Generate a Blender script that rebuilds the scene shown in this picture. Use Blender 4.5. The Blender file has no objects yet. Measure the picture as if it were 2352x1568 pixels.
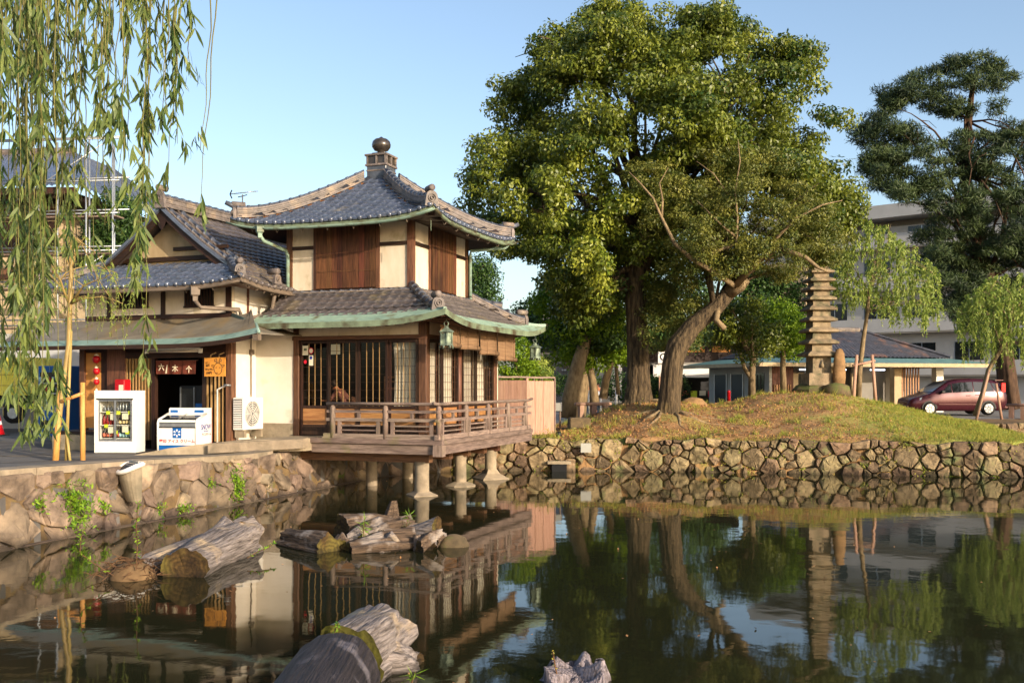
import bpy, math, random
import numpy as np
from mathutils import Vector, Matrix
R = math.radians
random.seed(7)
rng = np.random.default_rng(7)
scene = bpy.context.scene
col = scene.collection

# ---------------------------------------------------------------- camera, sky, sun, exposure
EYE = 2.8            # eye height above the pond water (z = 0)
cam_data = bpy.data.cameras.new("camera")
cam_data.lens = 35.0; cam_data.sensor_width = 36.0
cam_data.shift_y = 0.043
cam_data.clip_start = 0.1; cam_data.clip_end = 3000
cam = bpy.data.objects.new("camera", cam_data); col.objects.link(cam)
cam.location = (0, 0, EYE); cam.rotation_euler = (R(90), 0, 0)
scene.camera = cam

SUN_AZ = R(-48.0)    # horizontal direction towards the sun, from +X
SUN_EL = R(15.5)
world = bpy.data.worlds.new("World"); scene.world = world; world.use_nodes = True
wn = world.node_tree
bg = wn.nodes["Background"]
sky = wn.nodes.new("ShaderNodeTexSky"); sky.sky_type = 'NISHITA'; sky.sun_disc = False
sky.sun_elevation = SUN_EL
sky.sun_rotation = math.pi / 2 - SUN_AZ
sky.air_density = 0.9; sky.dust_density = 2.1; sky.ozone_density = 0.9
wn.links.new(sky.outputs[0], bg.inputs[0]); bg.inputs[1].default_value = 0.145
sun_data = bpy.data.lights.new("sun", 'SUN'); sun_data.energy = 3.3; sun_data.angle = R(0.6)
sun_data.color = (1.0, 0.845, 0.66)
sun = bpy.data.objects.new("sun", sun_data); col.objects.link(sun)
sd = Vector((math.cos(SUN_AZ) * math.cos(SUN_EL), math.sin(SUN_AZ) * math.cos(SUN_EL), math.sin(SUN_EL)))
sun.rotation_euler = sd.to_track_quat('Z', 'Y').to_euler(); sun.location = sd * 100
scene.view_settings.view_transform = 'Standard'; scene.view_settings.look = 'None'
scene.view_settings.gamma = 1.0; scene.view_settings.use_curve_mapping = False
scene.view_settings.exposure = 0.95
scene.cycles.use_denoising = True
scene.cycles.max_bounces = 6; scene.cycles.transparent_max_bounces = 12

# ---------------------------------------------------------------- helpers
def lin(h):
    h = h.lstrip('#'); c = [int(h[i:i + 2], 16) / 255 for i in (0, 2, 4)]
    return tuple(((x / 12.92) if x <= .04045 else ((x + .055) / 1.055) ** 2.4) for x in c) + (1,)

MATS = {}
def mat(name, c1, c2=None, scale=4.0, rough=.75, bump=0.0, bscale=None, coord='pos', stretch=(1, 1, 1), rand=0.0,
        spec=.35, metal=0.0, tint=False, trans=0.0, detail=5, c3=None, c3scale=.7, c3lo=.55, c3hi=.68, transcol=None):
    """Procedural principled material: two colours mixed by noise, an optional third in patches, per-object variation, bump."""
    m = bpy.data.materials.new(name); m.use_nodes = True; MATS[name] = m
    nt = m.node_tree; n = nt.nodes; L = nt.links.new
    p = n["Principled BSDF"]; p.inputs["Roughness"].default_value = rough
    p.inputs["Specular IOR Level"].default_value = spec; p.inputs["Metallic"].default_value = metal
    c1 = lin(c1) if isinstance(c1, str) else tuple(c1) + (1,)
    c2 = c1 if c2 is None else (lin(c2) if isinstance(c2, str) else tuple(c2) + (1,))
    if coord == 'pos':
        g = n.new("ShaderNodeNewGeometry"); vec = g.outputs["Position"]
    else:
        g = n.new("ShaderNodeTexCoord"); vec = g.outputs["Object"]
    mp = n.new("ShaderNodeMapping"); mp.inputs["Scale"].default_value = stretch; L(vec, mp.inputs[0])
    no = n.new("ShaderNodeTexNoise"); no.inputs["Scale"].default_value = scale; no.inputs["Detail"].default_value = detail
    no.inputs["Roughness"].default_value = .65
    L(mp.outputs[0], no.inputs["Vector"])
    rp = n.new("ShaderNodeMapRange"); rp.inputs[1].default_value = .32; rp.inputs[2].default_value = .68; L(no.outputs[0], rp.inputs[0])
    mx = n.new("ShaderNodeMix"); mx.data_type = 'RGBA'; mx.inputs[6].default_value = c1; mx.inputs[7].default_value = c2
    if tint:
        at = n.new("ShaderNodeAttribute"); at.attribute_name = "tint"
        L(at.outputs["Fac"], mx.inputs[0])
    else:
        L(rp.outputs[0], mx.inputs[0])
    out = mx.outputs[2]
    if c3 is not None:
        n3 = n.new("ShaderNodeTexNoise"); n3.inputs["Scale"].default_value = c3scale; n3.inputs["Detail"].default_value = 6
        L(vec, n3.inputs["Vector"])
        r3 = n.new("ShaderNodeMapRange"); r3.inputs[1].default_value = c3lo; r3.inputs[2].default_value = c3hi; L(n3.outputs[0], r3.inputs[0])
        m3 = n.new("ShaderNodeMix"); m3.data_type = 'RGBA'; m3.inputs[7].default_value = lin(c3) if isinstance(c3, str) else tuple(c3) + (1,)
        L(out, m3.inputs[6]); L(r3.outputs[0], m3.inputs[0]); out = m3.outputs[2]
    if rand:
        oi = n.new("ShaderNodeObjectInfo"); mr = n.new("ShaderNodeMapRange")
        mr.inputs[3].default_value = 1 - rand; mr.inputs[4].default_value = 1 + rand; L(oi.outputs["Random"], mr.inputs[0])
        hs = n.new("ShaderNodeHueSaturation"); L(out, hs.inputs["Color"]); L(mr.outputs[0], hs.inputs["Value"])
        m2 = n.new("ShaderNodeMath"); m2.operation = 'MULTIPLY_ADD'; m2.inputs[1].default_value = 37.7; m2.inputs[2].default_value = 0
        fr = n.new("ShaderNodeMath"); fr.operation = 'FRACT'; L(oi.outputs["Random"], m2.inputs[0]); L(m2.outputs[0], fr.inputs[0])
        mh = n.new("ShaderNodeMapRange"); mh.inputs[3].default_value = .5 - rand * .055; mh.inputs[4].default_value = .5 + rand * .04
        L(fr.outputs[0], mh.inputs[0]); L(mh.outputs[0], hs.inputs["Hue"]); out = hs.outputs[0]
    L(out, p.inputs["Base Color"])
    if bump:
        nb = n.new("ShaderNodeTexNoise"); nb.inputs["Scale"].default_value = bscale or scale * 2; nb.inputs["Detail"].default_value = 6
        L(mp.outputs[0], nb.inputs["Vector"])
        bp = n.new("ShaderNodeBump"); bp.inputs["Strength"].default_value = min(bump, 1.0); bp.inputs["Distance"].default_value = .03 * max(1, bump)
        L(nb.outputs[0], bp.inputs["Height"]); L(bp.outputs[0], p.inputs["Normal"])
    if trans:
        t = n.new("ShaderNodeBsdfTranslucent"); ms = n.new("ShaderNodeMixShader"); ms.inputs[0].default_value = trans
        if transcol:
            t.inputs[0].default_value = lin(transcol)
        else:
            L(out, t.inputs[0])
        o = n["Material Output"]; L(p.outputs[0], ms.inputs[1]); L(t.outputs[0], ms.inputs[2]); L(ms.outputs[0], o.inputs[0])
    return m

def glass_mat(name, tint, refl=.12, rough=.02):
    m = bpy.data.materials.new(name); m.use_nodes = True; MATS[name] = m
    nt = m.node_tree; n = nt.nodes; L = nt.links.new
    n.remove(n["Principled BSDF"])
    tr = n.new("ShaderNodeBsdfTransparent"); tr.inputs[0].default_value = tuple(tint) + (1,)
    gl = n.new("ShaderNodeBsdfGlossy"); gl.inputs["Roughness"].default_value = rough
    fr = n.new("ShaderNodeLayerWeight"); fr.inputs[0].default_value = .5
    pw = n.new("ShaderNodeMath"); pw.operation = 'POWER'; pw.inputs[1].default_value = 4; L(fr.outputs["Facing"], pw.inputs[0])
    ad = n.new("ShaderNodeMath"); ad.operation = 'MULTIPLY_ADD'; ad.inputs[1].default_value = .5; ad.inputs[2].default_value = refl; ad.use_clamp = True
    L(pw.outputs[0], ad.inputs[0])
    mx = n.new("ShaderNodeMixShader"); L(ad.outputs[0], mx.inputs[0])
    L(tr.outputs[0], mx.inputs[1]); L(gl.outputs[0], mx.inputs[2]); L(mx.outputs[0], n["Material Output"].inputs[0])
    return m

def emit_mat(name, c, s):
    m = mat(name, c); p = m.node_tree.nodes["Principled BSDF"]
    p.inputs["Emission Color"].default_value = lin(c); p.inputs["Emission Strength"].default_value = s
    return m

def link(o, parent=None):
    col.objects.link(o)
    if parent is not None: o.parent = parent
    return o

def tag(o, label=None, cat=None, group=None, kind=None):
    if label: o["label"] = label
    if cat: o["category"] = cat
    if group: o["group"] = group
    if kind: o["kind"] = kind
    return o

def thing(name, label, cat, loc=(0, 0, 0), rz=0.0, group=None):
    o = bpy.data.objects.new(name, None); o.empty_display_size = .2; col.objects.link(o)
    o.location = loc; o.rotation_euler = (0, 0, rz)
    return tag(o, label, cat, group, "thing")

def setmat(me, m):
    if isinstance(m, (list, tuple)):
        for x in m: me.materials.append(MATS[x])
    elif m: me.materials.append(MATS[m])

def mesh(name, V, Fc, m, parent=None, smooth=False):
    me = bpy.data.meshes.new(name); me.from_pydata([tuple(v) for v in V], [], Fc)
    setmat(me, m)
    if smooth: me.polygons.foreach_set("use_smooth", [True] * len(me.polygons))
    me.update()
    return link(bpy.data.objects.new(name, me), parent)

def npmesh(name, V, Q, m, parent=None, tint=None, smooth=False):
    """Fast mesh from numpy arrays: V (n,3), Q (m,k)."""
    V = np.asarray(V, np.float32); Q = np.asarray(Q, np.int32); k = Q.shape[1]
    me = bpy.data.meshes.new(name)
    me.vertices.add(len(V)); me.vertices.foreach_set("co", V.ravel())
    me.loops.add(Q.size); me.loops.foreach_set("vertex_index", Q.ravel())
    me.polygons.add(len(Q)); me.polygons.foreach_set("loop_start", np.arange(0, Q.size, k, dtype=np.int32))
    if smooth: me.polygons.foreach_set("use_smooth", np.ones(len(Q), bool))
    if tint is not None:
        a = me.attributes.new("tint", 'FLOAT', 'POINT'); a.data.foreach_set("value", np.asarray(tint, np.float32))
    setmat(me, m); me.update(calc_edges=True)
    return link(bpy.data.objects.new(name, me), parent)

BF = [(0, 3, 2, 1), (4, 5, 6, 7), (0, 1, 5, 4), (1, 2, 6, 5), (2, 3, 7, 6), (3, 0, 4, 7)]
def boxv(x0, x1, y0, y1, z0, z1):
    return [(x0, y0, z0), (x1, y0, z0), (x1, y1, z0), (x0, y1, z0), (x0, y0, z1), (x1, y0, z1), (x1, y1, z1), (x0, y1, z1)]
def box(name, parent, x0, x1, y0, y1, z0, z1, m, bev=0.0):
    x0, x1 = min(x0, x1), max(x0, x1); y0, y1 = min(y0, y1), max(y0, y1); z0, z1 = min(z0, z1), max(z0, z1)
    if not bev: return mesh(name, boxv(x0, x1, y0, y1, z0, z1), BF, m, parent)
    b = bev; V = []; Fc = []
    for z, e in ((z0, b), (z0 + b, 0), (z1 - b, 0), (z1, b)):
        ch = b if e == 0 else b * 1.3
        xa, xb, ya, yb = x0 + e, x1 - e, y0 + e, y1 - e
        c = b * .7
        V += [(xa + c, ya, z), (xb - c, ya, z), (xb, ya + c, z), (xb, yb - c, z), (xb - c, yb, z), (xa + c, yb, z), (xa, yb - c, z), (xa, ya + c, z)]
    for k in range(3):
        for i in range(8):
            j = (i + 1) % 8; Fc.append((k * 8 + i, k * 8 + j, k * 8 + 8 + j, k * 8 + 8 + i))
    Fc.append(tuple(reversed(range(8)))); Fc.append(tuple(range(24, 32)))
    return mesh(name, V, Fc, m, parent)

class MB:
    """Collects primitive shapes into one mesh."""
    def __init__(s): s.V = []; s.F = []
    def add(s, V, Fc):
        o = len(s.V); s.V += [tuple(v) for v in V]; s.F += [tuple(i + o for i in f) for f in Fc]; return s
    def box(s, *a): return s.add(boxv(*a), BF)
    def tube(s, *a, **k): return s.add(*tubev(*a, **k))
    def lathe(s, *a, **k): return s.add(*lathev(*a, **k))
    def build(s, name, m, parent=None, smooth=False): return mesh(name, s.V, s.F, m, parent, smooth)

def tubev(path, rad, n=8, cap=True, twist=0.0, squash=1.0):
    path = [Vector(p) for p in path]
    if not isinstance(rad, (list, tuple)): rad = [rad] * len(path)
    V = []; Fc = []
    t0 = (path[1] - path[0]).normalized()
    ref = Vector((0, 0, 1)) if abs(t0.z) < .9 else Vector((1, 0, 0))
    u = t0.cross(ref).normalized()
    for i, p in enumerate(path):
        t = (path[min(i + 1, len(path) - 1)] - path[max(i - 1, 0)]).normalized()
        u = (u - t * u.dot(t)).normalized(); w = t.cross(u)
        for k in range(n):
            a = 2 * math.pi * k / n + twist * i
            V.append(p + (u * math.cos(a) + w * math.sin(a) * squash) * rad[i])
    for i in range(len(path) - 1):
        for k in range(n):
            j = (k + 1) % n; Fc.append((i * n + k, i * n + j, i * n + n + j, i * n + n + k))
    if cap:
        Fc.append(tuple(reversed(range(n)))); Fc.append(tuple(range((len(path) - 1) * n, len(path) * n)))
    return V, Fc
def tube(name, parent, path, rad, m, n=8, smooth=True, **k):
    return mesh(name, *tubev(path, rad, n, **k), m, parent, smooth)
def lathev(prof, c=(0, 0, 0), n=16):
    V = []; Fc = []
    for r, z in prof:
        for k in range(n):
            a = 2 * math.pi * k / n; V.append((c[0] + r * math.cos(a), c[1] + r * math.sin(a), c[2] + z))
    for i in range(len(prof) - 1):
        for k in range(n):
            j = (k + 1) % n; Fc.append((i * n + k, i * n + j, i * n + n + j, i * n + n + k))
    Fc.append(tuple(reversed(range(n)))); Fc.append(tuple(range((len(prof) - 1) * n, len(prof) * n)))
    return V, Fc
def lathe(name, parent, prof, m, c=(0, 0, 0), n=16, smooth=True):
    return mesh(name, *lathev(prof, c, n), m, parent, smooth)
def sweepv(path, prof, closed=True):
    """Sweep a profile (list of (side, up)) along a path, side horizontal and up = +Z."""
    path = [Vector(p) for p in path]; V = []; Fc = []; n = len(prof)
    for i, p in enumerate(path):
        t = path[min(i + 1, len(path) - 1)] - path[max(i - 1, 0)]
        s = Vector((t.y, -t.x, 0)).normalized()
        for a, b in prof: V.append(p + s * a + Vector((0, 0, b)))
    m_ = n if closed else n - 1
    for i in range(len(path) - 1):
        for k in range(m_):
            j = (k + 1) % n; Fc.append((i * n + k, i * n + n + k, i * n + n + j, i * n + j))
    if closed: Fc.append(tuple(range(n))); Fc.append(tuple(reversed(range((len(path) - 1) * n, len(path) * n))))
    return V, Fc
def sweep(name, parent, path, prof, m, closed=True, smooth=False):
    return mesh(name, *sweepv(path, prof, closed), m, parent, smooth)
def patch(name, parent, fn, ns, nt, m, smooth=True):
    V = [fn(i / ns, j / nt) for j in range(nt + 1) for i in range(ns + 1)]
    Fc = [(j * (ns + 1) + i, j * (ns + 1) + i + 1, (j + 1) * (ns + 1) + i + 1, (j + 1) * (ns + 1) + i) for j in range(nt) for i in range(ns)]
    return mesh(name, V, Fc, m, parent, smooth)
def text(name, parent, s, size, loc, rot, m, ext=.002, align='CENTER', bold=0.0):
    cu = bpy.data.curves.new(name, 'FONT'); cu.body = s; cu.size = size; cu.extrude = ext; cu.align_x = align; cu.align_y = 'CENTER'
    cu.offset = bold; cu.materials.append(MATS[m])
    tmp = bpy.data.objects.new(name, cu); col.objects.link(tmp)
    me = bpy.data.meshes.new_from_object(tmp.evaluated_get(bpy.context.evaluated_depsgraph_get())); me.name = name
    bpy.data.objects.remove(tmp); bpy.data.curves.remove(cu)
    o = bpy.data.objects.new(name, me); o.location = loc; o.rotation_euler = rot
    return link(o, parent)
def copy_tree(o, parent=None):
    c = o.copy(); col.objects.link(c); c.parent = parent
    for ch in o.children: copy_tree(ch, c)
    return c

F_PX = 2287.0
def at(px, py, d):
    """Point of the place seen at (px, py) of a 2352x1568 picture at distance d along the view axis."""
    return Vector(((px - 1176) / F_PX * d, d, EYE + (885 - py) / F_PX * d))

# ---------------------------------------------------------------- materials
mat("plaster", "#d6c9b6", "#c4b49a", scale=1.6, rough=.9, bump=.08, bscale=14, stretch=(1.6, 1.6, .5), c3="#a29272", c3scale=2.6, c3lo=.56, c3hi=.78)
mat("gable_plaster_shade", "#b09c7e", "#96815f", scale=1.6, rough=.9, stretch=(1.6, 1.6, .5))  # plaster darkened in colour to stand in for shade on the gable
mat("plaster_white", "#dad2c6", "#ccc2b2", scale=1.0, rough=.9, bump=.05, bscale=16, c3="#b3a68f", c3scale=1.8, c3lo=.6, c3hi=.8)
mat("drift_brown", "#6e5a48", "#2b2119", scale=3.6, rough=.85, coord='obj', stretch=(7, .8, 7), bump=1.8, bscale=4.5, c3="#8f8379", c3scale=3, c3lo=.52, c3hi=.66)
mat("drift_v", "#a89ca0", "#453b38", scale=3.6, rough=.85, coord='obj', stretch=(9, 9, .6), bump=1.8, bscale=4.5, c3="#b09a7c", c3scale=2.2, c3lo=.58, c3hi=.74)
mat("wood_dark", "#3a2416", "#1d120c", scale=3, rough=.6, coord='obj', stretch=(8, 8, 1), rand=.25, bump=.2, bscale=6)
mat("wood_darkx", "#3a2416", "#1d120c", scale=3, rough=.6, coord='obj', stretch=(1, 8, 8), rand=.2, bump=.2, bscale=6)
mat("wood_darky", "#3a2416", "#1d120c", scale=3, rough=.6, coord='obj', stretch=(8, 1, 8), rand=.2, bump=.2, bscale=6)
mat("wood_board", "#6b432a", "#38200f", scale=2.2, rough=.62, coord='obj', stretch=(9, 9, .7), rand=.3, bump=.25, bscale=5, c3="#26130a", c3scale=.9, c3lo=.5, c3hi=.75)
mat("wood_red", "#735039", "#452c1f", scale=2.6, rough=.55, coord='obj', stretch=(8, 8, .8), rand=.2, bump=.2, bscale=5)
mat("wood_redx", "#735039", "#452c1f", scale=2.6, rough=.55, coord='obj', stretch=(.8, 8, 8), rand=.2, bump=.2, bscale=5)
mat("wood_redy", "#735039", "#452c1f", scale=2.6, rough=.55, coord='obj', stretch=(8, .8, 8), rand=.2, bump=.2, bscale=5)
mat("wood_panel", "#a87a4a", "#825632", scale=2.0, rough=.5, coord='obj', stretch=(.8, 4, 9), rand=.15, bump=.12, bscale=5)
mat("wood_grey", "#8a776a", "#584a42", scale=2.5, rough=.8, coord='obj', stretch=(9, 9, .9), rand=.2, bump=.35, bscale=5, c3="#6d6a3c", c3scale=1.1, c3lo=.62, c3hi=.75)
mat("wood_greyx", "#8d7a6d", "#584a42", scale=2.5, rough=.8, coord='obj', stretch=(.9, 9, 9), rand=.2, bump=.35, bscale=5, c3="#6d6a3c", c3scale=1.1, c3lo=.64, c3hi=.76)
mat("wood_greyy", "#8d7a6d", "#584a42", scale=2.5, rough=.8, coord='obj', stretch=(9, .9, 9), rand=.2, bump=.35, bscale=5, c3="#6d6a3c", c3scale=1.1, c3lo=.64, c3hi=.76)
mat("wood_pale", "#d09a58", "#b47c3c", scale=2.5, rough=.6, coord='obj', stretch=(9, 9, .9), rand=.1, bump=.1)
mat("bamboo", "#a38e56", "#86733f", scale=3, rough=.45, coord='obj', stretch=(4, 4, 1), rand=.15)
mat("fence_wood", "#b08d78", "#94705c", scale=2.2, rough=.8, coord='pos', stretch=(7, 7, .8), rand=.14, bump=.2, bscale=5)
mat("tile", "#565d6e", "#444955", scale=4, rough=.24, rand=.16, spec=.9, bump=.03, bscale=25, c3="#6a6458", c3scale=1.2, c3lo=.62, c3hi=.8)
mat("tile_brown", "#5f5856", "#46403f", scale=4, rough=.36, rand=.18, spec=.7, bump=.08, bscale=25, c3="#70654f", c3scale=1.6, c3lo=.55, c3hi=.72)
mat("tile_ridge", "#756b66", "#4f4844", scale=7, rough=.6, rand=.2, spec=.4, bump=.12, bscale=25, c3="#93806c", c3scale=2.4, c3lo=.52, c3hi=.72)
mat("tile_cap", "#565a64", "#3c3f48", scale=6, rough=.38, rand=.2, spec=.6)
mat("finial", "#4a433d", "#322d2a", scale=6, rough=.28, spec=.6, metal=.25)
mat("moss_mortar", "#a0672c", "#7c5026", scale=6, rough=.9)
mat("copper", "#869c8a", "#6b8376", scale=1.6, rough=.6, stretch=(1, 1, 3), spec=.4, c3="#5f5f48", c3scale=3.4, c3lo=.52, c3hi=.7, bump=.12, bscale=9)
mat("copper_dark", "#7a8a70", "#5c6450", scale=3, rough=.65, c3="#463d2b", c3scale=2.4, c3lo=.48, c3hi=.66, bump=.05)
mat("awning_metal", "#7f786c", "#5f594f", scale=1.3, rough=.5, stretch=(1, 3, 3), c3="#7c6a4c", c3scale=1.4, c3lo=.5, c3hi=.7)
mat("copper_blue", "#80988f", "#647c76", scale=2, rough=.5, c3="#46524a", c3scale=2.0, c3lo=.6, c3hi=.75)
mat("gutter_brown", "#76685a", "#584c41", scale=4, rough=.6)
mat("white_paint", "#dedad2", "#d2cdc3", scale=2, rough=.35, spec=.5, c3="#bdb09b", c3scale=1.6, c3lo=.64, c3hi=.8)
mat("white_side", "#e4e0da", "#dad5cd", scale=1.5, rough=.35, spec=.5)
mat("grey_metal", "#8d8f90", "#76787a", scale=5, rough=.35, metal=.6)
mat("steel", "#b4b6b8", "#9a9c9f", scale=5, rough=.3, metal=.8)
mat("black", "#0e0e10", "#161618", rough=.5)
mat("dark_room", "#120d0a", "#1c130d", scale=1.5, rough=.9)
mat("blue", "#0a57a0", "#0d4f90", rough=.35)
mat("blue_ink", "#1c2f86", "#1c2f86", rough=.5)
mat("red", "#b3121c", "#9a0e18", rough=.4)
mat("red_ink", "#c01f34", "#c01f34", rough=.5)
mat("ink", "#1a120c", "#1a120c", rough=.6)
mat("paper", "#d8d2bd", "#ccc5ae", rough=.8)
mat("cream_ink", "#d8c6a8", "#d8c6a8", rough=.8)
mat("yellow_tag", "#c9d43a", "#bccb30", rough=.6)
mat("noren", "#6d3526", "#552719", scale=5, rough=.9)
mat("sign_wood", "#cf8f3c", "#bd7c2f", scale=2, rough=.6, coord='obj', stretch=(1, 6, 6))
mat("bronze", "#6f7d6e", "#4a5248", scale=9, rough=.55, metal=.2, c3="#98a68e", c3scale=6, c3lo=.5, c3hi=.7)
mat("blind", "#a0805f", "#775a42", scale=2, rough=.8, coord='obj', stretch=(.6, .6, 40), bump=.5, bscale=6, trans=.15)
mat("curtain", "#e6dfcf", "#dad1be", scale=2, rough=.9, trans=.12)
mat("curtain_shade", "#c9c3b4", "#b4ac9c", scale=2, rough=.9, trans=.1)
mat("soil", "#7d6446", "#5f4a32", scale=2.4, rough=.95, bump=.5, bscale=9)
mat("asphalt", "#6d6862", "#585450", scale=3, rough=.9, bump=.2, bscale=60, c3="#4c4845", c3scale=.5, c3lo=.5, c3hi=.62)
mat("street", "#7c7a78", "#696866", scale=2, rough=.9)
mat("concrete", "#9b8c76", "#7d705d", scale=3, rough=.9, bump=.3, bscale=18, c3="#6a6252", c3scale=2, c3lo=.55, c3hi=.7, rand=.1)
mat("stone_far", "#8c795b", "#4c3f2d", scale=5, rough=.9, bump=.9, bscale=9, rand=.45, c3="#72754a", c3scale=1.6, c3lo=.57, c3hi=.7)
mat("stone_near", "#837260", "#473c33", scale=2.2, rough=.9, bump=.9, bscale=7, rand=.32, c3="#94806a", c3scale=1.5, c3lo=.54, c3hi=.66)
mat("mortar", "#75603f", "#564430", scale=4, rough=.95, bump=.6, bscale=12, c3="#55602e", c3scale=1.3, c3lo=.58, c3hi=.68)
mat("pagoda_stone", "#98876c", "#6a5c48", scale=4, rough=.92, bump=.6, bscale=11, c3="#575440", c3scale=2.2, c3lo=.5, c3hi=.66, rand=.1)
mat("rock", "#967650", "#6a5136", scale=3, rough=.9, bump=.7, bscale=7)
mat("rock_dark", "#6d5c44", "#473d2c", scale=3, rough=.9, bump=.7, bscale=7, c3="#5a6130", c3scale=2, c3lo=.5, c3hi=.65)
mat("bark", "#66563f", "#1f1811", scale=4.0, rough=.95, stretch=(3, 3, .55), bump=3.0, bscale=4.5, c3="#74623f", c3scale=1.2, c3lo=.58, c3hi=.74)
mat("bark_pale", "#8d7a5c", "#5e4e38", scale=4, rough=.9, stretch=(2, 2, .8), bump=.5)
mat("bark_pine", "#55402f", "#33241a", scale=3, rough=.95, stretch=(2, 2, .8), bump=.6)
mat("drift", "#978c86", "#3b322d", scale=3.6, rough=.85, coord='obj', stretch=(8, .5, 8), bump=1.6, bscale=4.5, c3="#b09a7c", c3scale=2.2, c3lo=.55, c3hi=.72)
mat("drift_end", "#54401f", "#291c0d", scale=5, rough=.9, bump=.8, bscale=10, c3="#5a4f22", c3scale=2, c3lo=.5, c3hi=.65)
mat("drift_dark", "#3d3638", "#171415", scale=3.2, rough=.62, coord='obj', stretch=(10, .5, 10), bump=2.0, bscale=4, c3="#6a6468", c3scale=3.5, c3lo=.57, c3hi=.72)  # dark wood, its colour also carrying the shade over the foreground log
mat("moss", "#5d5a1c", "#3a3512", scale=9, rough=.95, bump=1.0, bscale=14)
mat("twig", "#6a4d33", "#493422", scale=5, rough=.9)
mat("leaf_camphor", "#80882c", "#324a18", tint=True, rough=.45, trans=.3, spec=.45)
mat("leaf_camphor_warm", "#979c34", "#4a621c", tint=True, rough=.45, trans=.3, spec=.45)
mat("leaf_oak", "#838236", "#3e5020", tint=True, rough=.5, trans=.3, spec=.4)
mat("leaf_maple", "#86a01e", "#3c6014", tint=True, rough=.55, trans=.4)
mat("leaf_dark", "#4c682a", "#1f3a18", tint=True, rough=.55, trans=.2)
mat("leaf_willow", "#a4ae54", "#557828", tint=True, rough=.5, trans=.35)
mat("leaf_willow_near", "#828e4a", "#2e4a1e", tint=True, rough=.5, trans=.32, spec=.4)
mat("leaf_pine", "#4a5a2e", "#182a16", tint=True, rough=.6, trans=.12)
mat("grass_blade", "#b0a04c", "#6a8a2c", tint=True, rough=.7, trans=.3)
mat("weed", "#8fae2c", "#3d7014", tint=True, rough=.6, trans=.35)
mat("litter", "#c09060", "#7c5530", tint=True, rough=.9)
mat("stem", "#6d6a2e", "#54502a", rough=.7)
mat("car_red", "#481a24", "#431720", rough=.25, spec=.7, metal=.35)
mat("car_glass", "#10141a", "#10141a", rough=.06, spec=.9)
mat("tyre", "#141414", "#1c1c1c", rough=.8)
mat("lamp_red", "#c00c1c", "#c00c1c", rough=.2)
mat("building_white", "#b4b3b2", "#a4a3a1", scale=.5, rough=.9)
mat("building_grey", "#8f8a82", "#7c776f", scale=.6, rough=.9)
mat("window_dark", "#15181b", "#1e2226", scale=1, rough=.15, spec=.6)
mat("metal_roof", "#6f9490", "#57797a", scale=1.5, rough=.45, stretch=(3, 1, 1))
mat("restroof", "#4c4e58", "#363840", scale=3, rough=.5, c3="#76584a", c3scale=1.2, c3lo=.55, c3hi=.75)
mat("beige", "#b8a382", "#a48f6e", rough=.8)
mat("wall_shade", "#a5a49c", "#94938c", scale=1, rough=.9)
mat("orange_wall", "#c98d4c", "#b0763a", scale=2, rough=.8)
mat("truck_yellow", "#c9bf4a", "#b8ac3c", scale=2, rough=.5, c3="#8f8236", c3scale=2, c3lo=.62, c3hi=.75)
mat("scaffold", "#a9adb0", "#8d9194", rough=.4, metal=.6)
mat("skin", "#b87a58", "#a86a48", rough=.6)
mat("hair", "#1d130e", "#2a1b12", rough=.6)
mat("shirt_plaid", "#8a5a4c", "#5d3830", scale=14, rough=.9)
mat("trousers", "#23252c", "#1b1d22", rough=.9)
mat("shirt_white", "#c8ccd2", "#b4b8c0", rough=.9)
mat("bar_pale", "#a08258", "#84683f", scale=3, rough=.6)
glass_mat("glass", (.78, .78, .76), .03)
glass_mat("glass_case", (.85, .88, .86), .04)
def wet_foot(name, z0=.05, z1=.2, dark=.45):
    """Tide mark: stone stays damp and dark just above the waterline."""
    nt = MATS[name].node_tree; n = nt.nodes; L = nt.links.new; p = n["Principled BSDF"]; src = p.inputs["Base Color"].links[0].from_socket
    g = n.new("ShaderNodeNewGeometry"); s = n.new("ShaderNodeSeparateXYZ"); L(g.outputs["Position"], s.inputs[0])
    no = n.new("ShaderNodeTexNoise"); no.inputs["Scale"].default_value = 2.5; L(g.outputs["Position"], no.inputs[0])
    ma = n.new("ShaderNodeMath"); ma.operation = 'MULTIPLY_ADD'; ma.inputs[1].default_value = -.22; L(no.outputs[0], ma.inputs[0]); L(s.outputs[2], ma.inputs[2])
    mr = n.new("ShaderNodeMapRange"); mr.inputs[1].default_value = z0 - .12; mr.inputs[2].default_value = z1 - .12; mr.inputs[3].default_value = dark; mr.inputs[4].default_value = 1; L(ma.outputs[0], mr.inputs[0])
    hs = n.new("ShaderNodeHueSaturation"); L(src, hs.inputs["Color"]); L(mr.outputs[0], hs.inputs["Value"]); L(hs.outputs[0], p.inputs["Base Color"])
for k in ("stone_far", "stone_near", "mortar"): wet_foot(k)
for k in ("drift", "drift_brown", "drift_end"): wet_foot(k, .0, .1, .4)
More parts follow.
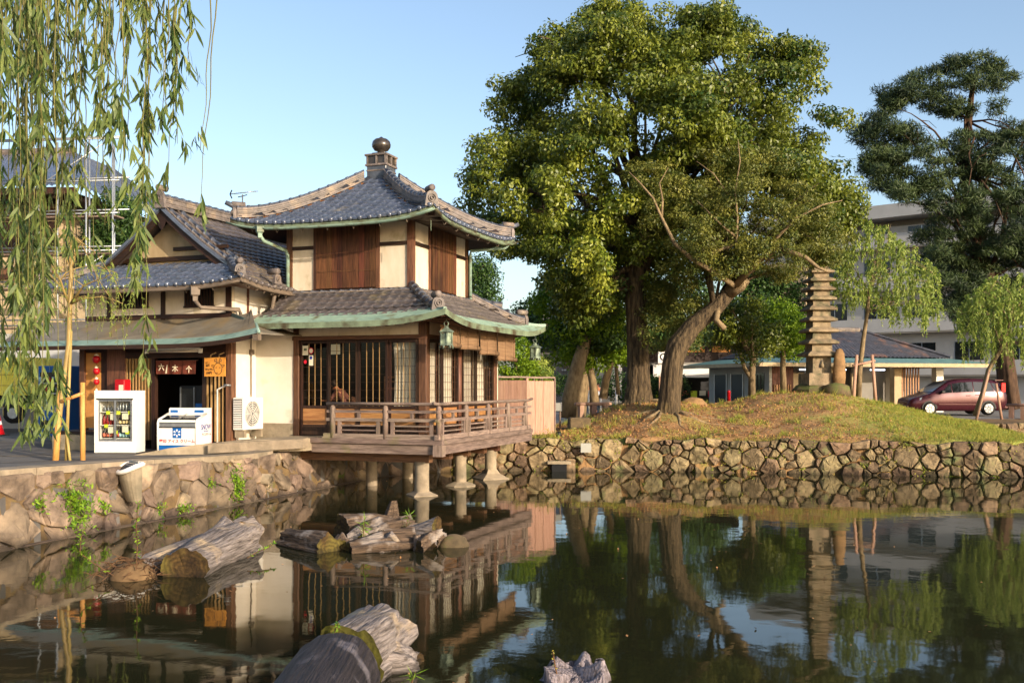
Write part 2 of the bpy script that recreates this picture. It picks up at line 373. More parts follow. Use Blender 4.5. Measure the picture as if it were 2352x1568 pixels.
def ring_cracks(name):
    """Growth rings and drying cracks on a sawn face (object y is the log's axis)."""
    nt = MATS[name].node_tree; n = nt.nodes; L = nt.links.new; p = n["Principled BSDF"]; src = p.inputs["Base Color"].links[0].from_socket
    tc = n.new("ShaderNodeTexCoord"); wv = n.new("ShaderNodeTexWave"); wv.wave_type = 'RINGS'; wv.rings_direction = 'Y'; wv.inputs["Scale"].default_value = 4; wv.inputs["Distortion"].default_value = 11; wv.inputs["Detail"].default_value = 4; L(tc.outputs["Object"], wv.inputs[0])
    mr = n.new("ShaderNodeMapRange"); mr.inputs[3].default_value = .65; mr.inputs[4].default_value = 1.15; L(wv.outputs["Fac"], mr.inputs[0])
    hs = n.new("ShaderNodeHueSaturation"); L(src, hs.inputs["Color"]); L(mr.outputs[0], hs.inputs["Value"]); L(hs.outputs[0], p.inputs["Base Color"])
ring_cracks("drift_end")
emit_mat("tube_light", "#e8f2ff", 2.2)
mat("tube_off", "#b8ada0", "#a89c90", rough=.5)

# ================================================================= TERRAIN, POND
POND = [(-12.6, 1.6), (-11.5, 5), (-10.4, 10), (-9.35, 14), (-8.66, 16.85), (-7.86, 19.4), (-6.48, 23.3), (-5.88, 25.1), (-4.35, 29.6),
        (-3.2, 31.6), (-1.92, 32.3), (.7, 32.75), (5, 32.3), (9.13, 31.6), (13, 30.7), (15.2, 30.3), (16.5, 30.8), (17.3, 32.4),
        (17.6, 35.5), (18.6, 38.2), (21.5, 39.4), (27, 39), (40, 35), (46, 12), (34, 1.6)]
PA = np.array(POND, float)
def pond_sd(x, y):
    """Signed distance to the pond edge, positive over the water."""
    a = PA; b = np.roll(PA, -1, 0); d = np.full(x.shape, 1e9); ins = np.zeros(x.shape, bool)
    for (ax, ay), (bx, by) in zip(a, b):
        ex, ey = bx - ax, by - ay
        t = np.clip(((x - ax) * ex + (y - ay) * ey) / (ex * ex + ey * ey), 0, 1)
        d = np.minimum(d, np.hypot(x - ax - t * ex, y - ay - t * ey))
        c = ((ay > y) != (by > y)) & (x < (bx - ax) * (y - ay) / (by - ay + 1e-12) + ax)
        ins ^= c
    return np.where(ins, d, -d)
def smooth01(t):
    t = np.clip(t, 0, 1); return t * t * (3 - 2 * t)
def ground_h(x, y):
    x = np.asarray(x, float); y = np.asarray(y, float)
    h = 1.05 + .3 * smooth01((24 - y) / 7) * smooth01((-4 - x) / 2)
    h = h + .3 * smooth01((y - 43) / 6) * smooth01((x - 4) / 5)
    sx = np.where(x > 11.3, 5.2, 4.4); sy = np.where(y < 39.5, 4.9, 4.0)
    h = h + 1.5 * np.exp(-((x - 11.3) / sx) ** 2 - ((y - 39.5) / sy) ** 2)
    h = h + 1.0 * np.exp(-((x - 4.9) / 2.3) ** 2 - ((y - 38.2) / 3.2) ** 2)
    h = h + .22 * np.exp(-((x - 5.6) / 1.2) ** 2 - ((y - 35.2) / 1.2) ** 2)
    on = smooth01((x - 1.5) / 2) * smooth01((y - 31) / 2) * smooth01((47 - y) / 3) * smooth01((19 - x) / 2)
    h = h + on * (.05 * np.sin(x * 1.9 + .7 * y) * np.sin(y * 1.6 - .4 * x) + .03 * np.sin(x * 4.3 + 1) * np.sin(y * 5.1))
    return h
def gh(x, y): return float(ground_h(np.array([x]), np.array([y]))[0])

gx = np.concatenate([[-900, -300, -120, -70], np.arange(-50, -17, 3.0), np.arange(-16, 30, .22), np.arange(31, 80, 4.0), [110, 200, 500, 1000]])
gy = np.concatenate([[-600, -200, -60, -20], np.arange(-8, 1, 1.0), np.arange(1, 48, .22), np.arange(49, 110, 4.0), [140, 220, 400, 900, 2500]])
XX, YY = np.meshgrid(gx, gy); SD = pond_sd(XX, YY)
HH = ground_h(XX, YY); HH = np.where(SD > -.30, np.where(SD > -.08, -1.2, HH - .05 - (SD + .30) * 3.2), HH)
nx = len(gx); idx = np.arange(XX.size).reshape(XX.shape)
Q = np.stack([idx[:-1, :-1], idx[:-1, 1:], idx[1:, 1:], idx[1:, :-1]], -1).reshape(-1, 4)
VV = np.stack([XX, YY, HH], -1).reshape(-1, 3)
cx = VV[Q, 0].mean(1); cy = VV[Q, 1].mean(1); cs = SD.reshape(-1)[Q].mean(1)
is_mound = (cx > 1.0) & (cx < 19.5) & (cy > 29.5) & (cy < 46.5) & (cs < .1)
is_court = (cx < -2.2) & (cy > 14) & (cy < 40) & (cx > -40) & (cs < .1)
is_street = (cy >= 46.5) & (cy < 110) & (cx > -60) & (cx < 80) | ((cx < -2.2) & (cy >= 40) & (cy < 46.5) & (cx > -60)) | ((cx >= -2.2) & (cx <= 1.0) & (cy > 40) & (cy < 46.5))
def sub(mask, name, m):
    q = Q[mask]; u, inv = np.unique(q, return_inverse=True)
    o = npmesh(name, VV[u], inv.reshape(-1, 4), m, smooth=True); tag(o, kind="structure"); return o
def ground_mat():
    m = mat("mound_soil", "#a8835a", "#7d5f3c", scale=1.3, rough=.95, bump=.6, bscale=9, c3="#857a42", c3scale=.9, c3lo=.52, c3hi=.66)
    nt = m.node_tree; n = nt.nodes; L = nt.links.new; p = n["Principled BSDF"]
    src = p.inputs["Base Color"].links[0].from_socket
    g = n.new("ShaderNodeNewGeometry"); s = n.new("ShaderNodeSeparateXYZ"); L(g.outputs["Position"], s.inputs[0])
    no = n.new("ShaderNodeTexNoise"); no.inputs["Scale"].default_value = .45; no.inputs["Detail"].default_value = 6; L(g.outputs["Position"], no.inputs[0])
    ma = n.new("ShaderNodeMath"); ma.operation = 'MULTIPLY_ADD'; ma.inputs[1].default_value = 9; L(no.outputs[0], ma.inputs[0]); L(s.outputs[0], ma.inputs[2])
    mr = n.new("ShaderNodeMapRange"); mr.inputs[1].default_value = 15.8; mr.inputs[2].default_value = 19.5; L(ma.outputs[0], mr.inputs[0])
    mx = n.new("ShaderNodeMix"); mx.data_type = 'RGBA'; mx.inputs[7].default_value = lin("#8a9040"); L(src, mx.inputs[6]); L(mr.outputs[0], mx.inputs[0])
    L(mx.outputs[2], p.inputs["Base Color"])
ground_mat()
sub(is_mound, "grass_mound", "mound_soil")
sub(is_court & ~is_mound, "forecourt_road", "asphalt")
sub(is_street & ~is_mound & ~is_court, "street_road", "street")
sub(~(is_mound | is_court | is_street), "ground", "soil")

def water_mat():
    m = bpy.data.materials.new("water"); m.use_nodes = True; MATS["water"] = m
    nt = m.node_tree; n = nt.nodes; L = nt.links.new; p = n["Principled BSDF"]
    p.inputs["Base Color"].default_value = (.017, .018, .008, 1); p.inputs["Roughness"].default_value = .03
    p.inputs["IOR"].default_value = 1.34; p.inputs["Specular IOR Level"].default_value = .5
    g = n.new("ShaderNodeNewGeometry")
    mp = n.new("ShaderNodeMapping"); mp.inputs["Scale"].default_value = (1.0, 1.0, 1.0); L(g.outputs["Position"], mp.inputs[0])
    a = n.new("ShaderNodeTexNoise"); a.inputs["Scale"].default_value = 1.1; a.inputs["Detail"].default_value = 2; L(mp.outputs[0], a.inputs[0])
    b = n.new("ShaderNodeTexNoise"); b.inputs["Scale"].default_value = 9.0; b.inputs["Detail"].default_value = 3; L(mp.outputs[0], b.inputs[0])
    # ripples fade in and out in patches of breeze
    c = n.new("ShaderNodeTexNoise"); c.inputs["Scale"].default_value = .16; c.inputs["Detail"].default_value = 2; L(g.outputs["Position"], c.inputs[0])
    mr = n.new("ShaderNodeMapRange"); mr.inputs[1].default_value = .42; mr.inputs[2].default_value = .66; mr.inputs[3].default_value = .3; mr.inputs[4].default_value = .8
    L(c.outputs[0], mr.inputs[0])
    mu = n.new("ShaderNodeMath"); mu.operation = 'MULTIPLY'; L(b.outputs[0], mu.inputs[0]); L(mr.outputs[0], mu.inputs[1])
    mu2 = n.new("ShaderNodeMath"); mu2.operation = 'MULTIPLY_ADD'; mu2.inputs[1].default_value = .22; L(mu.outputs[0], mu2.inputs[0]); L(a.outputs[0], mu2.inputs[2])
    bp = n.new("ShaderNodeBump"); bp.inputs["Strength"].default_value = .30; bp.inputs["Distance"].default_value = .012
    L(mu2.outputs[0], bp.inputs["Height"]); L(bp.outputs[0], p.inputs["Normal"])
water_mat()
w = mesh("pond_water", [(-16, .5, 0), (48, .5, 0), (48, 41, 0), (-16, 41, 0)], [(0, 1, 2, 3)], "water"); tag(w, kind="structure")

# ----------------------------------------------------------------- stone retaining walls
def clip_poly(P, a, b, c):
    out = []
    for i in range(len(P)):
        p, q = P[i], P[(i + 1) % len(P)]
        dp = a * p[0] + b * p[1] - c; dq = a * q[0] + b * q[1] - c
        if dp <= 0: out.append(p)
        if dp * dq < 0:
            t = dp / (dp - dq); out.append((p[0] + t * (q[0] - p[0]), p[1] + t * (q[1] - p[1])))
    return out
def voronoi(sites, W, H, reach):
    """Power diagram of discs (x, y, r) inside a W x H strip."""
    cells = []
    for i, (x, y, r) in enumerate(sites):
        P = [(0, 0), (W, 0), (W, H), (0, H)]
        for j, (u, v, q) in enumerate(sites):
            if i == j or abs(u - x) > reach: continue
            P = clip_poly(P, 2 * (u - x), 2 * (v - y), u * u + v * v - x * x - y * y + r * r - q * q)
            if len(P) < 3: break
        cells.append(P if len(P) >= 3 else None)
    return cells
def throw_discs(W, H, r0, r1, rnd):
    """Discs of mixed size thrown at random until the strip is full, big ones first."""
    out = []; m = max(1, int(W / (r1 * 1.6)))
    for k in range(int(W * H / (r0 * r0) * 14)):
        f = min(1, k / (m * 6)); r = r1 * (1 - f) + r0 * f if f < 1 else r0 * rnd.uniform(.8, 1.5); r *= rnd.uniform(.85, 1.1)
        x, y = rnd.uniform(0, W), rnd.uniform(0, H)
        if all((x - u) ** 2 + (y - v) ** 2 > (.86 * (r + q)) ** 2 for u, v, q in out if abs(u - x) < r1 * 2): out.append((x, y, r))
    return out
def smooth_path(pts, step=.25):
    P = [Vector((p[0], p[1], 0)) for p in pts]; out = []
    for i in range(len(P) - 1):
        p0, p1, p2, p3 = P[max(i - 1, 0)], P[i], P[i + 1], P[min(i + 2, len(P) - 1)]
        n = max(2, int((p2 - p1).length / step))
        for k in range(n):
            t = k / n
            out.append(.5 * ((2 * p1) + (p2 - p0) * t + (2 * p0 - 5 * p1 + 4 * p2 - p3) * t * t + (3 * p1 - p0 - 3 * p2 + p3) * t ** 3))
    out.append(P[-1]); return out
def stone_wall(name, label, pts, topf, size, m, seed, lean=.1, gap=.03, bulge=.07, core_out=-.05, coremat="mortar", holes=(), corner=(.05, .15)):
    rnd = random.Random(seed)
    root = thing(name, label, "wall", (pts[0][0], pts[0][1], 0)); off = Vector((pts[0][0], pts[0][1], 0))
    path = smooth_path(pts); cum = [0]
    for a, b in zip(path, path[1:]): cum.append(cum[-1] + (b - a).length)
    W = cum[-1]; Lc = np.array(cum); PX = np.array([p.x for p in path]); PY = np.array([p.y for p in path])
    def base(s):
        x = np.interp(s, Lc, PX); y = np.interp(s, Lc, PY)
        x1 = np.interp(s + .15, Lc, PX) - np.interp(s - .15, Lc, PX); y1 = np.interp(s + .15, Lc, PY) - np.interp(s - .15, Lc, PY)
        d = math.hypot(x1, y1) or 1; return x, y, y1 / d, -x1 / d        # normal to the right of the direction of travel
    def P(s, h, out):
        x, y, nx_, ny_ = base(min(max(s, 0), W)); z = -.35 + h * (topf(x, y) + .35)
        o = out - lean * h; return (x + nx_ * o - off.x, y + ny_ * o - off.y, z)
    H = 1.0; hh = topf(path[0].x, path[0].y) + .35
    sites = throw_discs(W, hh, size * .38, size * .9, rnd)
    cells = voronoi(sites, W, hh, size * 5)
    for (sx_, sy_, _r), C in zip(sites, cells):
        if not C: continue
        cxm = sum(p[0] for p in C) / len(C); cym = sum(p[1] for p in C) / len(C)
        if any(a < cxm < b and c < cym / hh < d for a, b, c, d in holes): continue
        # round the corners: two points per corner
        Rr = []
        for i, p in enumerate(C):
            a, b = C[i - 1], C[(i + 1) % len(C)]
            la = math.hypot(p[0] - a[0], p[1] - a[1]); lb = math.hypot(p[0] - b[0], p[1] - b[1])
            if min(la, lb) < .03: continue
            f = rnd.uniform(*corner)
            Rr += [(p[0] + (a[0] - p[0]) * f, p[1] + (a[1] - p[1]) * f), (p[0] + (b[0] - p[0]) * f, p[1] + (b[1] - p[1]) * f)]
        if len(Rr) < 5: continue
        n = len(Rr); V = []; Fc = []
        size_c = math.sqrt(abs(sum(Rr[i][0] * Rr[(i + 1) % n][1] - Rr[(i + 1) % n][0] * Rr[i][1] for i in range(n)) / 2))
        bl = bulge * rnd.uniform(.5, 1.35); tx, ty = rnd.uniform(-.16, .16), rnd.uniform(-.2, .2)
        for k, (sc, o) in enumerate(((1, -.13), (1, bl * .35), (.93, bl * .9), (.6, bl))):
            for p in Rr:
                dx, dy = p[0] - cxm, p[1] - cym; l = math.hypot(dx, dy) or 1
                q = max(0.2, (l - gap) / l) * sc * (1 + rnd.uniform(-.09, .06) * (k in (1, 2)))
                oo = o + (tx * dx + ty * dy) * (k > 0) * 1.3 + (rnd.uniform(-.022, .022) if k > 1 else 0)
                V.append(P(cxm + dx * q, (cym + dy * q) / hh, oo))
        V.append(P(cxm, cym / hh, bl * rnd.uniform(.85, 1.1)))
        for k in range(3):
            for i in range(n):
                j = (i + 1) % n; Fc.append((k * n + i, k * n + j, k * n + n + j, k * n + n + i))
        for i in range(n): Fc.append((3 * n + i, 3 * n + (i + 1) % n, 4 * n))
        mesh("stone", V, Fc, m, root, False)
    V = []; Fc = []; ns = int(W / .25)
    for i in range(ns + 1):
        s = W * i / ns
        for h, o in ((0, core_out), (.5, core_out), (.985, core_out), (.985, -.75), (0.0, -.75)): V.append(P(s, h, o))
    for i in range(ns):
        for k in range(4): Fc.append((i * 5 + k, i * 5 + k + 1, i * 5 + 6 + k, i * 5 + 5 + k))
    mesh("mortar_core", V, Fc, coremat, root, True)
    return root, P, W

far_top = lambda x, y: 1.06 if x < 14 else 1.06
wl, PL, WL = stone_wall("retaining_wall", "tan mortared stone retaining wall under the shop forecourt and the wooden deck",
           POND[2:11], lambda x, y: float(np.interp(y, [16, 20, 24, 26, 27.5, 32], [1.3, 1.2, 1.06, 1.1, 1.02, .98])), .5, "stone_near", 3, lean=.2, gap=.014, bulge=.06, core_out=-.012, corner=(.05, .16))
wf, PF, WF = stone_wall("retaining_wall", "rubble stone pond wall with dark gaps below the grassy mound",
           POND[10:20], lambda x, y: 1.06 + .05 * math.sin(x * 2.3) + .03 * math.sin(x * 5.1 + 1), .40, "stone_far", 5, lean=.16, gap=.022, bulge=.13, core_out=-.08)
wr, PR, WR = stone_wall("retaining_wall", "low stone wall of the inlet beyond the tip of the mound",
           POND[19:23], lambda x, y: 1.35, .55, "stone_far", 9, lean=.16, gap=.03, bulge=.1, core_out=-.07)
# coping and low edges on top of the near wall
cop = thing("concrete_coping", "weathered concrete coping along the top of the near stone wall", "coping", (-8.5, 18, 0))
path = smooth_path(POND[2:8], .5)
for i in range(0, len(path) - 2, 3):
    a, b = path[i], path[min(i + 3, len(path) - 1)]
    t = (b - a).normalized(); nrm = Vector((t.y, -t.x, 0)); L_ = (b - a).length - .012
    za = float(np.interp(a.y, [16, 20, 24, 26, 27.5, 32], [1.3, 1.2, 1.06, 1.1, 1.02, .98])); zb = float(np.interp(b.y, [16, 20, 24, 26, 27.5, 32], [1.3, 1.2, 1.06, 1.1, 1.02, .98]))
    if a.y > 24.2: break
    V = []
    for q, z in ((a, za), (a + t * L_, zb)):
        for o, dz in ((-.16, -.06), (-.16, .075), (-.62, .085), (-.62, -.06)):
            p = q + nrm * (o); V.append((p.x + 8.5, p.y - 18, z + dz))
    mesh("coping_block", V, [(0, 1, 2, 3), (4, 7, 6, 5), (0, 4, 5, 1), (1, 5, 6, 2), (2, 6, 7, 3), (3, 7, 4, 0)], "concrete", cop)

# pale footing ledge at the waterline of the near wall
ft_ = smooth_path(POND[2:10], .5)
for i in range(0, len(ft_) - 4, 4):
    sweep("footing_ledge", wl, [(p.x - POND[2][0], p.y - POND[2][1], 0) for p in ft_[i:i + 5]], [(0, -.3), (.07 + .02 * (i % 3), -.3), (.06 + .02 * (i % 3), .012 + .008 * (i % 2)), (0, .03)], "stone_near")

# ================================================================= ROOF TILES
TU = [(-.15, .020), (-.10, .004), (-.045, -.004), (.02, .002), (.07, .018), (.115, .026), (.155, .014)]
def tile_mesh(name, m, knob=False):
    V = []; Fc = []; n = len(TU)
    for v, dw in ((-.006, .0), (0, .046), (.15, .024), (.31, .002)):
        for u, w_ in TU:
            sc = -.034 * (1 - (u / .15) ** 2) if v < .05 else 0     # scalloped lower edge
            V.append((u, v + sc, w_ + dw))
    for j in range(3):
        for i in range(n - 1): Fc.append((j * n + i, j * n + i + 1, j * n + n + i + 1, j * n + n + i))
    if knob:
        o = len(V); K = 8
        for r, v in ((.062, .05), (.062, -.035), (.03, -.045)):
            for k in range(K):
                a = 2 * math.pi * k / K; V.append((.1 + r * math.cos(a), v, .03 + r * math.sin(a)))
        for j in range(2):
            for k in range(K): Fc.append((o + j * K + k, o + j * K + (k + 1) % K, o + j * K + K + (k + 1) % K, o + j * K + K + k))
        Fc.append(tuple(o + 2 * K + k for k in range(K)))
    me = bpy.data.meshes.new(name); me.from_pydata(V, [], Fc); setmat(me, m)
    me.polygons.foreach_set("use_smooth", [True] * len(me.polygons)); me.update(); return me, np.array(V), Fc
TILE = {}
for tm in ("tile", "tile_brown"):
    TILE[tm, 0] = tile_mesh("pan_tile", tm); TILE[tm, 1] = tile_mesh("eave_tile", tm, True)

class Face:
    """One roof slope: eave from E0 along e, rising inward along g; zf(a, r) gives the height, lim(r) the run of the eave direction."""
    def __init__(s, E0, e, g, D, zf, lim):
        s.E0 = Vector(E0); s.e = Vector(e); s.g = Vector(g); s.D = D; s.zf = zf; s.lim = lim
    def P(s, a, r, up=0.0):
        q = s.E0 + s.e * a + s.g * r; return Vector((q.x, q.y, s.zf(a, r) + up))
    def frame(s, a, r):
        p = s.P(a, r); u = (s.P(a + .05, r) - s.P(a - .05, r)).normalized(); v = (s.P(a, r + .05) - s.P(a, r - .03)).normalized()
        w = u.cross(v).normalized(); v = w.cross(u)
        return Matrix(((u.x, v.x, w.x, p.x), (u.y, v.y, w.y, p.y), (u.z, v.z, w.z, p.z), (0, 0, 0, 1)))
    def under(s, name, parent, m, r0, r1, up=-.02, ns=24, nt=8):
        def fn(i, j):
            r = r0 + (r1 - r0) * j; a0, a1 = s.lim(r); return s.P(a0 + (a1 - a0) * i, r, up)
        return patch(name, parent, fn, ns, nt, m)
    def tiles(s, r0, r1, margin=.02, eave=True, pitch=.285, row=.25):
        out = []; k = 0; r = r0
        while r < r1 - .1:
            a0, a1 = s.lim(r); j0 = math.ceil((a0 - margin) / pitch); j1 = math.floor((a1 + margin) / pitch)
            for j in range(j0, j1 + 1):
                M = s.frame(j * pitch, r) @ Matrix.Rotation(random.uniform(-.02, .02), 4, 'Z') @ Matrix.Rotation(random.uniform(-.02, .02), 4, 'X')
                out.append((M, 1 if (k == 0 and eave) else 0))
            k += 1; sl = abs(s.zf(0.5 * (a0 + a1), r + .1) - s.zf(.5 * (a0 + a1), r)) / .1
            r += row / math.sqrt(1 + sl * sl)
        return out
def lay_tiles(parent, tiles, tm, single):
    """single tiles become objects of their own, the rest one joined part"""
    for M, kb in tiles[:single]:
        o = bpy.data.objects.new("eave_tile" if kb else "roof_tile", TILE[tm, kb][0]); link(o, parent); o.matrix_local = M
    rest = tiles[single:]
    for kb in (0, 1):
        ms = [np.array(M) for M, k in rest if k == kb]
        if not ms: continue
        me, V, Fc = TILE[tm, kb]; H = np.c_[V, np.ones(len(V))]
        allV = []; allF = []; o = 0
        for M in ms:
            allV += (H @ M.T)[:, :3].tolist(); allF += [tuple(i + o for i in f) for f in Fc]; o += len(V)
        tag(mesh("tile_field" if not kb else "eave_tile_row", allV, allF, tm, parent, True), kind="stuff")
def ridge(parent, path, n_course=4, hw=.11, ch=.058, r_cap=.085, lift=.03, m="tile_ridge", mcap="tile_cap"):
    path = [Vector(p) for p in path]
    for k in range(n_course):
        w_ = hw - (.012 if k % 2 else 0) - .004 * k
        b = lift + k * ch
        sweep("ridge_course", parent, path, [(-w_, b), (w_, b), (w_, b + ch - .012), (w_ - .02, b + ch), (-w_ + .02, b + ch), (-w_, b + ch - .012)], m)
    top = lift + n_course * ch
    cum = [0]
    for a, b in zip(path, path[1:]): cum.append(cum[-1] + (b - a).length)
    def pt(s):
        return Vector(tuple(np.interp(s, cum, [p[i] for p in path]) for i in range(3)))
    n = max(1, round(cum[-1] / .3)); st = cum[-1] / n
    for i in range(n):
        a, b = i * st, (i + 1) * st
        seg = [pt(a - .012), pt(a + .05), pt(a + .052), pt(b)]
        V = []; Fc = []; K = 7; rr = [r_cap + .018, r_cap + .018, r_cap, r_cap - .004]
        for q, r in zip(seg, rr):
            t = pt(min(b, cum[-1])) - pt(a); sd_ = Vector((t.y, -t.x, 0)).normalized()
            for k in range(K):
                g = math.pi * k / (K - 1); V.append(q + sd_ * (-math.cos(g) * r) + Vector((0, 0, top + math.sin(g) * r * .85 - .01)))
        for j in range(3):
            for k in range(K - 1): Fc.append((j * K + k, j * K + K + k, j * K + K + k + 1, j * K + k + 1))
        Fc.append(tuple(range(K)))
        mesh("ridge_cap", V, Fc, mcap, parent, True)
    return top
def end_plate(parent, p, dirv, w_=.2, h=.4, m="tile_ridge"):
    """Rounded ridge end plate facing dirv, with a boss and a small round tile on top."""
    d = Vector((dirv[0], dirv[1], 0)).normalized(); s = Vector((d.y, -d.x, 0)); p = Vector(p)
    prof = [(-w_ * 1.1, 0), (w_ * 1.1, 0)] + [(w_ * .92 * math.cos(a), h * .58 + h * .42 * math.sin(a)) for a in [math.pi * k / 8 for k in range(9)]]
    V = []; n = len(prof)
    for o in (0, .09):
        for a, b in prof: V.append(p + s * a + d * o + Vector((0, 0, b)))
    Fc = [tuple(reversed(range(n))), tuple(range(n, 2 * n))] + [(i, (i + 1) % n, n + (i + 1) % n, n + i) for i in range(n)]
    pl = mesh("ridge_end_tile", V, Fc, m, parent)
    mb = MB()
    for r0, r1, o0, o1 in ((.62, .5, .09, .125), (.3, .2, .09, .14)):
        c = p + Vector((0, 0, h * .52)); K = 16; V = []; Fc = []
        for r, o in ((r0, o0), (r0, o1), (r1, o1), (r1, o0)):
            for k in range(K):
                a = 2 * math.pi * k / K; V.append(c + (s * math.cos(a) + Vector((0, 0, math.sin(a)))) * (w_ * r) + d * o)
        for j in range(3):
            for k in range(K): Fc.append((j * K + k, j * K + (k + 1) % K, j * K + K + (k + 1) % K, j * K + K + k))
        mb.add(V, Fc)
    mb.build("boss_ring", m, parent)
    c = p + Vector((0, 0, h + .07))
    tube("round_ridge_tile", parent, [c - d * .25, c + d * .1, c + d * .12], [.085, .085, .06], m, 12)
    return pl

# ================================================================= TEA PAVILION (local frame: x along the front to the right, y to the back)
AP = R(-20); NP = (-2.65, 26.5, 0)
pav = thing("tea_pavilion", "two-storey plaster and timber pavilion on stilts with pyramid tiled roof and ball finial", "building", NP, AP)
S = 3.86
# ---- upper storey
uw = box("upper_wall", pav, -S + .03, -.03, .03, S - .03, 4.7, 7.45, "plaster")
for x in (-S + .07, -.07):
    for y in (.07, S - .07): box("post", pav, x - .085, x + .085, y - .085, y + .085, 5.0, 7.4, "wood_red")
for a, b in ((-S + .155, -2.97), (-1.03, -.155)):
    box("wall_rail", pav, a, b, -.005, .04, 6.56, 6.66, "wood_darkx")
    box("window_post", pav, (b if a < -3 else a) - .05, (b if a < -3 else a) + .05, -.01, .05, 5.4, 7.3, "wood_red")
for a, b in ((.155, 1.12), (2.90, S - .155)):
    box("wall_rail", pav, -.04, .005, a, b, 6.56, 6.66, "wood_darky")
    yy = b if a < 1 else a
    box("window_post", pav, -.05, .01, yy - .05, yy + .05, 5.4, 7.3, "wood_red")
box("wall_sill", pav, -S + .155, -.155, -.02, .05, 5.34, 5.43, "wood_darkx")
box("wall_sill", pav, -.05, .02, .155, S - .155, 5.34, 5.43, "wood_darky")
sh = box("storm_shutter", pav, -2.92, -1.08, -.035, .02, 5.44, 7.3, "wood_dark")
nb = 11
for i in range(nb):
    a = -2.92 + 1.84 * i / nb
    box("plank", sh, a + .004, a + 1.84 / nb - .004, -.055 - (i % 3) * .004, -.036, 5.46, 7.28, "wood_board")
for z in (5.9, 6.4): box("batten", sh, -2.9, -1.1, -.072, -.064, z, z + .035, "wood_board")
sh2 = box("storm_shutter", pav, -.02, .035, 1.17, 2.85, 5.44, 7.3, "wood_dark")
for i in range(10):
    a = 1.17 + 1.68 * i / 10
    box("plank", sh2, .036, .055 + (i % 3) * .004, a + .004, a + .164, 5.46, 7.28, "wood_board")
# ---- upper roof
uroof = bpy.data.objects.new("upper_roof", None); link(uroof, pav)
CX0 = Vector((-S / 2, S / 2, 0)); HW = S / 2 + 1.1
def up_z(a, r):
    t = r / HW; q = min(abs(a) / HW, 1.1)
    return 7.12 + 1.86 * (.6 * t + .4 * t * t) + .24 * q ** 4 * max(0, 1 - t) ** 2
faces = []
for k in range(4):
    ang = k * math.pi / 2
    e = Vector((math.cos(ang), math.sin(ang), 0)); g = Vector((-math.sin(ang), math.cos(ang), 0))
    faces.append(Face(CX0 - g * HW, e, g, HW, up_z, lambda r: (-HW + r, HW - r)))
# k=0 front, k=1 east (right), k=2 back, k=3 left
tl = faces[0].tiles(0, HW - .3, margin=.03); te = faces[1].tiles(0, HW - .3, margin=.03)
lay_tiles(uroof, tl, "tile", 170); lay_tiles(uroof, te, "tile", 60)
for k in (2, 3): lay_tiles(uroof, faces[k].tiles(0, HW - .3, margin=.03), "tile", 0)
for k in range(4):
    f = faces[k]; f.under("roof_boarding", uroof, "tile_brown", -.02, HW - .25)
    patch("soffit", uroof, lambda i, j, f=f: f.P((-HW + .02 + 2 * (HW - .02) * i) * (1 - .36 * j), 1.12 * j + .02, -.10 - .36 * j), 16, 2, "wood_dark")
    sweep("eave_fascia", uroof, [f.P(-HW + 2 * HW * i / 16, 0.03) for i in range(17)], [(0, -.12), (.03, -.12), (.03, -.01), (0, -.01)], "copper_dark")
    if k < 2:
        for i in range(15):
            a = -HW + .25 + (2 * HW - .5) * i / 14; lim = 1.1
            p0 = f.P(a, .06, -.14); p1 = f.P(a, min(lim, HW - abs(a) + .0) + .02, -.40 if HW - abs(a) > 1 else -.2)
            tube("rafter", uroof, [p0, p1], .035, "wood_dark", 4, False)
hips = {}
for k in range(4):
    f = faces[k]; pth = [f.P(HW - r, r) for r in [.12 + (HW - .5) * i / 14 for i in range(15)]]
    hp = bpy.data.objects.new("hip_ridge", None); link(hp, uroof)
    ridge(uroof, pth, 5, hw=.115, ch=.055)
    d = (pth[0] - pth[3]); d.z = 0; d.normalize()
    if k == 0: end_plate(uroof, pth[0] + d * .02 + Vector((0, 0, -.02)), d, .17, .40)
    else:
        end_plate(uroof, pth[0] + d * .02, d, .12, .32)
        c = pth[0] + Vector((0, 0, .36)); tube("upturned_tip_tile", uroof, [c - d * .1, c + d * .12, c + d * .3 + Vector((0, 0, .07))], [.07, .075, .06], "tile_cap", 8)
    bpy.data.objects.remove(hp)
    # mossy mortar wedge under the hip courses
    for sg, ff in ((1, f), (-1, faces[(k + 1) % 4])):
        V = []; n_ = 22
        for i in range(n_ + 1):
            r = .25 + (HW - .7) * i / n_; w_ = .17 + .05 * abs(math.sin(i * 1.7))
            V += [f.P(HW - r, r, .03), ff.P((HW - r - w_) * (1 if ff is f else -1), r, .035)]
        mesh("ridge_mortar", V, [(2 * i, 2 * i + 1, 2 * i + 3, 2 * i + 2) for i in range(n_)], "moss_mortar", uroof)
# finial: boxed base, neck and onion ball
fin = bpy.data.objects.new("finial", None); link(fin, pav)
c = CX0
box("finial_base", fin, c.x - .31, c.x + .31, c.y - .31, c.y + .31, 8.5, 9.18, "tile_cap", .02)
for z0, z1, w_ in ((8.98, 9.02, .325), (9.13, 9.19, .35), (9.42, 9.48, .36)): box("finial_band", fin, c.x - w_, c.x + w_, c.y - w_, c.y + w_, z0, z1, "tile_ridge", .01)
box("finial_box", fin, c.x - .3, c.x + .3, c.y - .3, c.y + .3, 9.18, 9.43, "finial")
for sx, sy in ((0, -1), (1, 0)):
    for o in (-.31, -.02, .27):
        if sy: box("finial_post", fin, c.x + o, c.x + o + .045, c.y - .34, c.y - .29, 9.19, 9.42, "tile_ridge")
        else: box("finial_post", fin, c.x + .29, c.x + .34, c.y + o, c.y + o + .045, 9.19, 9.42, "tile_ridge")
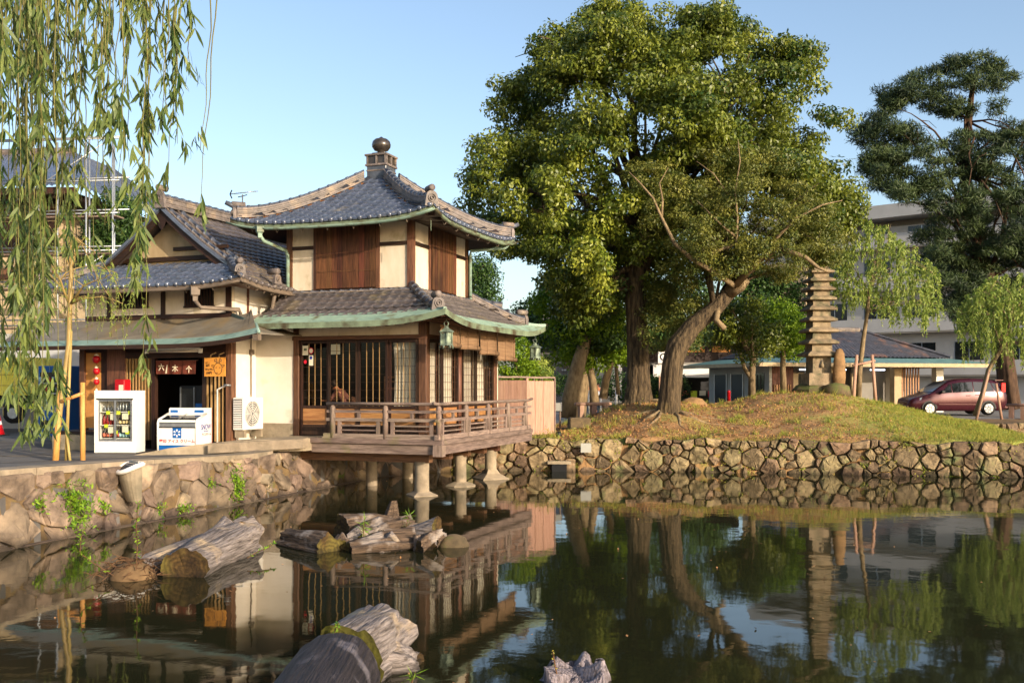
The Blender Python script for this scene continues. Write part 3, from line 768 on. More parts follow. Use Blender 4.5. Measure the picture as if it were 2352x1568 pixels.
box("finial_cap", fin, c.x - .2, c.x + .2, c.y - .2, c.y + .2, 9.48, 9.54, "finial", .01)
lathe("finial_ball", fin, [(.12, 9.53), (.11, 9.6), (.2, 9.63), (.265, 9.72), (.275, 9.8), (.25, 9.89), (.18, 9.955), (.08, 9.985), (.02, 10.03)], "finial", (c.x, c.y, 0), 24)
# gutters and downpipes of the upper roof
def gutter(parent, f, a0, a1, m="copper_dark", r=.06, out=.07, dz=-.10, n=24, name="gutter"):
    pth = [f.P(a0 + (a1 - a0) * i / n, -out, dz) for i in range(n + 1)]
    prof = [(r * math.cos(t), r * math.sin(t)) for t in [math.pi + math.pi * k / 6 for k in range(7)]] + [((r - .012) * math.cos(t), (r - .012) * math.sin(t)) for t in [2 * math.pi - math.pi * k / 6 for k in range(7)]]
    g = sweep(name, parent, pth, prof, m, smooth=True)
    for i in range(1, 8):
        p = f.P(a0 + (a1 - a0) * i / 8, 0, 0); e_ = f.e; g_ = f.g
        tube("gutter_hook", g, [p - g_ * (out - .01) + Vector((0, 0, dz - r)), p - g_ * (out - .05) + Vector((0, 0, dz - r - .06)), p + Vector((0, 0, dz - r - .09)), p + g_ * .06 + Vector((0, 0, dz - .05))], .011, "gutter_brown", 5)
    return g
gutter(pav, faces[0], -HW - .05, HW + .05, "copper"); gutter(pav, faces[1], -HW - .05, HW + .05, "copper_dark")
hp0 = faces[0].P(-HW + 1.0, -.08)
rh = mesh("rain_hopper", *lathev([(.07, -.32), (.08, -.2), (.13, -.16), (.13, -.03), (.17, 0)], (hp0.x, hp0.y, hp0.z - .06), 4), "copper", pav)
tube("downpipe", pav, [hp0 + Vector((0, 0, -.3)), hp0 + Vector((.05, .1, -.45)), Vector((-S + .05, -.16, 6.55)), Vector((-S + .08, -.1, 6.4)), Vector((-S + .08, -.1, 5.3))], [.05] * 5, "copper", 8)
e2 = faces[1].P(HW - .7, -.06)
tube("downpipe", pav, [e2 + Vector((0, 0, -.12)), e2 + Vector((-.1, 0, -.22)), Vector((.14, S - .1, 6.85)), Vector((.08, S - .02, 6.7)), Vector((.08, S - .02, 4.9))], [.05] * 5, "copper", 8)
# hanging bell chain at the near corner
tube("corner_rod", pav, [(1.0, -1.0, 6.98), (1.0, -1.0, 6.72)], .012, "copper_dark", 5)

# ---- skirt roof of the lower storey: tiles above, copper eave below
sroof = bpy.data.objects.new("skirt_roof", None); link(sroof, pav)
OE = 1.72; NE_Y = 6.15
def sk_base(r): return float(np.interp(r, [-.3, 0, .75, 1.72, 2.4], [4.33, 4.40, 4.74, 5.40, 5.7]))
FX0 = -3.95
def zf_front(a, r):   # a: x coordinate
    q = max(0, 1 - max(0, OE - a) / 2.6); return sk_base(r) + .27 * q ** 2.6 * max(0, 1 - r / 1.9) ** 1.5
def zf_east(a, r):    # a: y coordinate
    q = max(0, 1 - max(0, a + OE) / 2.6); q2 = max(0, 1 - max(0, NE_Y - a) / 2.4)
    return sk_base(r) + .27 * (q ** 2.6 + q2 ** 2.6) * max(0, 1 - r / 1.9) ** 1.5
skf = Face((0, -OE, 0), (1, 0, 0), (0, 1, 0), OE, zf_front, lambda r: (FX0, OE - r))
ske = Face((OE, 0, 0), (0, 1, 0), (-1, 0, 0), OE, zf_east, lambda r: (-OE + r, NE_Y - r * 1.33))
skb = Face((0, NE_Y, 0), (-1, 0, 0), (0, -1, 0), 2.29, lambda a, r: zf_east(NE_Y, 0) * 0 + sk_base(r / 1.33) + .27 * max(0, 1 - max(0, OE + a) / 2.4) ** 2.6 * max(0, 1 - r / 2.5) ** 1.5, lambda r: (-OE + r / 1.33, 5.3))
lay_tiles(sroof, skf.tiles(.42, OE + .05, eave=False), "tile_brown", 75)
lay_tiles(sroof, ske.tiles(.42, OE + .05, eave=False), "tile_brown", 0)
lay_tiles(sroof, skb.tiles(.58, 2.3, eave=False), "tile_brown", 0)
for f, r1 in ((skf, OE), (ske, OE), (skb, 2.29)): f.under("roof_boarding", sroof, "tile_brown", .3, r1)
for f in (skf, ske, skb):
    for k, (r0, r1) in enumerate(((.0, .2), (.15, .34), (.29, .52))):
        V = []; n_ = 40
        for i in range(n_ + 1):
            for r, dz in ((r0, .0), (r0, .022), (r1, .022)):
                a0, a1 = f.lim(r); a = a0 + (a1 - a0) * i / n_; V.append(f.P(a, r, dz + k * .012))
        mesh("copper_course", V, [(3 * i + j, 3 * i + 3 + j, 3 * i + 4 + j, 3 * i + 1 + j) for i in range(n_) for j in range(2)], "copper", sroof, True)
    a0, a1 = f.lim(0)
    sweep("copper_fascia", sroof, [f.P(a0 + (a1 - a0) * i / 40, .015) for i in range(41)], [(0, -.13), (.02, -.13), (.02, .02), (0, .02)], "copper_dark")
    if f is not skb:
        for i in range(22 if f is skf else 28):
            n_ = 21 if f is skf else 27
            a = a0 + .12 + (a1 - a0 - .24) * i / n_; lo, hi = f.lim(1.0)
            tube("rafter", sroof, [f.P(a, .08, -.14), f.P(min(max(a, lo - .3), hi + .3), 1.15, -.52)], .032, "wood_red", 4, False)
    patch("soffit", sroof, lambda i, j, f=f: f.P(f.lim(1.2 * j)[0] + (f.lim(1.2 * j)[1] - f.lim(1.2 * j)[0]) * i, .03 + 1.2 * j, -.11 - .36 * j), 16, 2, "wood_redx")
hp = [Vector((OE - r, -OE + r, zf_front(OE - r, r))) for r in [.42 + 1.3 * i / 8 for i in range(9)]]
ridge(sroof, hp, 2, hw=.10, ch=.05); end_plate(sroof, hp[0] + Vector((.02, -.02, -.03)), (1, -1), .17, .33)
sweep("copper_hip_roll", sroof, [Vector((OE - r, -OE + r, zf_front(OE - r, r))) for r in [.02 + .42 * i / 6 for i in range(7)]], [(-.05, 0), (.05, 0), (.035, .06), (-.035, .06)], "copper")
hp = [Vector((OE - r, NE_Y - r * 1.33, zf_east(NE_Y - r * 1.33, r))) for r in [.5 + 1.2 * i / 8 for i in range(9)]]
ridge(sroof, hp, 3, hw=.10, ch=.06); end_plate(sroof, hp[0], (1, 1.2), .13, .32)
sweep("copper_hip_roll", sroof, [Vector((OE - r, NE_Y - r * 1.33, zf_east(NE_Y - r * 1.33, r))) for r in [.02 + .52 * i / 6 for i in range(7)]], [(-.07, 0), (.07, 0), (.05, .09), (-.05, .09)], "copper")
# wall flashing ridge where the skirt meets the upper wall
for pth in ([(FX0, -.1, 5.33), (-.0, -.1, 5.33)], [(.1, 0, 5.33), (.1, S, 5.33)]):
    ridge(sroof, [Vector(pth[0]) + (Vector(pth[1]) - Vector(pth[0])) * i / 6 for i in range(7)], 1, hw=.09, ch=.04, r_cap=.05, lift=0)
# extra stacked ridge tips behind the right corner
for k, (yy, zz) in enumerate(((4.35, 5.30), (5.0, 5.12))):
    p = [Vector((.1 + .5 * i / 4, yy + .75 * i / 4, zz - .24 * i / 4 + .1 * (i / 4) ** 3)) for i in range(5)]
    ridge(sroof, list(reversed(p)), 3, hw=.09, ch=.05)

# ---- lower storey
LX0, LX1, LY0, LY1 = -4.5, .65, -.55, 4.6
ZF = 1.45
box("wall_panel", pav, LX0, -3.32, LY0, LY0 + .1, 1.75, 4.5, "plaster_white")
box("wall_base", pav, LX0, -3.32, LY0 - .012, LY0 + .1, 1.05, 1.77, "concrete")
box("wall_head", pav, -3.32, LX1 - .02, LY0 + .01, LY0 + .09, 4.13, 4.52, "plaster")
box("wall_head", pav, LX1 - .09, LX1 - .01, LY0 + .02, LY1, 4.13, 4.52, "plaster")
box("wall_back", pav, LX0, LX1, LY1, LY1 + .1, 1.3, 4.6, "plaster")
box("wall_side", pav, LX0, LX0 + .1, LY0 + .1, LY1, 1.3, 4.6, "plaster")
box("lintel", pav, -3.34, LX1 + .02, LY0 - .03, LY0 + .09, 4.02, 4.13, "wood_redx")
box("lintel", pav, LX1 - .1, LX1 + .03, LY0 + .1, LY1, 4.02, 4.13, "wood_redy")
def post(x, y, z0=1.2, z1=4.5, w_=.1, m="wood_red"): return box("post", pav, x - w_, x + w_, y - w_, y + w_, z0, z1, m, .012)
post(-3.22, LY0 + .05, w_=.085); post(LX1 - .1, LY0 + .1, w_=.11); post(LX1 - .1, LY1 - .1, w_=.11)
lathe("post", pav, [(.1, 1.3), (.1, 4.1)], "wood_red", (LX1 - .1, 1.8, 0), 14)
# dark tea room behind the glass
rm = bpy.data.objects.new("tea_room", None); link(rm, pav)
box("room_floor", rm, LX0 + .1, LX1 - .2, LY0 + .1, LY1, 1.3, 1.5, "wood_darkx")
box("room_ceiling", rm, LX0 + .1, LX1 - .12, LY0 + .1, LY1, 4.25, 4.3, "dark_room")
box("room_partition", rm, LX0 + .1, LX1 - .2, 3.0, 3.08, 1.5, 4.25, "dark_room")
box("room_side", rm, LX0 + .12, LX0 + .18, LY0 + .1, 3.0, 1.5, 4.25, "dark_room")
def curtain(x0, y0, x1, y1, z0, z1, m, amp=.035, waves=9, n=70, seed=1):
    rr = random.Random(seed); V = []; ph = [rr.uniform(0, 6) for _ in range(4)]
    d = Vector((x1 - x0, y1 - y0, 0)); L_ = d.length; d.normalize(); s = Vector((d.y, -d.x, 0))
    for i in range(n + 1):
        t = i / n
        for j in range(5):
            zz = j / 4; sq = 1 - .10 * math.sin(zz * 3.1)
            w_ = amp * (math.sin(waves * 6.28 * t + ph[0]) + .5 * math.sin(waves * 2.3 * 6.28 * t + ph[1] + zz)) * (1.1 - .4 * zz)
            p = Vector((x0, y0, 0)) + d * (L_ * (.5 + (t - .5) * sq)) + s * w_; V.append((p.x, p.y, z0 + (z1 - z0) * zz))
    Fc = [(i * 5 + j, i * 5 + 5 + j, i * 5 + 6 + j, i * 5 + 1 + j) for i in range(n) for j in range(4)]
    return mesh("curtain", V, Fc, m, rm, True)
curtain(-.40, LY0 + .22, .42, LY0 + .24, 2.0, 3.95, "curtain", seed=2, waves=7)
curtain(LX1 - .16, -.42, LX1 - .16, .36, 1.9, 4.0, "curtain", .015, 5, seed=3); curtain(LX1 - .15, .5, LX1 - .17, 1.5, 1.9, 4.0, "curtain", .02, 5, seed=4)
curtain(LX1 - .16, 2.0, LX1 - .16, 2.95, 1.9, 4.0, "curtain", .015, 5, seed=5); curtain(LX1 - .15, 3.05, LX1 - .17, 3.95, 1.9, 4.0, "curtain", .02, 5, seed=6)
def panel(axis, a0, a1, fixed, zlo, zsill, zhi, nv, nh, glass="glass"):
    """A glazed sliding panel with thin bars; axis 'x' on the front, 'y' on the right side."""
    r = bpy.data.objects.new("sliding_window", None); link(r, pav)
    sg = -1 if axis == 'x' else 1
    def bx(nm, p0, p1, o0, o1, z0, z1, m):
        if axis == 'x': return box(nm, r, p0, p1, fixed + sg * o0, fixed + sg * o1, z0, z1, m)
        return box(nm, r, fixed + sg * o0, fixed + sg * o1, p0, p1, z0, z1, m)
    for p in (a0, a1 - .065): bx("stile", p, p + .065, 0, .045, zlo, zhi, "wood_dark")
    bx("top_rail", a0 + .065, a1 - .065, .002, .043, zhi - .07, zhi, "wood_dark"); bx("sill_rail", a0 + .065, a1 - .065, .002, .05, zsill - .07, zsill, "wood_dark")
    bx("lower_board", a0 + .065, a1 - .065, .006, .02, zlo + .3, zsill - .07, "wood_panel")
    bx("kick_board", a0 + .065, a1 - .065, .004, .03, zlo, zlo + .3, "wood_dark")
    for i in range(1, nv + 1):
        p = a0 + .065 + (a1 - a0 - .13) * i / (nv + 1); bx("bar", p - (.009 if axis == 'x' else .007), p + (.009 if axis == 'x' else .007), .014, .024, zsill, zhi - .07, "bar_pale" if axis == 'x' else "wood_red")
    for i in range(1, nh + 1):
        z = zsill + (zhi - .07 - zsill) * i / (nh + 1); bx("cross_bar", a0 + .065, a1 - .065, .016, .022, z - .005, z + .005, "wood_dark")
    if axis == 'x': V = [(a0 + .065, fixed - .01, zsill), (a1 - .065, fixed - .01, zsill), (a1 - .065, fixed - .01, zhi - .07), (a0 + .065, fixed - .01, zhi - .07)]
    else: V = [(fixed + .01, a0 + .065, zsill), (fixed + .01, a1 - .065, zsill), (fixed + .01, a1 - .065, zhi - .07), (fixed + .01, a0 + .065, zhi - .07)]
    mesh("pane", V, [(0, 1, 2, 3)], glass, r)
    return r
xs = [-3.10, -2.22, -1.32, -.43, .42]
for i in range(4): panel('x', xs[i] + .003, xs[i + 1] - .003, LY0 + (.05 if i in (0, 3) else .0), ZF, 2.26, 4.0, 3, 7)
for a, b in ((-.42, .52), (.55, 1.65), (1.95, 2.94), (2.97, 4.36)): panel('y', a, b, LX1 - .06, ZF, 2.28, 4.0, 5, 7)
# notices stuck on the glass
for k, (x, z, w_, h, m) in enumerate(((-2.94, 3.75, .17, .26, "paper"), (-2.76, 3.48, .13, .28, "paper"), (-2.03, 3.77, .32, .27, "paper"))):
    box("window_notice", pav, x - w_ / 2, x + w_ / 2, LY0 - .006, LY0 - .001, z - h / 2, z + h / 2, m)
mesh("round_sticker", [(-2.76 + .075 * math.cos(a), LY0 - .005, 3.74 + .085 * math.sin(a)) for a in [6.283 * k / 18 for k in range(18)]], [tuple(range(18))], "red_ink", pav)
mesh("round_sticker", [(-2.76 + .055 * math.cos(a), LY0 - .008, 3.74 + .062 * math.sin(a)) for a in [6.283 * k / 18 for k in range(18)]], [tuple(range(18))], "paper", pav)
mesh("round_sticker", [(-2.76 + .045 * math.cos(a), LY0 - .011, 3.55 + .045 * math.sin(a)) for a in [6.283 * k / 18 for k in range(18)]], [tuple(range(18))], "blue_ink", pav)
mesh("round_sticker", [(-2.94 + .05 * math.cos(a), LY0 - .005, 3.44 + .05 * math.sin(a)) for a in [6.283 * k / 18 for k in range(18)]], [tuple(range(18))], "red_ink", pav)
box("notice_mark", pav, -2.985, -2.89, LY0 - .011, LY0 - .008, 3.74, 3.81, "copper_dark")

# ---- deck, stilts, railing
deck = bpy.data.objects.new("deck", None); link(deck, pav)
DX0, DX1, DY0, DY1 = -2.35, 1.5, -1.5, 5.5
nf = 8
for i in range(nf):
    y = DY0 + .12 + (LY0 - DY0 - .14) * i / nf; box("deck_plank", deck, DX0, DX1 - .12, y, y + (LY0 - DY0 - .14) / nf - .008, 1.34, 1.42, "wood_greyx")
for i in range(6):
    x = LX1 + .02 + (DX1 - .12 - LX1 - .02) * i / 6; box("deck_plank", deck, x, x + (DX1 - .14 - LX1) / 6 - .008, LY0, DY1 - .1, 1.34, 1.42, "wood_greyy")
box("edge_beam", deck, DX0 + .15, DX1 + .03, DY0 - .02, DY0 + .12, 1.33, 1.45, "wood_greyx"); box("edge_beam", deck, DX1 - .12, DX1 + .02, DY0 + .12, DY1, 1.33, 1.448, "wood_greyy")
box("rim_joist", deck, -2.2, DX1 - .03, DY0 + .05, DY0 + .17, 1.08, 1.33, "wood_greyx"); box("rim_joist", deck, DX1 - .17, DX1 - .05, DY0 + .17, DY1 + .1, 1.08, 1.328, "wood_greyy")
box("corner_block", deck, DX1 - .2, DX1 + .05, DY0 - .05, DY0 + .16, 1.04, 1.325, "wood_grey")
for y in (-.9, .4, 1.67, 2.9, 4.0): box("cross_beam", deck, -3.6, .95, y - .12, y + .12, .84, 1.08, "wood_redx")
for x in (.7, -1.6): box("long_beam", deck, x - .13, x + .13, -1.15, 5.3, 1.08, 1.33, "wood_redy")
for x, y, r in ((.7, -.9, .2), (.68, 1.67, .18), (.68, 4.0, .19), (-1.7, .9, .17), (-1.7, 3.2, .17)):
    mesh("stilt", *lathev([(r * 1.05, -.5), (r, .1), (r * .97, .5), (r, .86)], (x, y, 0), 8), "concrete", deck, True)
    if x > 0: mesh("stilt_footing", *lathev([(.62 if y > 3 else .46, -.3), (.6 if y > 3 else .45, .02), (.3, .16 if y > 3 else .08), (r, .3 if y > 3 else .12)], (x, y, 0), 4 if y > 3 or y < 0 else 8), "concrete", deck)
rail = bpy.data.objects.new("railing", None); link(rail, pav)
def rail_bar(nm, p0, p1, w_, h, m):
    p0 = Vector(p0); p1 = Vector(p1)
    if abs(p1.x - p0.x) > abs(p1.y - p0.y): box(nm, rail, p0.x, p1.x, p0.y - w_, p0.y + w_, p0.z - h, p0.z + h, m)
    else: box(nm, rail, p0.x - w_, p0.x + w_, p0.y, p1.y, p0.z - h, p0.z + h, m)
RY = -1.40; RX = 1.40
tube("top_rail", rail, [(-1.78, RY, 2.335), (0, RY, 2.335), (RX + .12, RY, 2.335), (RX + .3, RY, 2.36)], .042, "wood_greyx", 8)
tube("top_rail", rail, [(RX, RY - .32, 2.365), (RX, RY - .12, 2.34), (RX, 5.3, 2.34), (RX, 5.75, 2.38)], .042, "wood_greyy", 8)
rail_bar("mid_rail", (-1.76, RY, 2.14), (RX + .16, RY, 2.14), .035, .035, "wood_greyx"); rail_bar("mid_rail", (RX, RY - .16, 2.143), (RX, 5.6, 2.143), .035, .034, "wood_greyy")
rail_bar("lower_rail", (-1.78, RY, 1.93), (RX + .14, RY, 1.93), .04, .04, "wood_greyx"); rail_bar("lower_rail", (RX, RY - .16, 1.933), (RX, 5.58, 1.933), .04, .04, "wood_greyy")
rail_bar("base_rail", (-1.85, RY, 1.51), (RX + .12, RY, 1.51), .06, .06, "wood_greyx"); rail_bar("base_rail", (RX, RY - .14, 1.512), (RX, 5.5, 1.512), .06, .06, "wood_greyy")
fp = [-1.6, -.08, RX]; ep = [RY, .35, 1.94, 3.53, 5.12]
def rpost(x, y): mesh("rail_post", *lathev([(.075, 1.45), (.075, 2.2), (.07, 2.24), (.045, 2.285), (.02, 2.3)], (x, y, 0), 8), "wood_grey", rail, True)
for x in fp: rpost(x, RY)
for y in ep[1:]: rpost(RX, y)
for a, b in zip(fp, fp[1:]):
    for x in (a + .2, b - .2): box("strut", rail, x - .045, x + .045, RY - .035, RY + .035, 1.57, 1.89, "wood_grey")
    for z in (1.66, 1.78): box("thin_bar", rail, a + .245, b - .245, RY - .018, RY + .018, z - .018, z + .018, "wood_greyx")
    m_ = (a + b) / 2; box("strut", rail, m_ - .04, m_ + .04, RY - .03, RY + .03, 1.97, 2.105, "wood_grey")
for a, b in zip(ep, ep[1:]):
    for y in (a + .2, b - .2): box("strut", rail, RX - .035, RX + .035, y - .045, y + .045, 1.572, 1.893, "wood_grey")
    for z in (1.66, 1.78): box("thin_bar", rail, RX - .018, RX + .018, a + .245, b - .245, z - .018, z + .018, "wood_greyy")
    m_ = (a + b) / 2; box("strut", rail, RX - .03, RX + .03, m_ - .04, m_ + .04, 1.973, 2.108, "wood_grey")

# ---- rolled bamboo blinds under the right eave
bl = [(-.75, .45, 3.86), (.52, 1.85, 3.84), (1.92, 3.30, 3.74), (3.36, 4.85, 3.60)]
words = ("beside the hanging lantern at the pavilion corner", "second from the pavilion's lantern corner", "third from the pavilion's lantern corner", "hanging lowest, at the fence end of the pavilion")
for (a, b, zb), wd in zip(bl, words):
    t = thing("bamboo_blind", "half rolled brown bamboo blind " + wd, "blind", NP, AP, "bamboo blinds under the pavilion eave")
    patch("blind_sheet", t, lambda i, j, a=a, b=b, zb=zb: (1.16 + .02 * math.sin(i * 9 + a), a + (b - a) * i, zb + (4.36 - zb) * j + .03 * math.sin(i * 5 + a) * (1 - j)), 14, 10, "blind")
    V, Fc = tubev([(1.17, a, zb - .01), (1.17, (a + b) / 2, zb + .01), (1.17, b, zb - .01)], [.07, .075, .07], 10); mesh("blind_roll", V, Fc, "blind", t, True)
    for s in (.25, .75): tube("cord", t, [(1.245, a + (b - a) * s, 4.36), (1.25, a + (b - a) * s, zb - .06)], .006, "twig", 4)
# ---- hanging bronze lanterns
def lantern(loc, label):
    t = thing("hanging_lantern", label, "lantern", loc, AP, "bronze lanterns hung from the pavilion eave")
    V, Fc = lathev([(.02, .30), (.05, .29), (.07, .25), (.2, .17), (.215, .15), (.16, .145)], n=6); mesh("lantern_roof", V, Fc, "bronze", t)
    mb = MB()
    for k in range(6):
        a = math.pi / 3 * k; x, y = .155 * math.cos(a), .155 * math.sin(a); mb.box(x - .014, x + .014, y - .014, y + .014, -.17, .15)
    mb.build("lantern_frame", "bronze", t)
    mesh("lantern_panel", *lathev([(.135, -.14), (.135, .13)], n=6), "bronze", t)
    mesh("lantern_base", *lathev([(.12, -.2), (.18, -.18), (.18, -.15), (.15, -.14)], n=6), "bronze", t)
    for k in range(6):
        a = math.pi / 3 * k + .5; tube("lantern_foot", t, [(.15 * math.cos(a), .15 * math.sin(a), -.18), (.17 * math.cos(a), .17 * math.sin(a), -.26)], [.03, .018], "bronze", 5)
    tube("hanging_ring", t, [(.06 * math.cos(a), 0, .36 + .06 * math.sin(a)) for a in [6.283 * k / 10 for k in range(11)]], .01, "bronze", 5)
    tube("hanging_chain", t, [(0, 0, .42), (0, 0, .62)], .01, "bronze", 5)
def pl(x, y, z): return tuple(Matrix.Rotation(AP, 3, 'Z') @ Vector((x, y, z)) + Vector(NP))
lantern(pl(1.52, -1.22, 3.98), "green bronze hanging lantern at the pavilion corner above the railing")
lantern(pl(1.45, 5.9, 3.85), "bronze hanging lantern under the eave over the wooden fence")

# ================================================================= SHOP HOUSE (same frame as the pavilion)
shop = thing("shop_house", "old shop with hip-and-gable tiled roof, green copper awning and noren doorway", "building", NP, AP)
WX0, WX1, WY0, WY1 = -9.4, -4.5, -1.65, 7.0
box("upper_wall", shop, WX0, WX1 - .02, WY0 + .02, WY1, 4.2, 5.75, "plaster")
box("side_wall", shop, WX1 - .12, WX1, WY0 + .16, LY0 - .005, 1.0, 4.6, "plaster_white")
box("upper_side_wall", shop, WX1 - .12, WX1, WY0 + .1, 1.0, 4.6, 5.7, "plaster_white")
for x, w_ in ((-8.6, .06), (-6.75, .07), (-4.62, .085)): box("post", shop, x - w_, x + w_, WY0 - .01, WY0 + .1, 4.55, 5.6, "wood_dark")
box("post", shop, WX1 - .09, WX1 + .012, -1.0, -.9, 4.5, 5.6, "wood_red")
for x0, x1, z0, z1 in ((-8.3, -7.25, 4.98, 5.42), (-6.0, -5.1, 4.95, 5.42)):
    wf_ = box("lattice_window", shop, x0, x1, WY0 - .005, WY0 + .03, z0, z1, "black")
    n_ = 10
    for i in range(n_ + 1):
        x = x0 + (x1 - x0) * i / n_; box("bar", wf_, x - .017, x + .017, WY0 - .035, WY0 - .008, z0, z1, "wood_dark")
    box("window_frame", wf_, x0 - .05, x1 + .05, WY0 - .04, WY0 - .008, z0 - .05, z0, "wood_darkx"); box("window_frame", wf_, x0 - .05, x1 + .05, WY0 - .04, WY0 - .008, z1, z1 + .05, "wood_darkx")
box("wall_band", shop, WX0, WX1, WY0 - .03, WY0 + .02, 4.62, 4.74, "wood_darkx")
# main roof
sh_roof = bpy.data.objects.new("main_roof", None); link(sh_roof, shop)
EX0, EX1, EY0, RXM, ZE, ZR, HIP = -10.3, -3.6, -2.55, -6.95, 5.42, 7.72, 1.15
HWX = (EX1 - EX0) / 2
def wz(t): return ZE + (ZR - ZE) * (.72 * t + .28 * t * t)
def wup(q, r): return .16 * max(0, 1 - q / 2.0) ** 2.4 * max(0, 1 - r / 1.5)
wr_ = Face((EX1, 0, 0), (0, 1, 0), (-1, 0, 0), HWX, lambda a, r: wz(r / HWX) + wup(a - EY0, r), lambda r: (EY0 + min(r, HIP), 7.4))
wl_ = Face((EX0, 0, 0), (0, -1, 0), (1, 0, 0), HWX, lambda a, r: wz(r / HWX) + wup(-EY0 - a, r), lambda r: (-7.4, -EY0 - min(r, HIP)))
wf_f = Face((0, EY0, 0), (1, 0, 0), (0, 1, 0), HIP, lambda a, r: wz(r / HWX) + wup(EX1 - a, r) + wup(a - EX0, r), lambda r: (EX0 + r, EX1 - r))
t1 = wf_f.tiles(0, HIP + .12); t2 = [t for t in wr_.tiles(0, HWX - .05)]
t2.sort(key=lambda t: t[0].translation.y)
lay_tiles(sh_roof, t1, "tile", 110); lay_tiles(sh_roof, t2, "tile_brown", 150); lay_tiles(sh_roof, wl_.tiles(0, HWX - .05), "tile", 0)
for f, r1 in ((wr_, HWX), (wl_, HWX), (wf_f, HIP + .15)): f.under("roof_boarding", sh_roof, "tile_brown", 0, r1, -.025)
for f in (wf_f, wr_):
    a0, a1 = f.lim(0)
    sweep("eave_fascia", sh_roof, [f.P(a0 + (a1 - a0) * i / 20, .02) for i in range(21)], [(0, -.11), (.03, -.11), (.03, -.01), (0, -.01)], "gutter_brown")
    patch("soffit", sh_roof, lambda i, j, f=f, a0=a0, a1=a1: f.P(a0 + (a1 - a0) * i, .03 + .95 * j, -.1 - .42 * j), 8, 2, "wood_redx")
for i in range(24):
    x = EX0 + .2 + (EX1 - EX0 - .4) * i / 23; tube("rafter", sh_roof, [wf_f.P(x, .05, -.12), wf_f.P(x, .95, -.5)], .03, "wood_red", 4, False)
gutter(shop, wf_f, EX0, EX1, "gutter_brown", .05, .06, -.08); gutter(shop, wr_, EY0, 0.2, "gutter_brown", .05, .06, -.08)
# gable
GY = EY0 + HIP
mesh("gable_wall", [(RXM - 2.05, GY + .5, wz(HIP / HWX) - .1), (RXM + 2.05, GY + .5, wz(HIP / HWX) - .1), (RXM, GY + .5, ZR - .15)], [(0, 1, 2)], "gable_plaster_shade", shop)
for sg in (-1, 1):
    pth = [Vector((RXM + sg * (HWX - r), GY - .02, wz(r / HWX))) for r in [HIP - .05 + (HWX - HIP + .05) * i / 10 for i in range(11)]]
    V = []
    for p in pth: V += [p + Vector((0, -.03, -.03)), p + Vector((0, -.03, -.27)), p + Vector((0, .05, -.27)), p + Vector((0, .05, -.03))]
    mesh("bargeboard", V, [(4 * i + j, 4 * i + 4 + j, 4 * i + 4 + (j + 1) % 4, 4 * i + (j + 1) % 4) for i in range(10) for j in range(4)], "wood_darkx", shop)
    ridge(sh_roof, [p + Vector((0, .12, .02)) for p in pth], 1, hw=.09, ch=.05, r_cap=.07)
    ridge(sh_roof, [p + Vector((0, .62, .02)) for p in pth], 1, hw=.09, ch=.05, r_cap=.08)
    sweep("verge_tile_edge", sh_roof, [p + Vector((0, -.06, .0)) for p in pth], [(-.05, -.05), (.06, -.05), (.06, .05), (-.05, .05)], "tile")
    box("gable_beam", shop, RXM + (sg - 1) * .9, RXM + (sg + 1) * .9, GY + .42, GY + .495, 6.32 + .26 * (sg + 1) / 2, 6.42 + .26 * (sg + 1) / 2, "wood_darkx") if sg > 0 else None
box("gable_beam", shop, RXM - 1.75, RXM + 1.75, GY + .41, GY + .492, 6.3, 6.42, "wood_darkx")
mesh("gable_pendant", [(RXM - .18, GY - .06, 7.45), (RXM + .18, GY - .06, 7.45), (RXM + .1, GY - .06, 7.2), (RXM, GY - .06, 7.08), (RXM - .1, GY - .06, 7.2)], [(0, 4, 3, 2, 1)], "wood_dark", shop)
# ridge, with end tile, and the two corner hips
rp_ = [Vector((RXM, GY - .12 + (7.4 - GY) * i / 12, ZR - .02)) for i in range(13)]
ridge(sh_roof, rp_, 5, hw=.14, ch=.06, r_cap=.1); end_plate(sh_roof, rp_[0] + Vector((0, 0, -.02)), (0, -1), .2, .5)
for sg in (-1, 1):
    hx = EX1 if sg > 0 else EX0
    pth = [Vector((hx - sg * r, EY0 + r, wf_f.zf(hx - sg * r, r))) for r in [.1 + (HIP - .05) * i / 6 for i in range(7)]]
    ridge(sh_roof, pth, 3, hw=.1, ch=.05); end_plate(sh_roof, pth[0], (sg, -1), .14, .32)
end_plate(sh_roof, (EX1 + .02, -1.0, ZE + .1), (1, -.2), .12, .28)
# awning of copper sheet over the shop front
awn = bpy.data.objects.new("copper_awning", None); link(awn, shop)
AX0, AX1, AYE = -11.6, -3.05, -2.65
def az(x, r):
    q = max(0, 1 - (AX1 - x) / 3.0); return 3.86 + .24 * q ** 2.4 + .62 * r + .06 * r * r
for k, (r0, r1) in enumerate(((0, .13), (.10, .24), (.20, 1.02))):
    V = []; n_ = 30
    for i in range(n_ + 1):
        x = AX0 + (AX1 - AX0) * i / n_
        for r, dz in ((r0, 0), (r0, .035), (r1, .035)): V.append((x - r * (x > -4) * (x + 4) * .9, AYE + r, az(x, r) + dz + .012 * k))
    mesh("awning_course", V, [(3 * i + j, 3 * i + 3 + j, 3 * i + 4 + j, 3 * i + 1 + j) for i in range(n_) for j in range(2)], "copper_blue" if k < 2 else "awning_metal", awn, False)
sweep("awning_fascia", awn, [(AX0 + (AX1 - AX0) * i / 30, AYE + .02, az(AX0 + (AX1 - AX0) * i / 30, 0)) for i in range(31)], [(0, -.09), (.03, -.09), (.03, .02), (0, .02)], "wood_darkx")
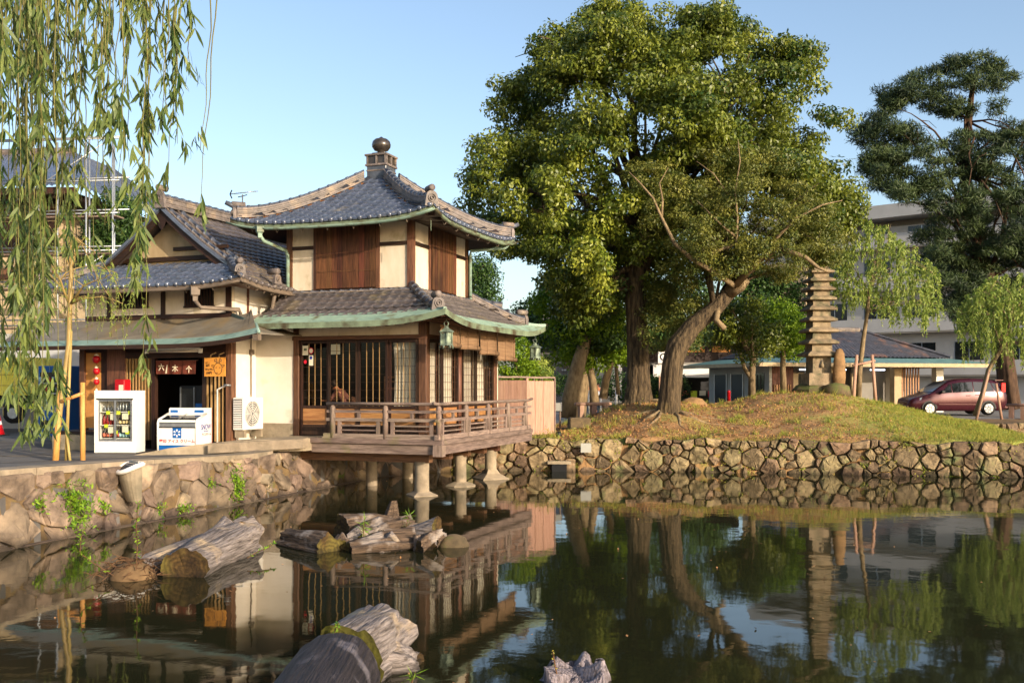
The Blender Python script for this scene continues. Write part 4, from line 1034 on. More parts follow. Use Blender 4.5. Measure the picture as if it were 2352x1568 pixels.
patch("awning_soffit", awn, lambda i, j: (AX0 + (AX1 - .1 - 1.35 * j - AX0) * i, AYE + .05 + 1.0 * j, az(AX0 + (AX1 - AX0) * i, 0) - .08 + .5 * j), 12, 2, "wood_redx")
# return of the awning round the corner towards the pavilion
V = []
for i in range(9):
    y = AYE + (LY0 - .03 - AYE) * i / 8; e_ = az(AX1, 0) * (1 - i / 8) + 4.12 * i / 8
    V += [(AX1 + .02, y, e_), (AX1 + .02, y, e_ + .04), (WX1, max(y, WY0), 4.62)]
mesh("awning_return", V, [(3 * i + j, 3 * i + 3 + j, 3 * i + 4 + j, 3 * i + 1 + j) for i in range(8) for j in range(2)], "awning_metal", awn)
box("gutter_outlet", awn, AX1 - .06, AX1 + .1, AYE - .1, AYE + .05, az(AX1, 0) - .16, az(AX1, 0) - .02, "gutter_brown")
tube("corner_flashing", awn, [(WX1 + .02, WY0, 4.68), (AX1 - .4, AYE + .55, 4.38), (AX1 + .04, AYE + .02, 4.15)], .05, "copper_blue", 6)
# brown rain hopper and pipe at the roof corner
hb = wf_f.P(-4.95, -.06, 0)
mesh("rain_hopper", *lathev([(.08, -.42), (.09, -.3), (.15, -.26), (.16, -.06), (.2, -.03)], tuple(hb), 4), "gutter_brown", shop)
tube("downpipe", shop, [hb + Vector((0, 0, -.4)), hb + Vector((.1, .1, -.58)), Vector((-4.35, -1.55, 4.82)), Vector((-4.33, -1.5, 4.66))], .055, "gutter_brown", 8)
tube("downpipe", shop, [(-3.7, -.85, 5.3), (-3.78, -.82, 5.05), (-3.85, -.8, 4.75), (-4.35, -1.2, 4.6), (-4.42, -1.4, 4.55)], .055, "gutter_brown", 8)
# shop front
box("post", shop, -4.66, -4.49, WY0 - .06, WY0 + .15, 1.05, 4.55, "wood_red")
box("post", shop, -8.62, -8.0, WY0 - .05, WY0 + .12, 1.05, 4.5, "wood_red")
box("post", shop, -9.6, -9.42, WY0 - .05, WY0 + .12, 1.05, 4.4, "wood_red")
box("door_post", shop, -7.12, -7.0, WY0 - .03, WY0 + .1, 1.05, 4.0, "wood_dark"); box("door_post", shop, -5.44, -5.32, WY0 - .03, WY0 + .1, 1.05, 4.0, "wood_dark")
box("front_lintel", shop, -8.0, -4.66, WY0 - .05, WY0 + .1, 3.55, 3.72, "wood_darkx"); box("front_header", shop, -9.4, -4.66, WY0, WY0 + .08, 3.72, 4.3, "wood_darkx")
box("front_wall_panel", shop, -9.42, -8.9, WY0 + .02, WY0 + .1, 1.6, 3.75, "orange_wall"); box("front_wall_panel", shop, -8.9, -8.62, WY0 + .03, WY0 + .1, 1.2, 3.75, "wood_dark")
for x0, x1, z0 in ((-8.0, -7.12, 1.3), (-5.32, -4.66, 1.3)):
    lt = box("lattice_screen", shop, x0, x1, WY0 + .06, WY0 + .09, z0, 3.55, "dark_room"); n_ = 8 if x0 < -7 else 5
    for i in range(n_ + 1):
        x = x0 + .02 + (x1 - x0 - .04) * i / n_; box("bar", lt, x - .014, x + .014, WY0 - .01, WY0 + .05, z0, 3.55, "bar_pale")
# dim interior behind the doorway
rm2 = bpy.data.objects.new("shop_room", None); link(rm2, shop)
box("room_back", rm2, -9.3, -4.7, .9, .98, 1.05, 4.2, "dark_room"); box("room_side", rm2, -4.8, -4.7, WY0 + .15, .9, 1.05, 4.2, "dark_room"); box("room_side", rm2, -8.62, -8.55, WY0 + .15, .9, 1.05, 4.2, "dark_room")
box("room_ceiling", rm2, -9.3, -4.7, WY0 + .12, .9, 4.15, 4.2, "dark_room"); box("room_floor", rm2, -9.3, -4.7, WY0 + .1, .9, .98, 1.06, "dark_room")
sc_ = thing("drinks_cooler", "dark glass door drinks cooler with a blue front inside the noren doorway", "cooler", pl(-6.05, -.95, 1.06), AP)
box("cooler_body", sc_, -.5, .5, -.25, .3, 0, 1.75, "black", .02); box("cooler_panel", sc_, -.44, -.03, -.265, -.252, .5, 1.65, "window_dark"); box("cooler_panel", sc_, .03, .44, -.265, -.252, .5, 1.25, "blue")
for x in (-.47, -.015, .44): box("door_stile", sc_, x, x + .03, -.285, -.252, .4, 1.7, "grey_metal")
# plinth / bench base left of the fridge
pb = thing("stone_plinth", "low stone step and bench below the red charms at the shop front", "step", pl(-9.1, -2.15, 1.0), AP)
box("plinth_block", pb, -.55, 1.1, -.5, .5, 0, .48, "concrete", .03); box("plinth_top", pb, -.6, 1.12, -.52, .5, .482, .56, "wood_darkx")
# noren curtain
nr = thing("noren", "short brown noren curtain with pale characters over the shop doorway", "curtain", pl(-6.2, -1.78, 3.48), AP)
tube("noren_rod", nr, [(-.72, 0, 0), (.72, 0, 0)], .014, "wood_dark", 6)
for k in range(3):
    a = -.66 + k * .44
    patch("noren_cloth", nr, lambda i, j, a=a, k=k: (a + .43 * i, -.01 + .025 * math.sin(i * 7 + k * 2) * (1 - j), -.37 * (1 - j) + .0), 12, 6, "noren")
for k, ch in enumerate("六木个"): text("noren_character", nr, ch, .2, (-.45 + k * .45, -.055, -.2 - .03 * k), (R(90), 0, 0), "cream_ink", bold=.004)
mesh("noren_stripe", [(-.33, -.05, -.35), (-.27, -.05, -.35), (-.25, -.05, -.12), (-.28, -.05, -.12)], [(0, 1, 2, 3)], "cream_ink", nr)
# signboard with a line drawing of a deer
sg = thing("deer_signboard", "square orange wooden signboard with a deer line drawing hung beside the doorway", "signboard", pl(-4.79, -2.0, 3.29), AP)
box("board", sg, -.325, .325, -.015, .015, -.25, .25, "sign_wood")
for x in (-.13, .13): tube("hook", sg, [(x, 0, .25), (x, 0, .32), (x + .09, .1, .38)], .014, "bar_pale", 6)
def line(nm, pts, w_=.007): tube(nm, sg, [(x, -.017, z) for x, z in pts], w_, "ink", 4, False)
fc = (.11, -.05)
line("deer_outline", [(fc[0] + .135 * math.cos(a) * (1 if math.sin(a) > 0 else .9), fc[1] + .15 * math.sin(a)) for a in [6.283 * k / 22 for k in range(23)]])
for s in (-1, 1):
    line("deer_outline", [(fc[0] + s * .12, .04), (fc[0] + s * .2, .055), (fc[0] + s * .2, .02), (fc[0] + s * .125, -.0)])
    line("deer_outline", [(fc[0] + s * .05, .1), (fc[0] + s * .07, .16), (fc[0] + s * .11, .14), (fc[0] + s * .1, .2), (fc[0] + s * .06, .23), (fc[0] + s * .035, .16), (fc[0] + s * .02, .11)])
    mesh("deer_eye", [(fc[0] + s * .055 + .014 * math.cos(a), -.018, -.02 + .014 * math.sin(a)) for a in [6.283 * k / 10 for k in range(10)]], [tuple(range(10))], "ink", sg)
mesh("deer_nose", [(fc[0] - .03 + .017 * math.cos(a), -.02, -.155 + .014 * math.sin(a)) for a in [6.283 * k / 10 for k in range(10)]], [tuple(range(10))], "ink", sg)
text("sign_text", sg, "鹿", .14, (-.22, -.018, .06), (R(90), 0, 0), "ink", bold=.003); text("sign_text", sg, "せんべい", .062, (-.17, -.018, -.065), (R(90), 0, 0), "ink", bold=.002); text("sign_text", sg, "150円", .075, (-.18, -.018, -.16), (R(90), 0, 0), "ink", bold=.002)
# fluorescent tube fitting over the door
ft = thing("strip_light", "unlit fluorescent strip light fitting under the shop awning", "light", pl(-6.0, -2.15, 3.74), AP)
tube("light_tube", ft, [(-.85, 0, -.03), (.85, 0, -.03)], .03, "tube_off", 8)
for x in (-.87, .87): box("end_cap", ft, x - .035, x + .035, -.045, .045, -.08, .04, "white_paint")
box("light_housing", ft, -.84, .84, -.03, .03, .0, .06, "white_paint")
# string of red charms
ch_ = thing("charm_string", "string of round red hanging charms on the dark shop post", "charms", pl(-8.85, -1.85, 3.95), AP)
tube("string", ch_, [(0, 0, 0), (0, 0, -1.55)], .006, "twig", 4)
for z, r in ((-.42, .115), (-.75, .1), (-1.05, .085), (-1.36, .07)):
    lathe("red_charm", ch_, [(.02, -r), (r * .7, -r * .75), (r, 0), (r * .75, r * .7), (.02, r)], "red", (0, 0, z), 12); lathe("charm_head", ch_, [(.01, -.02), (r * .5, 0), (r * .5, .04), (.01, .08)], "paper", (0, 0, z + r * .75), 8)
# red box on a stand behind the fridge
rb = thing("red_box", "red metal box with a white label on the shop post", "box", pl(-7.95, -1.85, 2.55), AP)
box("box_body", rb, -.13, .2, -.16, .1, -.12, .42, "red", .02); box("box_label", rb, .02, .17, -.166, -.161, .1, .27, "paper"); box("box_shelf", rb, -.2, .55, -.2, .12, -.16, -.121, "red"); box("box_post", rb, -.05, .05, -.1, 0, -1.5, -.16, "steel")
# utility: vertical white pipe and tap beside the ice-cream chest
up_ = thing("water_pipe", "thin white standpipe with a round valve at the shop corner post", "pipe", pl(-4.75, -1.95, 1.05), AP)
tube("pipe", up_, [(0, 0, 0), (0, 0, 1.65), (.25, -.02, 1.74)], .022, "white_side", 6); lathe("valve_disc", up_, [(.02, -.03), (.1, -.02), (.1, .02), (.02, .03)], "grey_metal", (.32, -.02, 1.76), 12)

# ---- glass fronted drinks fridge with bottles
fr = thing("display_fridge", "white glass fronted drinks fridge with sliding doors outside the shop", "fridge", pl(-6.84, -3.2, 1.05), R(-2))
FW, FD, FH = .535, .62, 1.62
mb = MB(); mb.box(-FW, -FW + .1, -FD / 2, FD / 2, .03, FH).box(FW - .1, FW, -FD / 2, FD / 2, .03, FH).box(-FW + .1, FW - .1, -FD / 2 + .01, FD / 2, FH - .2, FH - .001).box(-FW + .1, FW - .1, -FD / 2 + .005, FD / 2, .03, .32).box(-FW + .1, FW - .1, FD / 2 - .04, FD / 2 - .001, .32, FH - .2)
mb.build("cabinet", "white_side", fr)
box("skirt_panel", fr, -FW + .01, FW - .01, -FD / 2 - .012, -FD / 2 - .001, .05, .29, "white_paint"); box("header_panel", fr, -FW + .01, FW - .01, -FD / 2 - .012, -FD / 2 - .001, FH - .2, FH - .015, "white_paint")
box("door_track", fr, -FW + .06, FW - .06, -FD / 2 - .02, -FD / 2 - .001, FH - .235, FH - .2, "black")
for x0, x1, o in ((-FW + .08, .03, .0), (-.02, FW - .08, .012)):
    d = bpy.data.objects.new("sliding_door", None); link(d, fr); y = -FD / 2 + .02 - o
    for a in (x0, x1 - .05): box("door_stile", d, a, a + .05, y - .008, y + .008, .32, FH - .235, "steel")
    box("door_rail", d, x0 + .05, x1 - .05, y - .007, y + .007, .32, .36, "steel"); box("door_rail", d, x0 + .05, x1 - .05, y - .007, y + .007, FH - .27, FH - .235, "steel")
    mesh("door_glass", [(x0 + .05, y, .36), (x1 - .05, y, .36), (x1 - .05, y, FH - .27), (x0 + .05, y, FH - .27)], [(0, 1, 2, 3)], "glass_case", d)
SH = [.40, .74, 1.08]
for z in SH: box("shelf", fr, -FW + .1, FW - .1, -FD / 2 + .07, FD / 2 - .05, z - .02, z, "white_paint")
for x, z in ((-.2, 1.05), (.07, 1.05), (.37, 1.05), (-.25, .71), (.0, .55), (.3, .55)): box("price_tag", fr, x - .05, x + .05, -FD / 2 + .055, -FD / 2 + .06, z - .045, z + .045, "yellow_tag")
for x, z in ((-.06, .96), (.25, .97), (-.12, .62), (.25, .64)):
    box("price_card", fr, x - .08, x + .08, -FD / 2 + .048, -FD / 2 + .053, z - .09, z + .07, "paper")
for a, b in ((.2, .09), (.35, .03)): pass
mat("b_dark", "#1c120c", "#1c120c", rough=.15); mat("b_green", "#12301c", "#12301c", rough=.15); mat("b_red", "#8a1c1c", "#8a1c1c", rough=.4); mat("b_blue", "#9fc4cc", "#9fc4cc", rough=.4); mat("b_cream", "#cdb98a", "#cdb98a", rough=.4); mat("b_salmon", "#c46a52", "#c46a52", rough=.4); mat("b_can", "#8f9092", "#5c5f63", scale=20, rough=.3, metal=.6); mat("b_lime", "#5e8f2a", "#5e8f2a", rough=.3)
def bottle(x, z, body, lab, h, r, label, n=7):
    t = thing("drink_bottle", label, "bottle", tuple(Matrix.Rotation(R(-2), 3, 'Z') @ Vector((x, -.12, z)) + Vector(pl(-6.84, -3.2, 1.05))), 0, "bottles in the display fridge")
    lathe("glass_body", t, [(r, .0), (r, h * .55), (r * .4, h * .75), (r * .34, h * .97), (r * .4, h)], body, n=n); lathe("paper_label", t, [(r * 1.03, h * .12), (r * 1.03, h * .46)], lab, n=n)
for k in range(5): bottle(-.36 + k * .095, SH[0], "b_dark", "b_salmon", .27, .038, "salmon labelled bottle on the bottom left shelf of the fridge")
for k in range(6): bottle(.06 + k * .085, SH[0], "b_green", "b_blue", .27, .036, "pale blue labelled green bottle on the bottom right shelf of the fridge")
for k in range(4): bottle(-.36 + k * .09, SH[1], "b_red", "b_red", .26, .04, "red bottle on the middle left shelf of the fridge")
for k in range(5): bottle(.06 + k * .09, SH[1], "b_dark", "b_cream", .25, .038, "cream labelled dark bottle on the middle right shelf of the fridge")
for k in range(5): bottle(-.34 + k * .085, SH[2], "b_can", "b_can", .16, .036, "silver drink can on the top left shelf of the fridge")
for k in range(4): bottle(.06 + k * .08, SH[2], "b_can", "b_can", .25, .036, "tall clear bottle on the top right shelf of the fridge")
bottle(.39, SH[2], "b_lime", "b_lime", .27, .055, "big green bottle at the end of the top fridge shelf")
# ---- ice cream chest
ic = thing("ice_cream_chest", "white and blue ice cream chest freezer with SNOW lettering outside the shop", "freezer", pl(-5.40, -2.42, 1.05), R(-6))
IW, ID = .515, .5
side = [(-ID, .04), (ID, .04), (ID, 1.16), (.18, 1.16), (.12, 1.02), (-ID + .03, .86), (-ID, .8)]
V = [(-IW, y, z) for y, z in side] + [(IW, y, z) for y, z in side]; n = len(side)
mesh("chest_body", V, [tuple(range(n)), tuple(reversed(range(n, 2 * n)))] + [(i, n + i, n + (i + 1) % n, (i + 1) % n) for i in range(n)], "white_side", ic)
box("blue_base", ic, -IW + .03, IW - .03, -ID - .008, -ID - .001, .05, .22, "blue"); box("front_panel", ic, -IW + .04, IW - .04, -ID - .006, -ID - .001, .222, .66, "white_paint")
box("front_window", ic, -IW + .04, IW - .04, -ID - .007, -ID - .001, .69, .79, "steel"); box("black_trim", ic, -IW + .02, IW - .02, -ID - .012, -ID - .001, .66, .69, "black"); box("black_trim", ic, -IW + .02, IW - .02, -ID - .004, -ID + .02, .79, .81, "black")
mesh("glass_lid", [(-IW + .05, -ID + .05, .872), (IW - .05, -ID + .05, .872), (IW - .05, .1, 1.012), (-IW + .05, .1, 1.012)], [(0, 1, 2, 3)], "window_dark", ic)
mesh("lid_frame", [(-.02, -ID + .05, .88), (.03, -ID + .05, .88), (.03, .1, 1.02), (-.02, .1, 1.02)], [(0, 1, 2, 3)], "steel", ic)
box("rear_header", ic, -IW + .02, IW - .02, .1, .118, 1.01, 1.14, "white_paint"); box("blue_mark", ic, -IW + .06, -.25, .095, .099, 1.04, 1.11, "blue"); box("blue_mark", ic, .2, IW - .06, .095, .099, 1.04, 1.11, "blue")
for x in (-IW, IW): mesh("rounded_edge", *tubev([(x, -ID, .05), (x, -ID, .8), (x, -ID + .04, .87), (x, .12, 1.02)], .028, 8), "white_paint", ic, True)
box("snow_mark_panel", ic, -.12, .12, -ID - .01, -ID - .0065, .4, .66, "blue")
for k in range(6):
    a = k * math.pi / 3 + math.pi / 6; cx_, cz_ = 0, .53
    V = [(cx_ + r * math.cos(a + o), -ID - .013, cz_ + r * math.sin(a + o)) for r, o in ((.03, 0), (.07, .3), (.1, .16), (.1, -.16), (.07, -.3))]
    mesh("snowflake_petal", V, [(0, 1, 2, 3, 4)], "white_side", ic)
text("lettering", ic, "雪印 アイス クリーム", .1, (0, -ID - .008, .315), (R(90), 0, 0), "red_ink", bold=.003)
text("lettering", ic, "SNOW", .2, (IW + .003, .1, .66), (R(90), 0, R(90)), "blue_ink", bold=.003); text("lettering", ic, "SNOW BRAND", .045, (IW + .003, .1, .56), (R(90), 0, R(90)), "blue_ink"); text("lettering", ic, "アイスクリーム", .085, (IW + .003, .12, .47), (R(90), 0, R(90)), "red_ink", bold=.002)
box("red_stripe", ic, IW + .0, IW + .004, ID - .03, ID - .005, .05, 1.15, "red_ink")
# ---- air conditioner
ac = thing("air_conditioner", "white outdoor air conditioner unit with round fan grille against the plaster wall", "air conditioner", pl(-4.26, -1.28, 1.62), AP)
box("casing", ac, -.16, .17, -.46, .45, 0, .86, "white_paint", .02)
for i in range(16): box("louvre", ac, -.13, .12, -.474, -.455, .06 + i * .047, .085 + i * .047, "white_side")
box("coil_panel", ac, -.14, .13, -.465, -.46, .05, .82, "window_dark")
K = 28; 
mesh("fan_recess", [(.174, -.06 + .33 * math.cos(a), .43 + .33 * math.sin(a)) for a in [6.283 * k / K for k in range(K)]], [tuple(range(K))], "grey_metal", ac)
for rr_ in (.06, .12, .18, .24, .30, .34): tube("fan_ring", ac, [(.185, -.06 + rr_ * math.cos(a), .43 + rr_ * math.sin(a)) for a in [6.283 * k / 24 for k in range(25)]], .008, "white_paint", 4)
for k in range(8):
    a = 6.283 * k / 8; tube("fan_spoke", ac, [(.187, -.06 + .05 * math.cos(a), .43 + .05 * math.sin(a)), (.187, -.06 + .34 * math.cos(a), .43 + .34 * math.sin(a))], .007, "white_paint", 4)
for y in (-.4, .35): box("foot", ac, -.14, .16, y, y + .1, -.2, -.001, "concrete")
# conduit on the plaster wall
cw = thing("wall_conduit", "brown conduit and small junction box on the plaster wall above the air conditioner", "conduit", pl(-4.46, -.85, 2.5), AP)
tube("conduit_pipe", cw, [(0, 0, 0), (0, 0, 1.2), (.01, -.02, 1.25), (0, 0, 1.75)], .016, "gutter_brown", 6); box("junction_box", cw, -.03, .06, -.06, .07, 1.14, 1.28, "gutter_brown", .01)
# ---- ramp slab up to the deck and stone edge
rp = thing("concrete_ramp", "tan concrete ramp rising from the forecourt to the wooden deck", "ramp", NP, AP)
V = []
tops = [(-6.0, -3.75, -2.3, 1.04), (-5.2, -3.3, -1.75, 1.22), (-4.4, -2.75, -1.5, 1.33), (-3.2, -2.3, LY0 - .04, 1.42), (-2.2, -1.75, LY0 - .04, 1.43)]
for x, ya, yb, z in tops: V += [(x, ya, z), (x, yb, z + .02), (x, ya, .8 if x < -3.5 else 1.12), (x, yb, .8 if x < -3.5 else 1.12)]
Fc = []
for i in range(len(tops) - 1):
    a = i * 4; b = a + 4; Fc += [(a, b, b + 1, a + 1), (a, a + 2, b + 2, b), (a + 1, b + 1, b + 3, a + 3)]
Fc += [(0, 1, 3, 2), (16, 18, 19, 17)]
mesh("ramp_slab", V, Fc, "concrete", rp)
V = [(-4.3, -2.95, 1.3), (-2.15, -1.95, 1.42), (-2.15, -1.7, 1.44), (-4.2, -2.7, 1.32)]
mesh("ramp_kerb", [(x, y, z - .22) for x, y, z in V] + [(x, y, z + .02) for x, y, z in V], BF, "concrete", rp)
# ---- floodlight on the pond wall
fl = thing("wall_floodlight", "grey speckled floodlight housing with white rim hung on the near stone wall", "floodlight", (-7.5, 19.9, .5), R(-50)); fl.scale = (1.05, 1, .84)
V = []; 
sec = [(-.02, .30, .0, .42), (.16, .30, .05, .42)]
prof = [(.28, 0.0), (.31, .3), (.3, .62), (.3, .80)]
K = 12; V = []
for z, dpt, hw in ((0, .18, .25), (.25, .26, .27), (.5, .32, .285), (.66, .34, .29)):
    for k in range(K + 1):
        a = math.pi * k / K; V.append((-hw * math.cos(a), -dpt * math.sin(a) ** .7 if math.sin(a) > 0 else 0, z + (.2 * (1 - math.sin(a)) if z > .6 else 0)))
n = K + 1
mesh("housing", V, [(j * n + i, j * n + i + 1, j * n + n + i + 1, j * n + n + i) for j in range(3) for i in range(K)] + [tuple(reversed(range(n))), tuple(range(3 * n, 4 * n))] + [(0, n, 2 * n, 3 * n, 4 * n - 1, 3 * n - 1, 2 * n - 1, n - 1)], "concrete", fl, False)
rim = []
for k in range(K + 1):
    a = math.pi * k / K; rim.append((-.3 * math.cos(a), -.355 * math.sin(a) ** .7 if math.sin(a) > 0 else 0, .69 + .2 * (1 - math.sin(a))))
mesh("rim", *tubev(rim + [rim[0]], .06, 6), "white_side", fl, True)
mesh("opening", [(x * .86, y * .86 - .02, z + .035) for x, y, z in rim], [tuple(reversed(range(len(rim))))], "black", fl)
for i in range(5): box("louvre", fl, -.24 + .02 * i, .24 - .02 * i, -.06 - i * .05, -.045 - i * .05, .93 - i * .045, .955 - i * .045, "steel")
# ---- drain pipe mouth in the wall, seen as a ring
dp = thing("drain_pipe", "round clay drain pipe mouth in the stone wall beside the deck", "pipe", (-6.05, 24.55, .5), 0)
nrm = Vector((.95, -.32, 0)); mesh("pipe_mouth", *tubev([Vector((0, 0, 0)) - nrm * .3, nrm * .12, nrm * .12, nrm * -.2], [.13, .13, .1, .1], 14, cap=False), "concrete", dp, True)
# ---- television antenna
an = thing("tv_antenna", "thin yagi television antenna on a mast behind the pavilion roof", "antenna", at(557, 485, 33), R(10))
tube("mast", an, [(0, 0, -1.5), (0, 0, .55)], .025, "steel", 6); tube("boom", an, [(-.4, 0, .55), (.5, 0, .68)], .015, "steel", 5)
for k in range(12): tube("element", an, [(-.25 + k * .06, -.14, .575 + k * .0087), (-.25 + k * .06, .14, .575 + k * .0087)], .006, "steel", 4)
for s in (-1, 1): tube("reflector", an, [(-.4, 0, .55), (-.34, 0, .55 + s * .14)], .02, "black", 4)
tube("bracket", an, [(-.15, 0, .46), (.0, 0, .5), (.15, 0, .55)], .015, "black", 4)

# ================================================================= VEGETATION
def unit(v): return v / (np.linalg.norm(v, axis=1, keepdims=True) + 1e-9)
def leaf_cloud(P, Nn, L, W, droop, fold=.25):
    """Leaf blades at points P with facing Nn: 6-vertex folded blades as two quads each; returns V, Q."""
    n = len(P); up = unit(Nn)
    d = rng.normal(size=(n, 3)); d[:, 2] -= droop; d = unit(d - up * (d * up).sum(1, keepdims=True) * .6)
    s = unit(np.cross(d, up)); up = np.cross(s, d)
    L = L * rng.uniform(.7, 1.3, n)[:, None]; W = W * rng.uniform(.7, 1.25, n)[:, None]
    a = P; b = P + d * L; m1 = P + d * L * .45
    l = m1 + s * W + up * W * fold; r = m1 - s * W + up * W * fold
    V = np.stack([a, l, b, r], 1).reshape(-1, 3); k = np.arange(n)[:, None] * 4
    return V, np.concatenate([k, k + 1, k + 2, k + 3], 1)
def in_poly(px, py, poly):
    ins = np.zeros(px.shape, bool); n = len(poly)
    for i in range(n):
        (ax, ay), (bx, by) = poly[i], poly[(i + 1) % n]
        ins ^= ((ay > py) != (by > py)) & (px < (bx - ax) * (py - ay) / (by - ay + 1e-12) + ax)
    return ins
def edge_dist(px, py, poly):
    d = np.full(px.shape, 1e9); n = len(poly)
    for i in range(n):
        (ax, ay), (bx, by) = poly[i], poly[(i + 1) % n]; ex, ey = bx - ax, by - ay
        t = np.clip(((px - ax) * ex + (py - ay) * ey) / (ex * ex + ey * ey), 0, 1); d = np.minimum(d, np.hypot(px - ax - t * ex, py - ay - t * ey))
    return d
def crown_centres(poly, d0, thick, n, shell=.35):
    """Clump centres filling a rounded volume whose outline from the front is poly."""
    xs_ = [p[0] for p in poly]; ys_ = [p[1] for p in poly]; out = np.zeros((0, 3))
    while len(out) < n:
        px = rng.uniform(min(xs_), max(xs_), n * 3); py = rng.uniform(min(ys_), max(ys_), n * 3)
        k = in_poly(px, py, poly); px, py = px[k], py[k]; e = edge_dist(px, py, poly)
        half = thick * np.sqrt(np.clip(e / (.45 * min(max(xs_) - min(xs_), max(ys_) - min(ys_))), .03, 1))
        u = rng.uniform(-1, 1, len(px)); u = np.sign(u) * np.abs(u) ** shell
        d = d0 + u * half
        out = np.concatenate([out, np.stack([(px - 1176) / F_PX * d, d, EYE + (885 - py) / F_PX * d], 1)])
    return out[:n]
def boughs(poly, d0, thick, nb, rb, k, shell=.5, shrink=.90):
    """Leaf clumps gathered on the outer sides of separate boughs, with gaps between them."""
    cxp = sum(p[0] for p in poly) / len(poly); cyp = sum(p[1] for p in poly) / len(poly)
    B0 = crown_centres([(cxp + (x - cxp) * shrink, cyp + (y - cyp) * shrink) for x, y in poly], d0, thick, nb, shell)
    mid = B0.mean(0); out = []
    for b in B0:
        r_ = rb * rng.uniform(.55, 1.3); kk = max(4, int(k * (r_ / rb) ** 1.6)); d = unit(rng.normal(size=(kk, 3)) + unit((b - mid)[None])[0] * .8 + np.array([0, 0, .35]))
        out.append(b + d * r_ * rng.uniform(.55, 1.05, kk)[:, None] * np.array([1, 1, .72]))
    return np.concatenate(out)
def foliage(name, parent, C, r, per, L, W, m, droop=.6, flat=.7, tint_sd=.25, outward=None):
    n = len(C); rr = r * rng.uniform(.6, 1.35, n)
    idx_ = np.repeat(np.arange(n), (per * (rr / r) ** 2).astype(int) + 4)
    dirs = unit(rng.normal(size=(len(idx_), 3))); rad = rng.uniform(.25, 1, len(idx_)) ** .5
    P = C[idx_] + dirs * (rr[idx_] * rad)[:, None] * np.array([1, 1, flat])
    Nn = dirs * 1.0 + np.array([0, 0, .3]) + rng.normal(size=dirs.shape) * .5
    V, Q_ = leaf_cloud(P, Nn, L, W, droop)
    ct = rng.normal(.5, tint_sd, n); t = np.clip(ct[idx_] + rng.normal(0, .18, len(idx_)), 0, 1)
    o = npmesh(name, V, Q_, m, parent, tint=np.repeat(t, 4)); return o
def branchy(path_pts, radii, targets, rootidx, wob=.25, r_end=.02, nseg=5, rscale=.35, n=8):
    """Trunk plus limbs that leave it and curve to the target points; one mesh."""
    mb = MB()
    if radii[0] < .3: mb.tube(path_pts, radii, 12)
    else:                                                          # thick trunk: buttressed foot and deep bark ridges
        P_ = [Vector(p) for p in path_pts]; fine = []; fr_ = []
        for i in range(len(P_) - 1):
            for k in range(6): fine.append(P_[i].lerp(P_[i + 1], k / 6)); fr_.append(radii[i] + (radii[i + 1] - radii[i]) * k / 6)
        fine.append(P_[-1]); fr_.append(radii[-1]); V_, F_ = tubev(fine, fr_, 44); ph_ = [random.uniform(0, 6.28) for _ in range(6)]
        for i, c_ in enumerate(fine):
            foot = max(0, 1 - i / 9)
            for k in range(44):
                a = 6.2832 * k / 44; w_ = 1 + .22 * foot * math.sin(5 * a + ph_[0]) * foot + .05 * math.sin(4 * a + ph_[1] + i * .12) + .035 * math.sin(11 * a + ph_[2] + .5 * math.sin(i * .4)) + .03 * math.sin(17 * a + ph_[3] - i * .15) + random.uniform(-.022, .022)
                v = V_[i * 44 + k]; V_[i * 44 + k] = c_ + (v - c_) * w_
        mb.add(V_, F_)
    T = [Vector(p) for p in path_pts]
    for tg in targets:
        tg = Vector(tg); k = random.choice(rootidx); a = T[k]; r0 = radii[k] * rscale * random.uniform(.6, 1.1)
        pts = []; ln = (tg - a).length
        for i in range(nseg + 1):
            t = i / nseg; q = a.lerp(tg, t); q = q + Vector((random.uniform(-1, 1), random.uniform(-1, 1), random.uniform(-.4, 1))) * wob * ln * .14 * (0 if i in (0,) else 1)
            q.z += ln * .12 * math.sin(t * math.pi) ; pts.append(q)
        mb.tube(pts, [max(r_end, r0 * (1 - .85 * i / nseg)) for i in range(nseg + 1)], n)
        for _ in range(2):
            i = random.randint(2, nseg - 1); b = pts[i]; e = b + Vector((random.uniform(-1, 1), random.uniform(-1, 1), random.uniform(-.2, .9))) * ln * .22
            mb.tube([b, b.lerp(e, .5) + Vector((0, 0, ln * .03)), e], [r0 * .35, r0 * .22, .012], 5)
    return mb

def tree(name, label, base, trunk, radii, poly, d0, thick, n, r, per, L, W, lm, bm="bark", nlimb=14, rootidx=None, droop=.6, flat=.7, shell=.35, group=None, extra=None, rscale=.35, bough=None):
    t = thing(name, label, "tree", base, 0, group); b = Vector(base)
    C = boughs(poly, d0, thick, *bough) if bough else crown_centres(poly, d0, thick, n, shell)
    if extra is not None: C = np.concatenate([C, np.array(extra)])
    sel = C[rng.choice(len(C), min(nlimb, len(C)), replace=False)]
    mb = branchy(trunk, radii, [tuple(s) for s in sel], rootidx or [len(trunk) - 1], rscale=rscale)
    mb.V = [(v[0] - b.x, v[1] - b.y, v[2] - b.z) for v in mb.V]; mb.build("trunk", bm, t, True)
    o = foliage("crown", t, C - np.array(base), r, per, L, W, lm, droop, flat)
    return t, C

def flare(px, py0, d, ws, pys, lean=None):
    """Trunk path and radii from picture rows at distance d."""
    pts = [at(x, y, d) for x, y in zip(px, pys)]; return pts, [w_ / F_PX * d / 2 for w_ in ws]
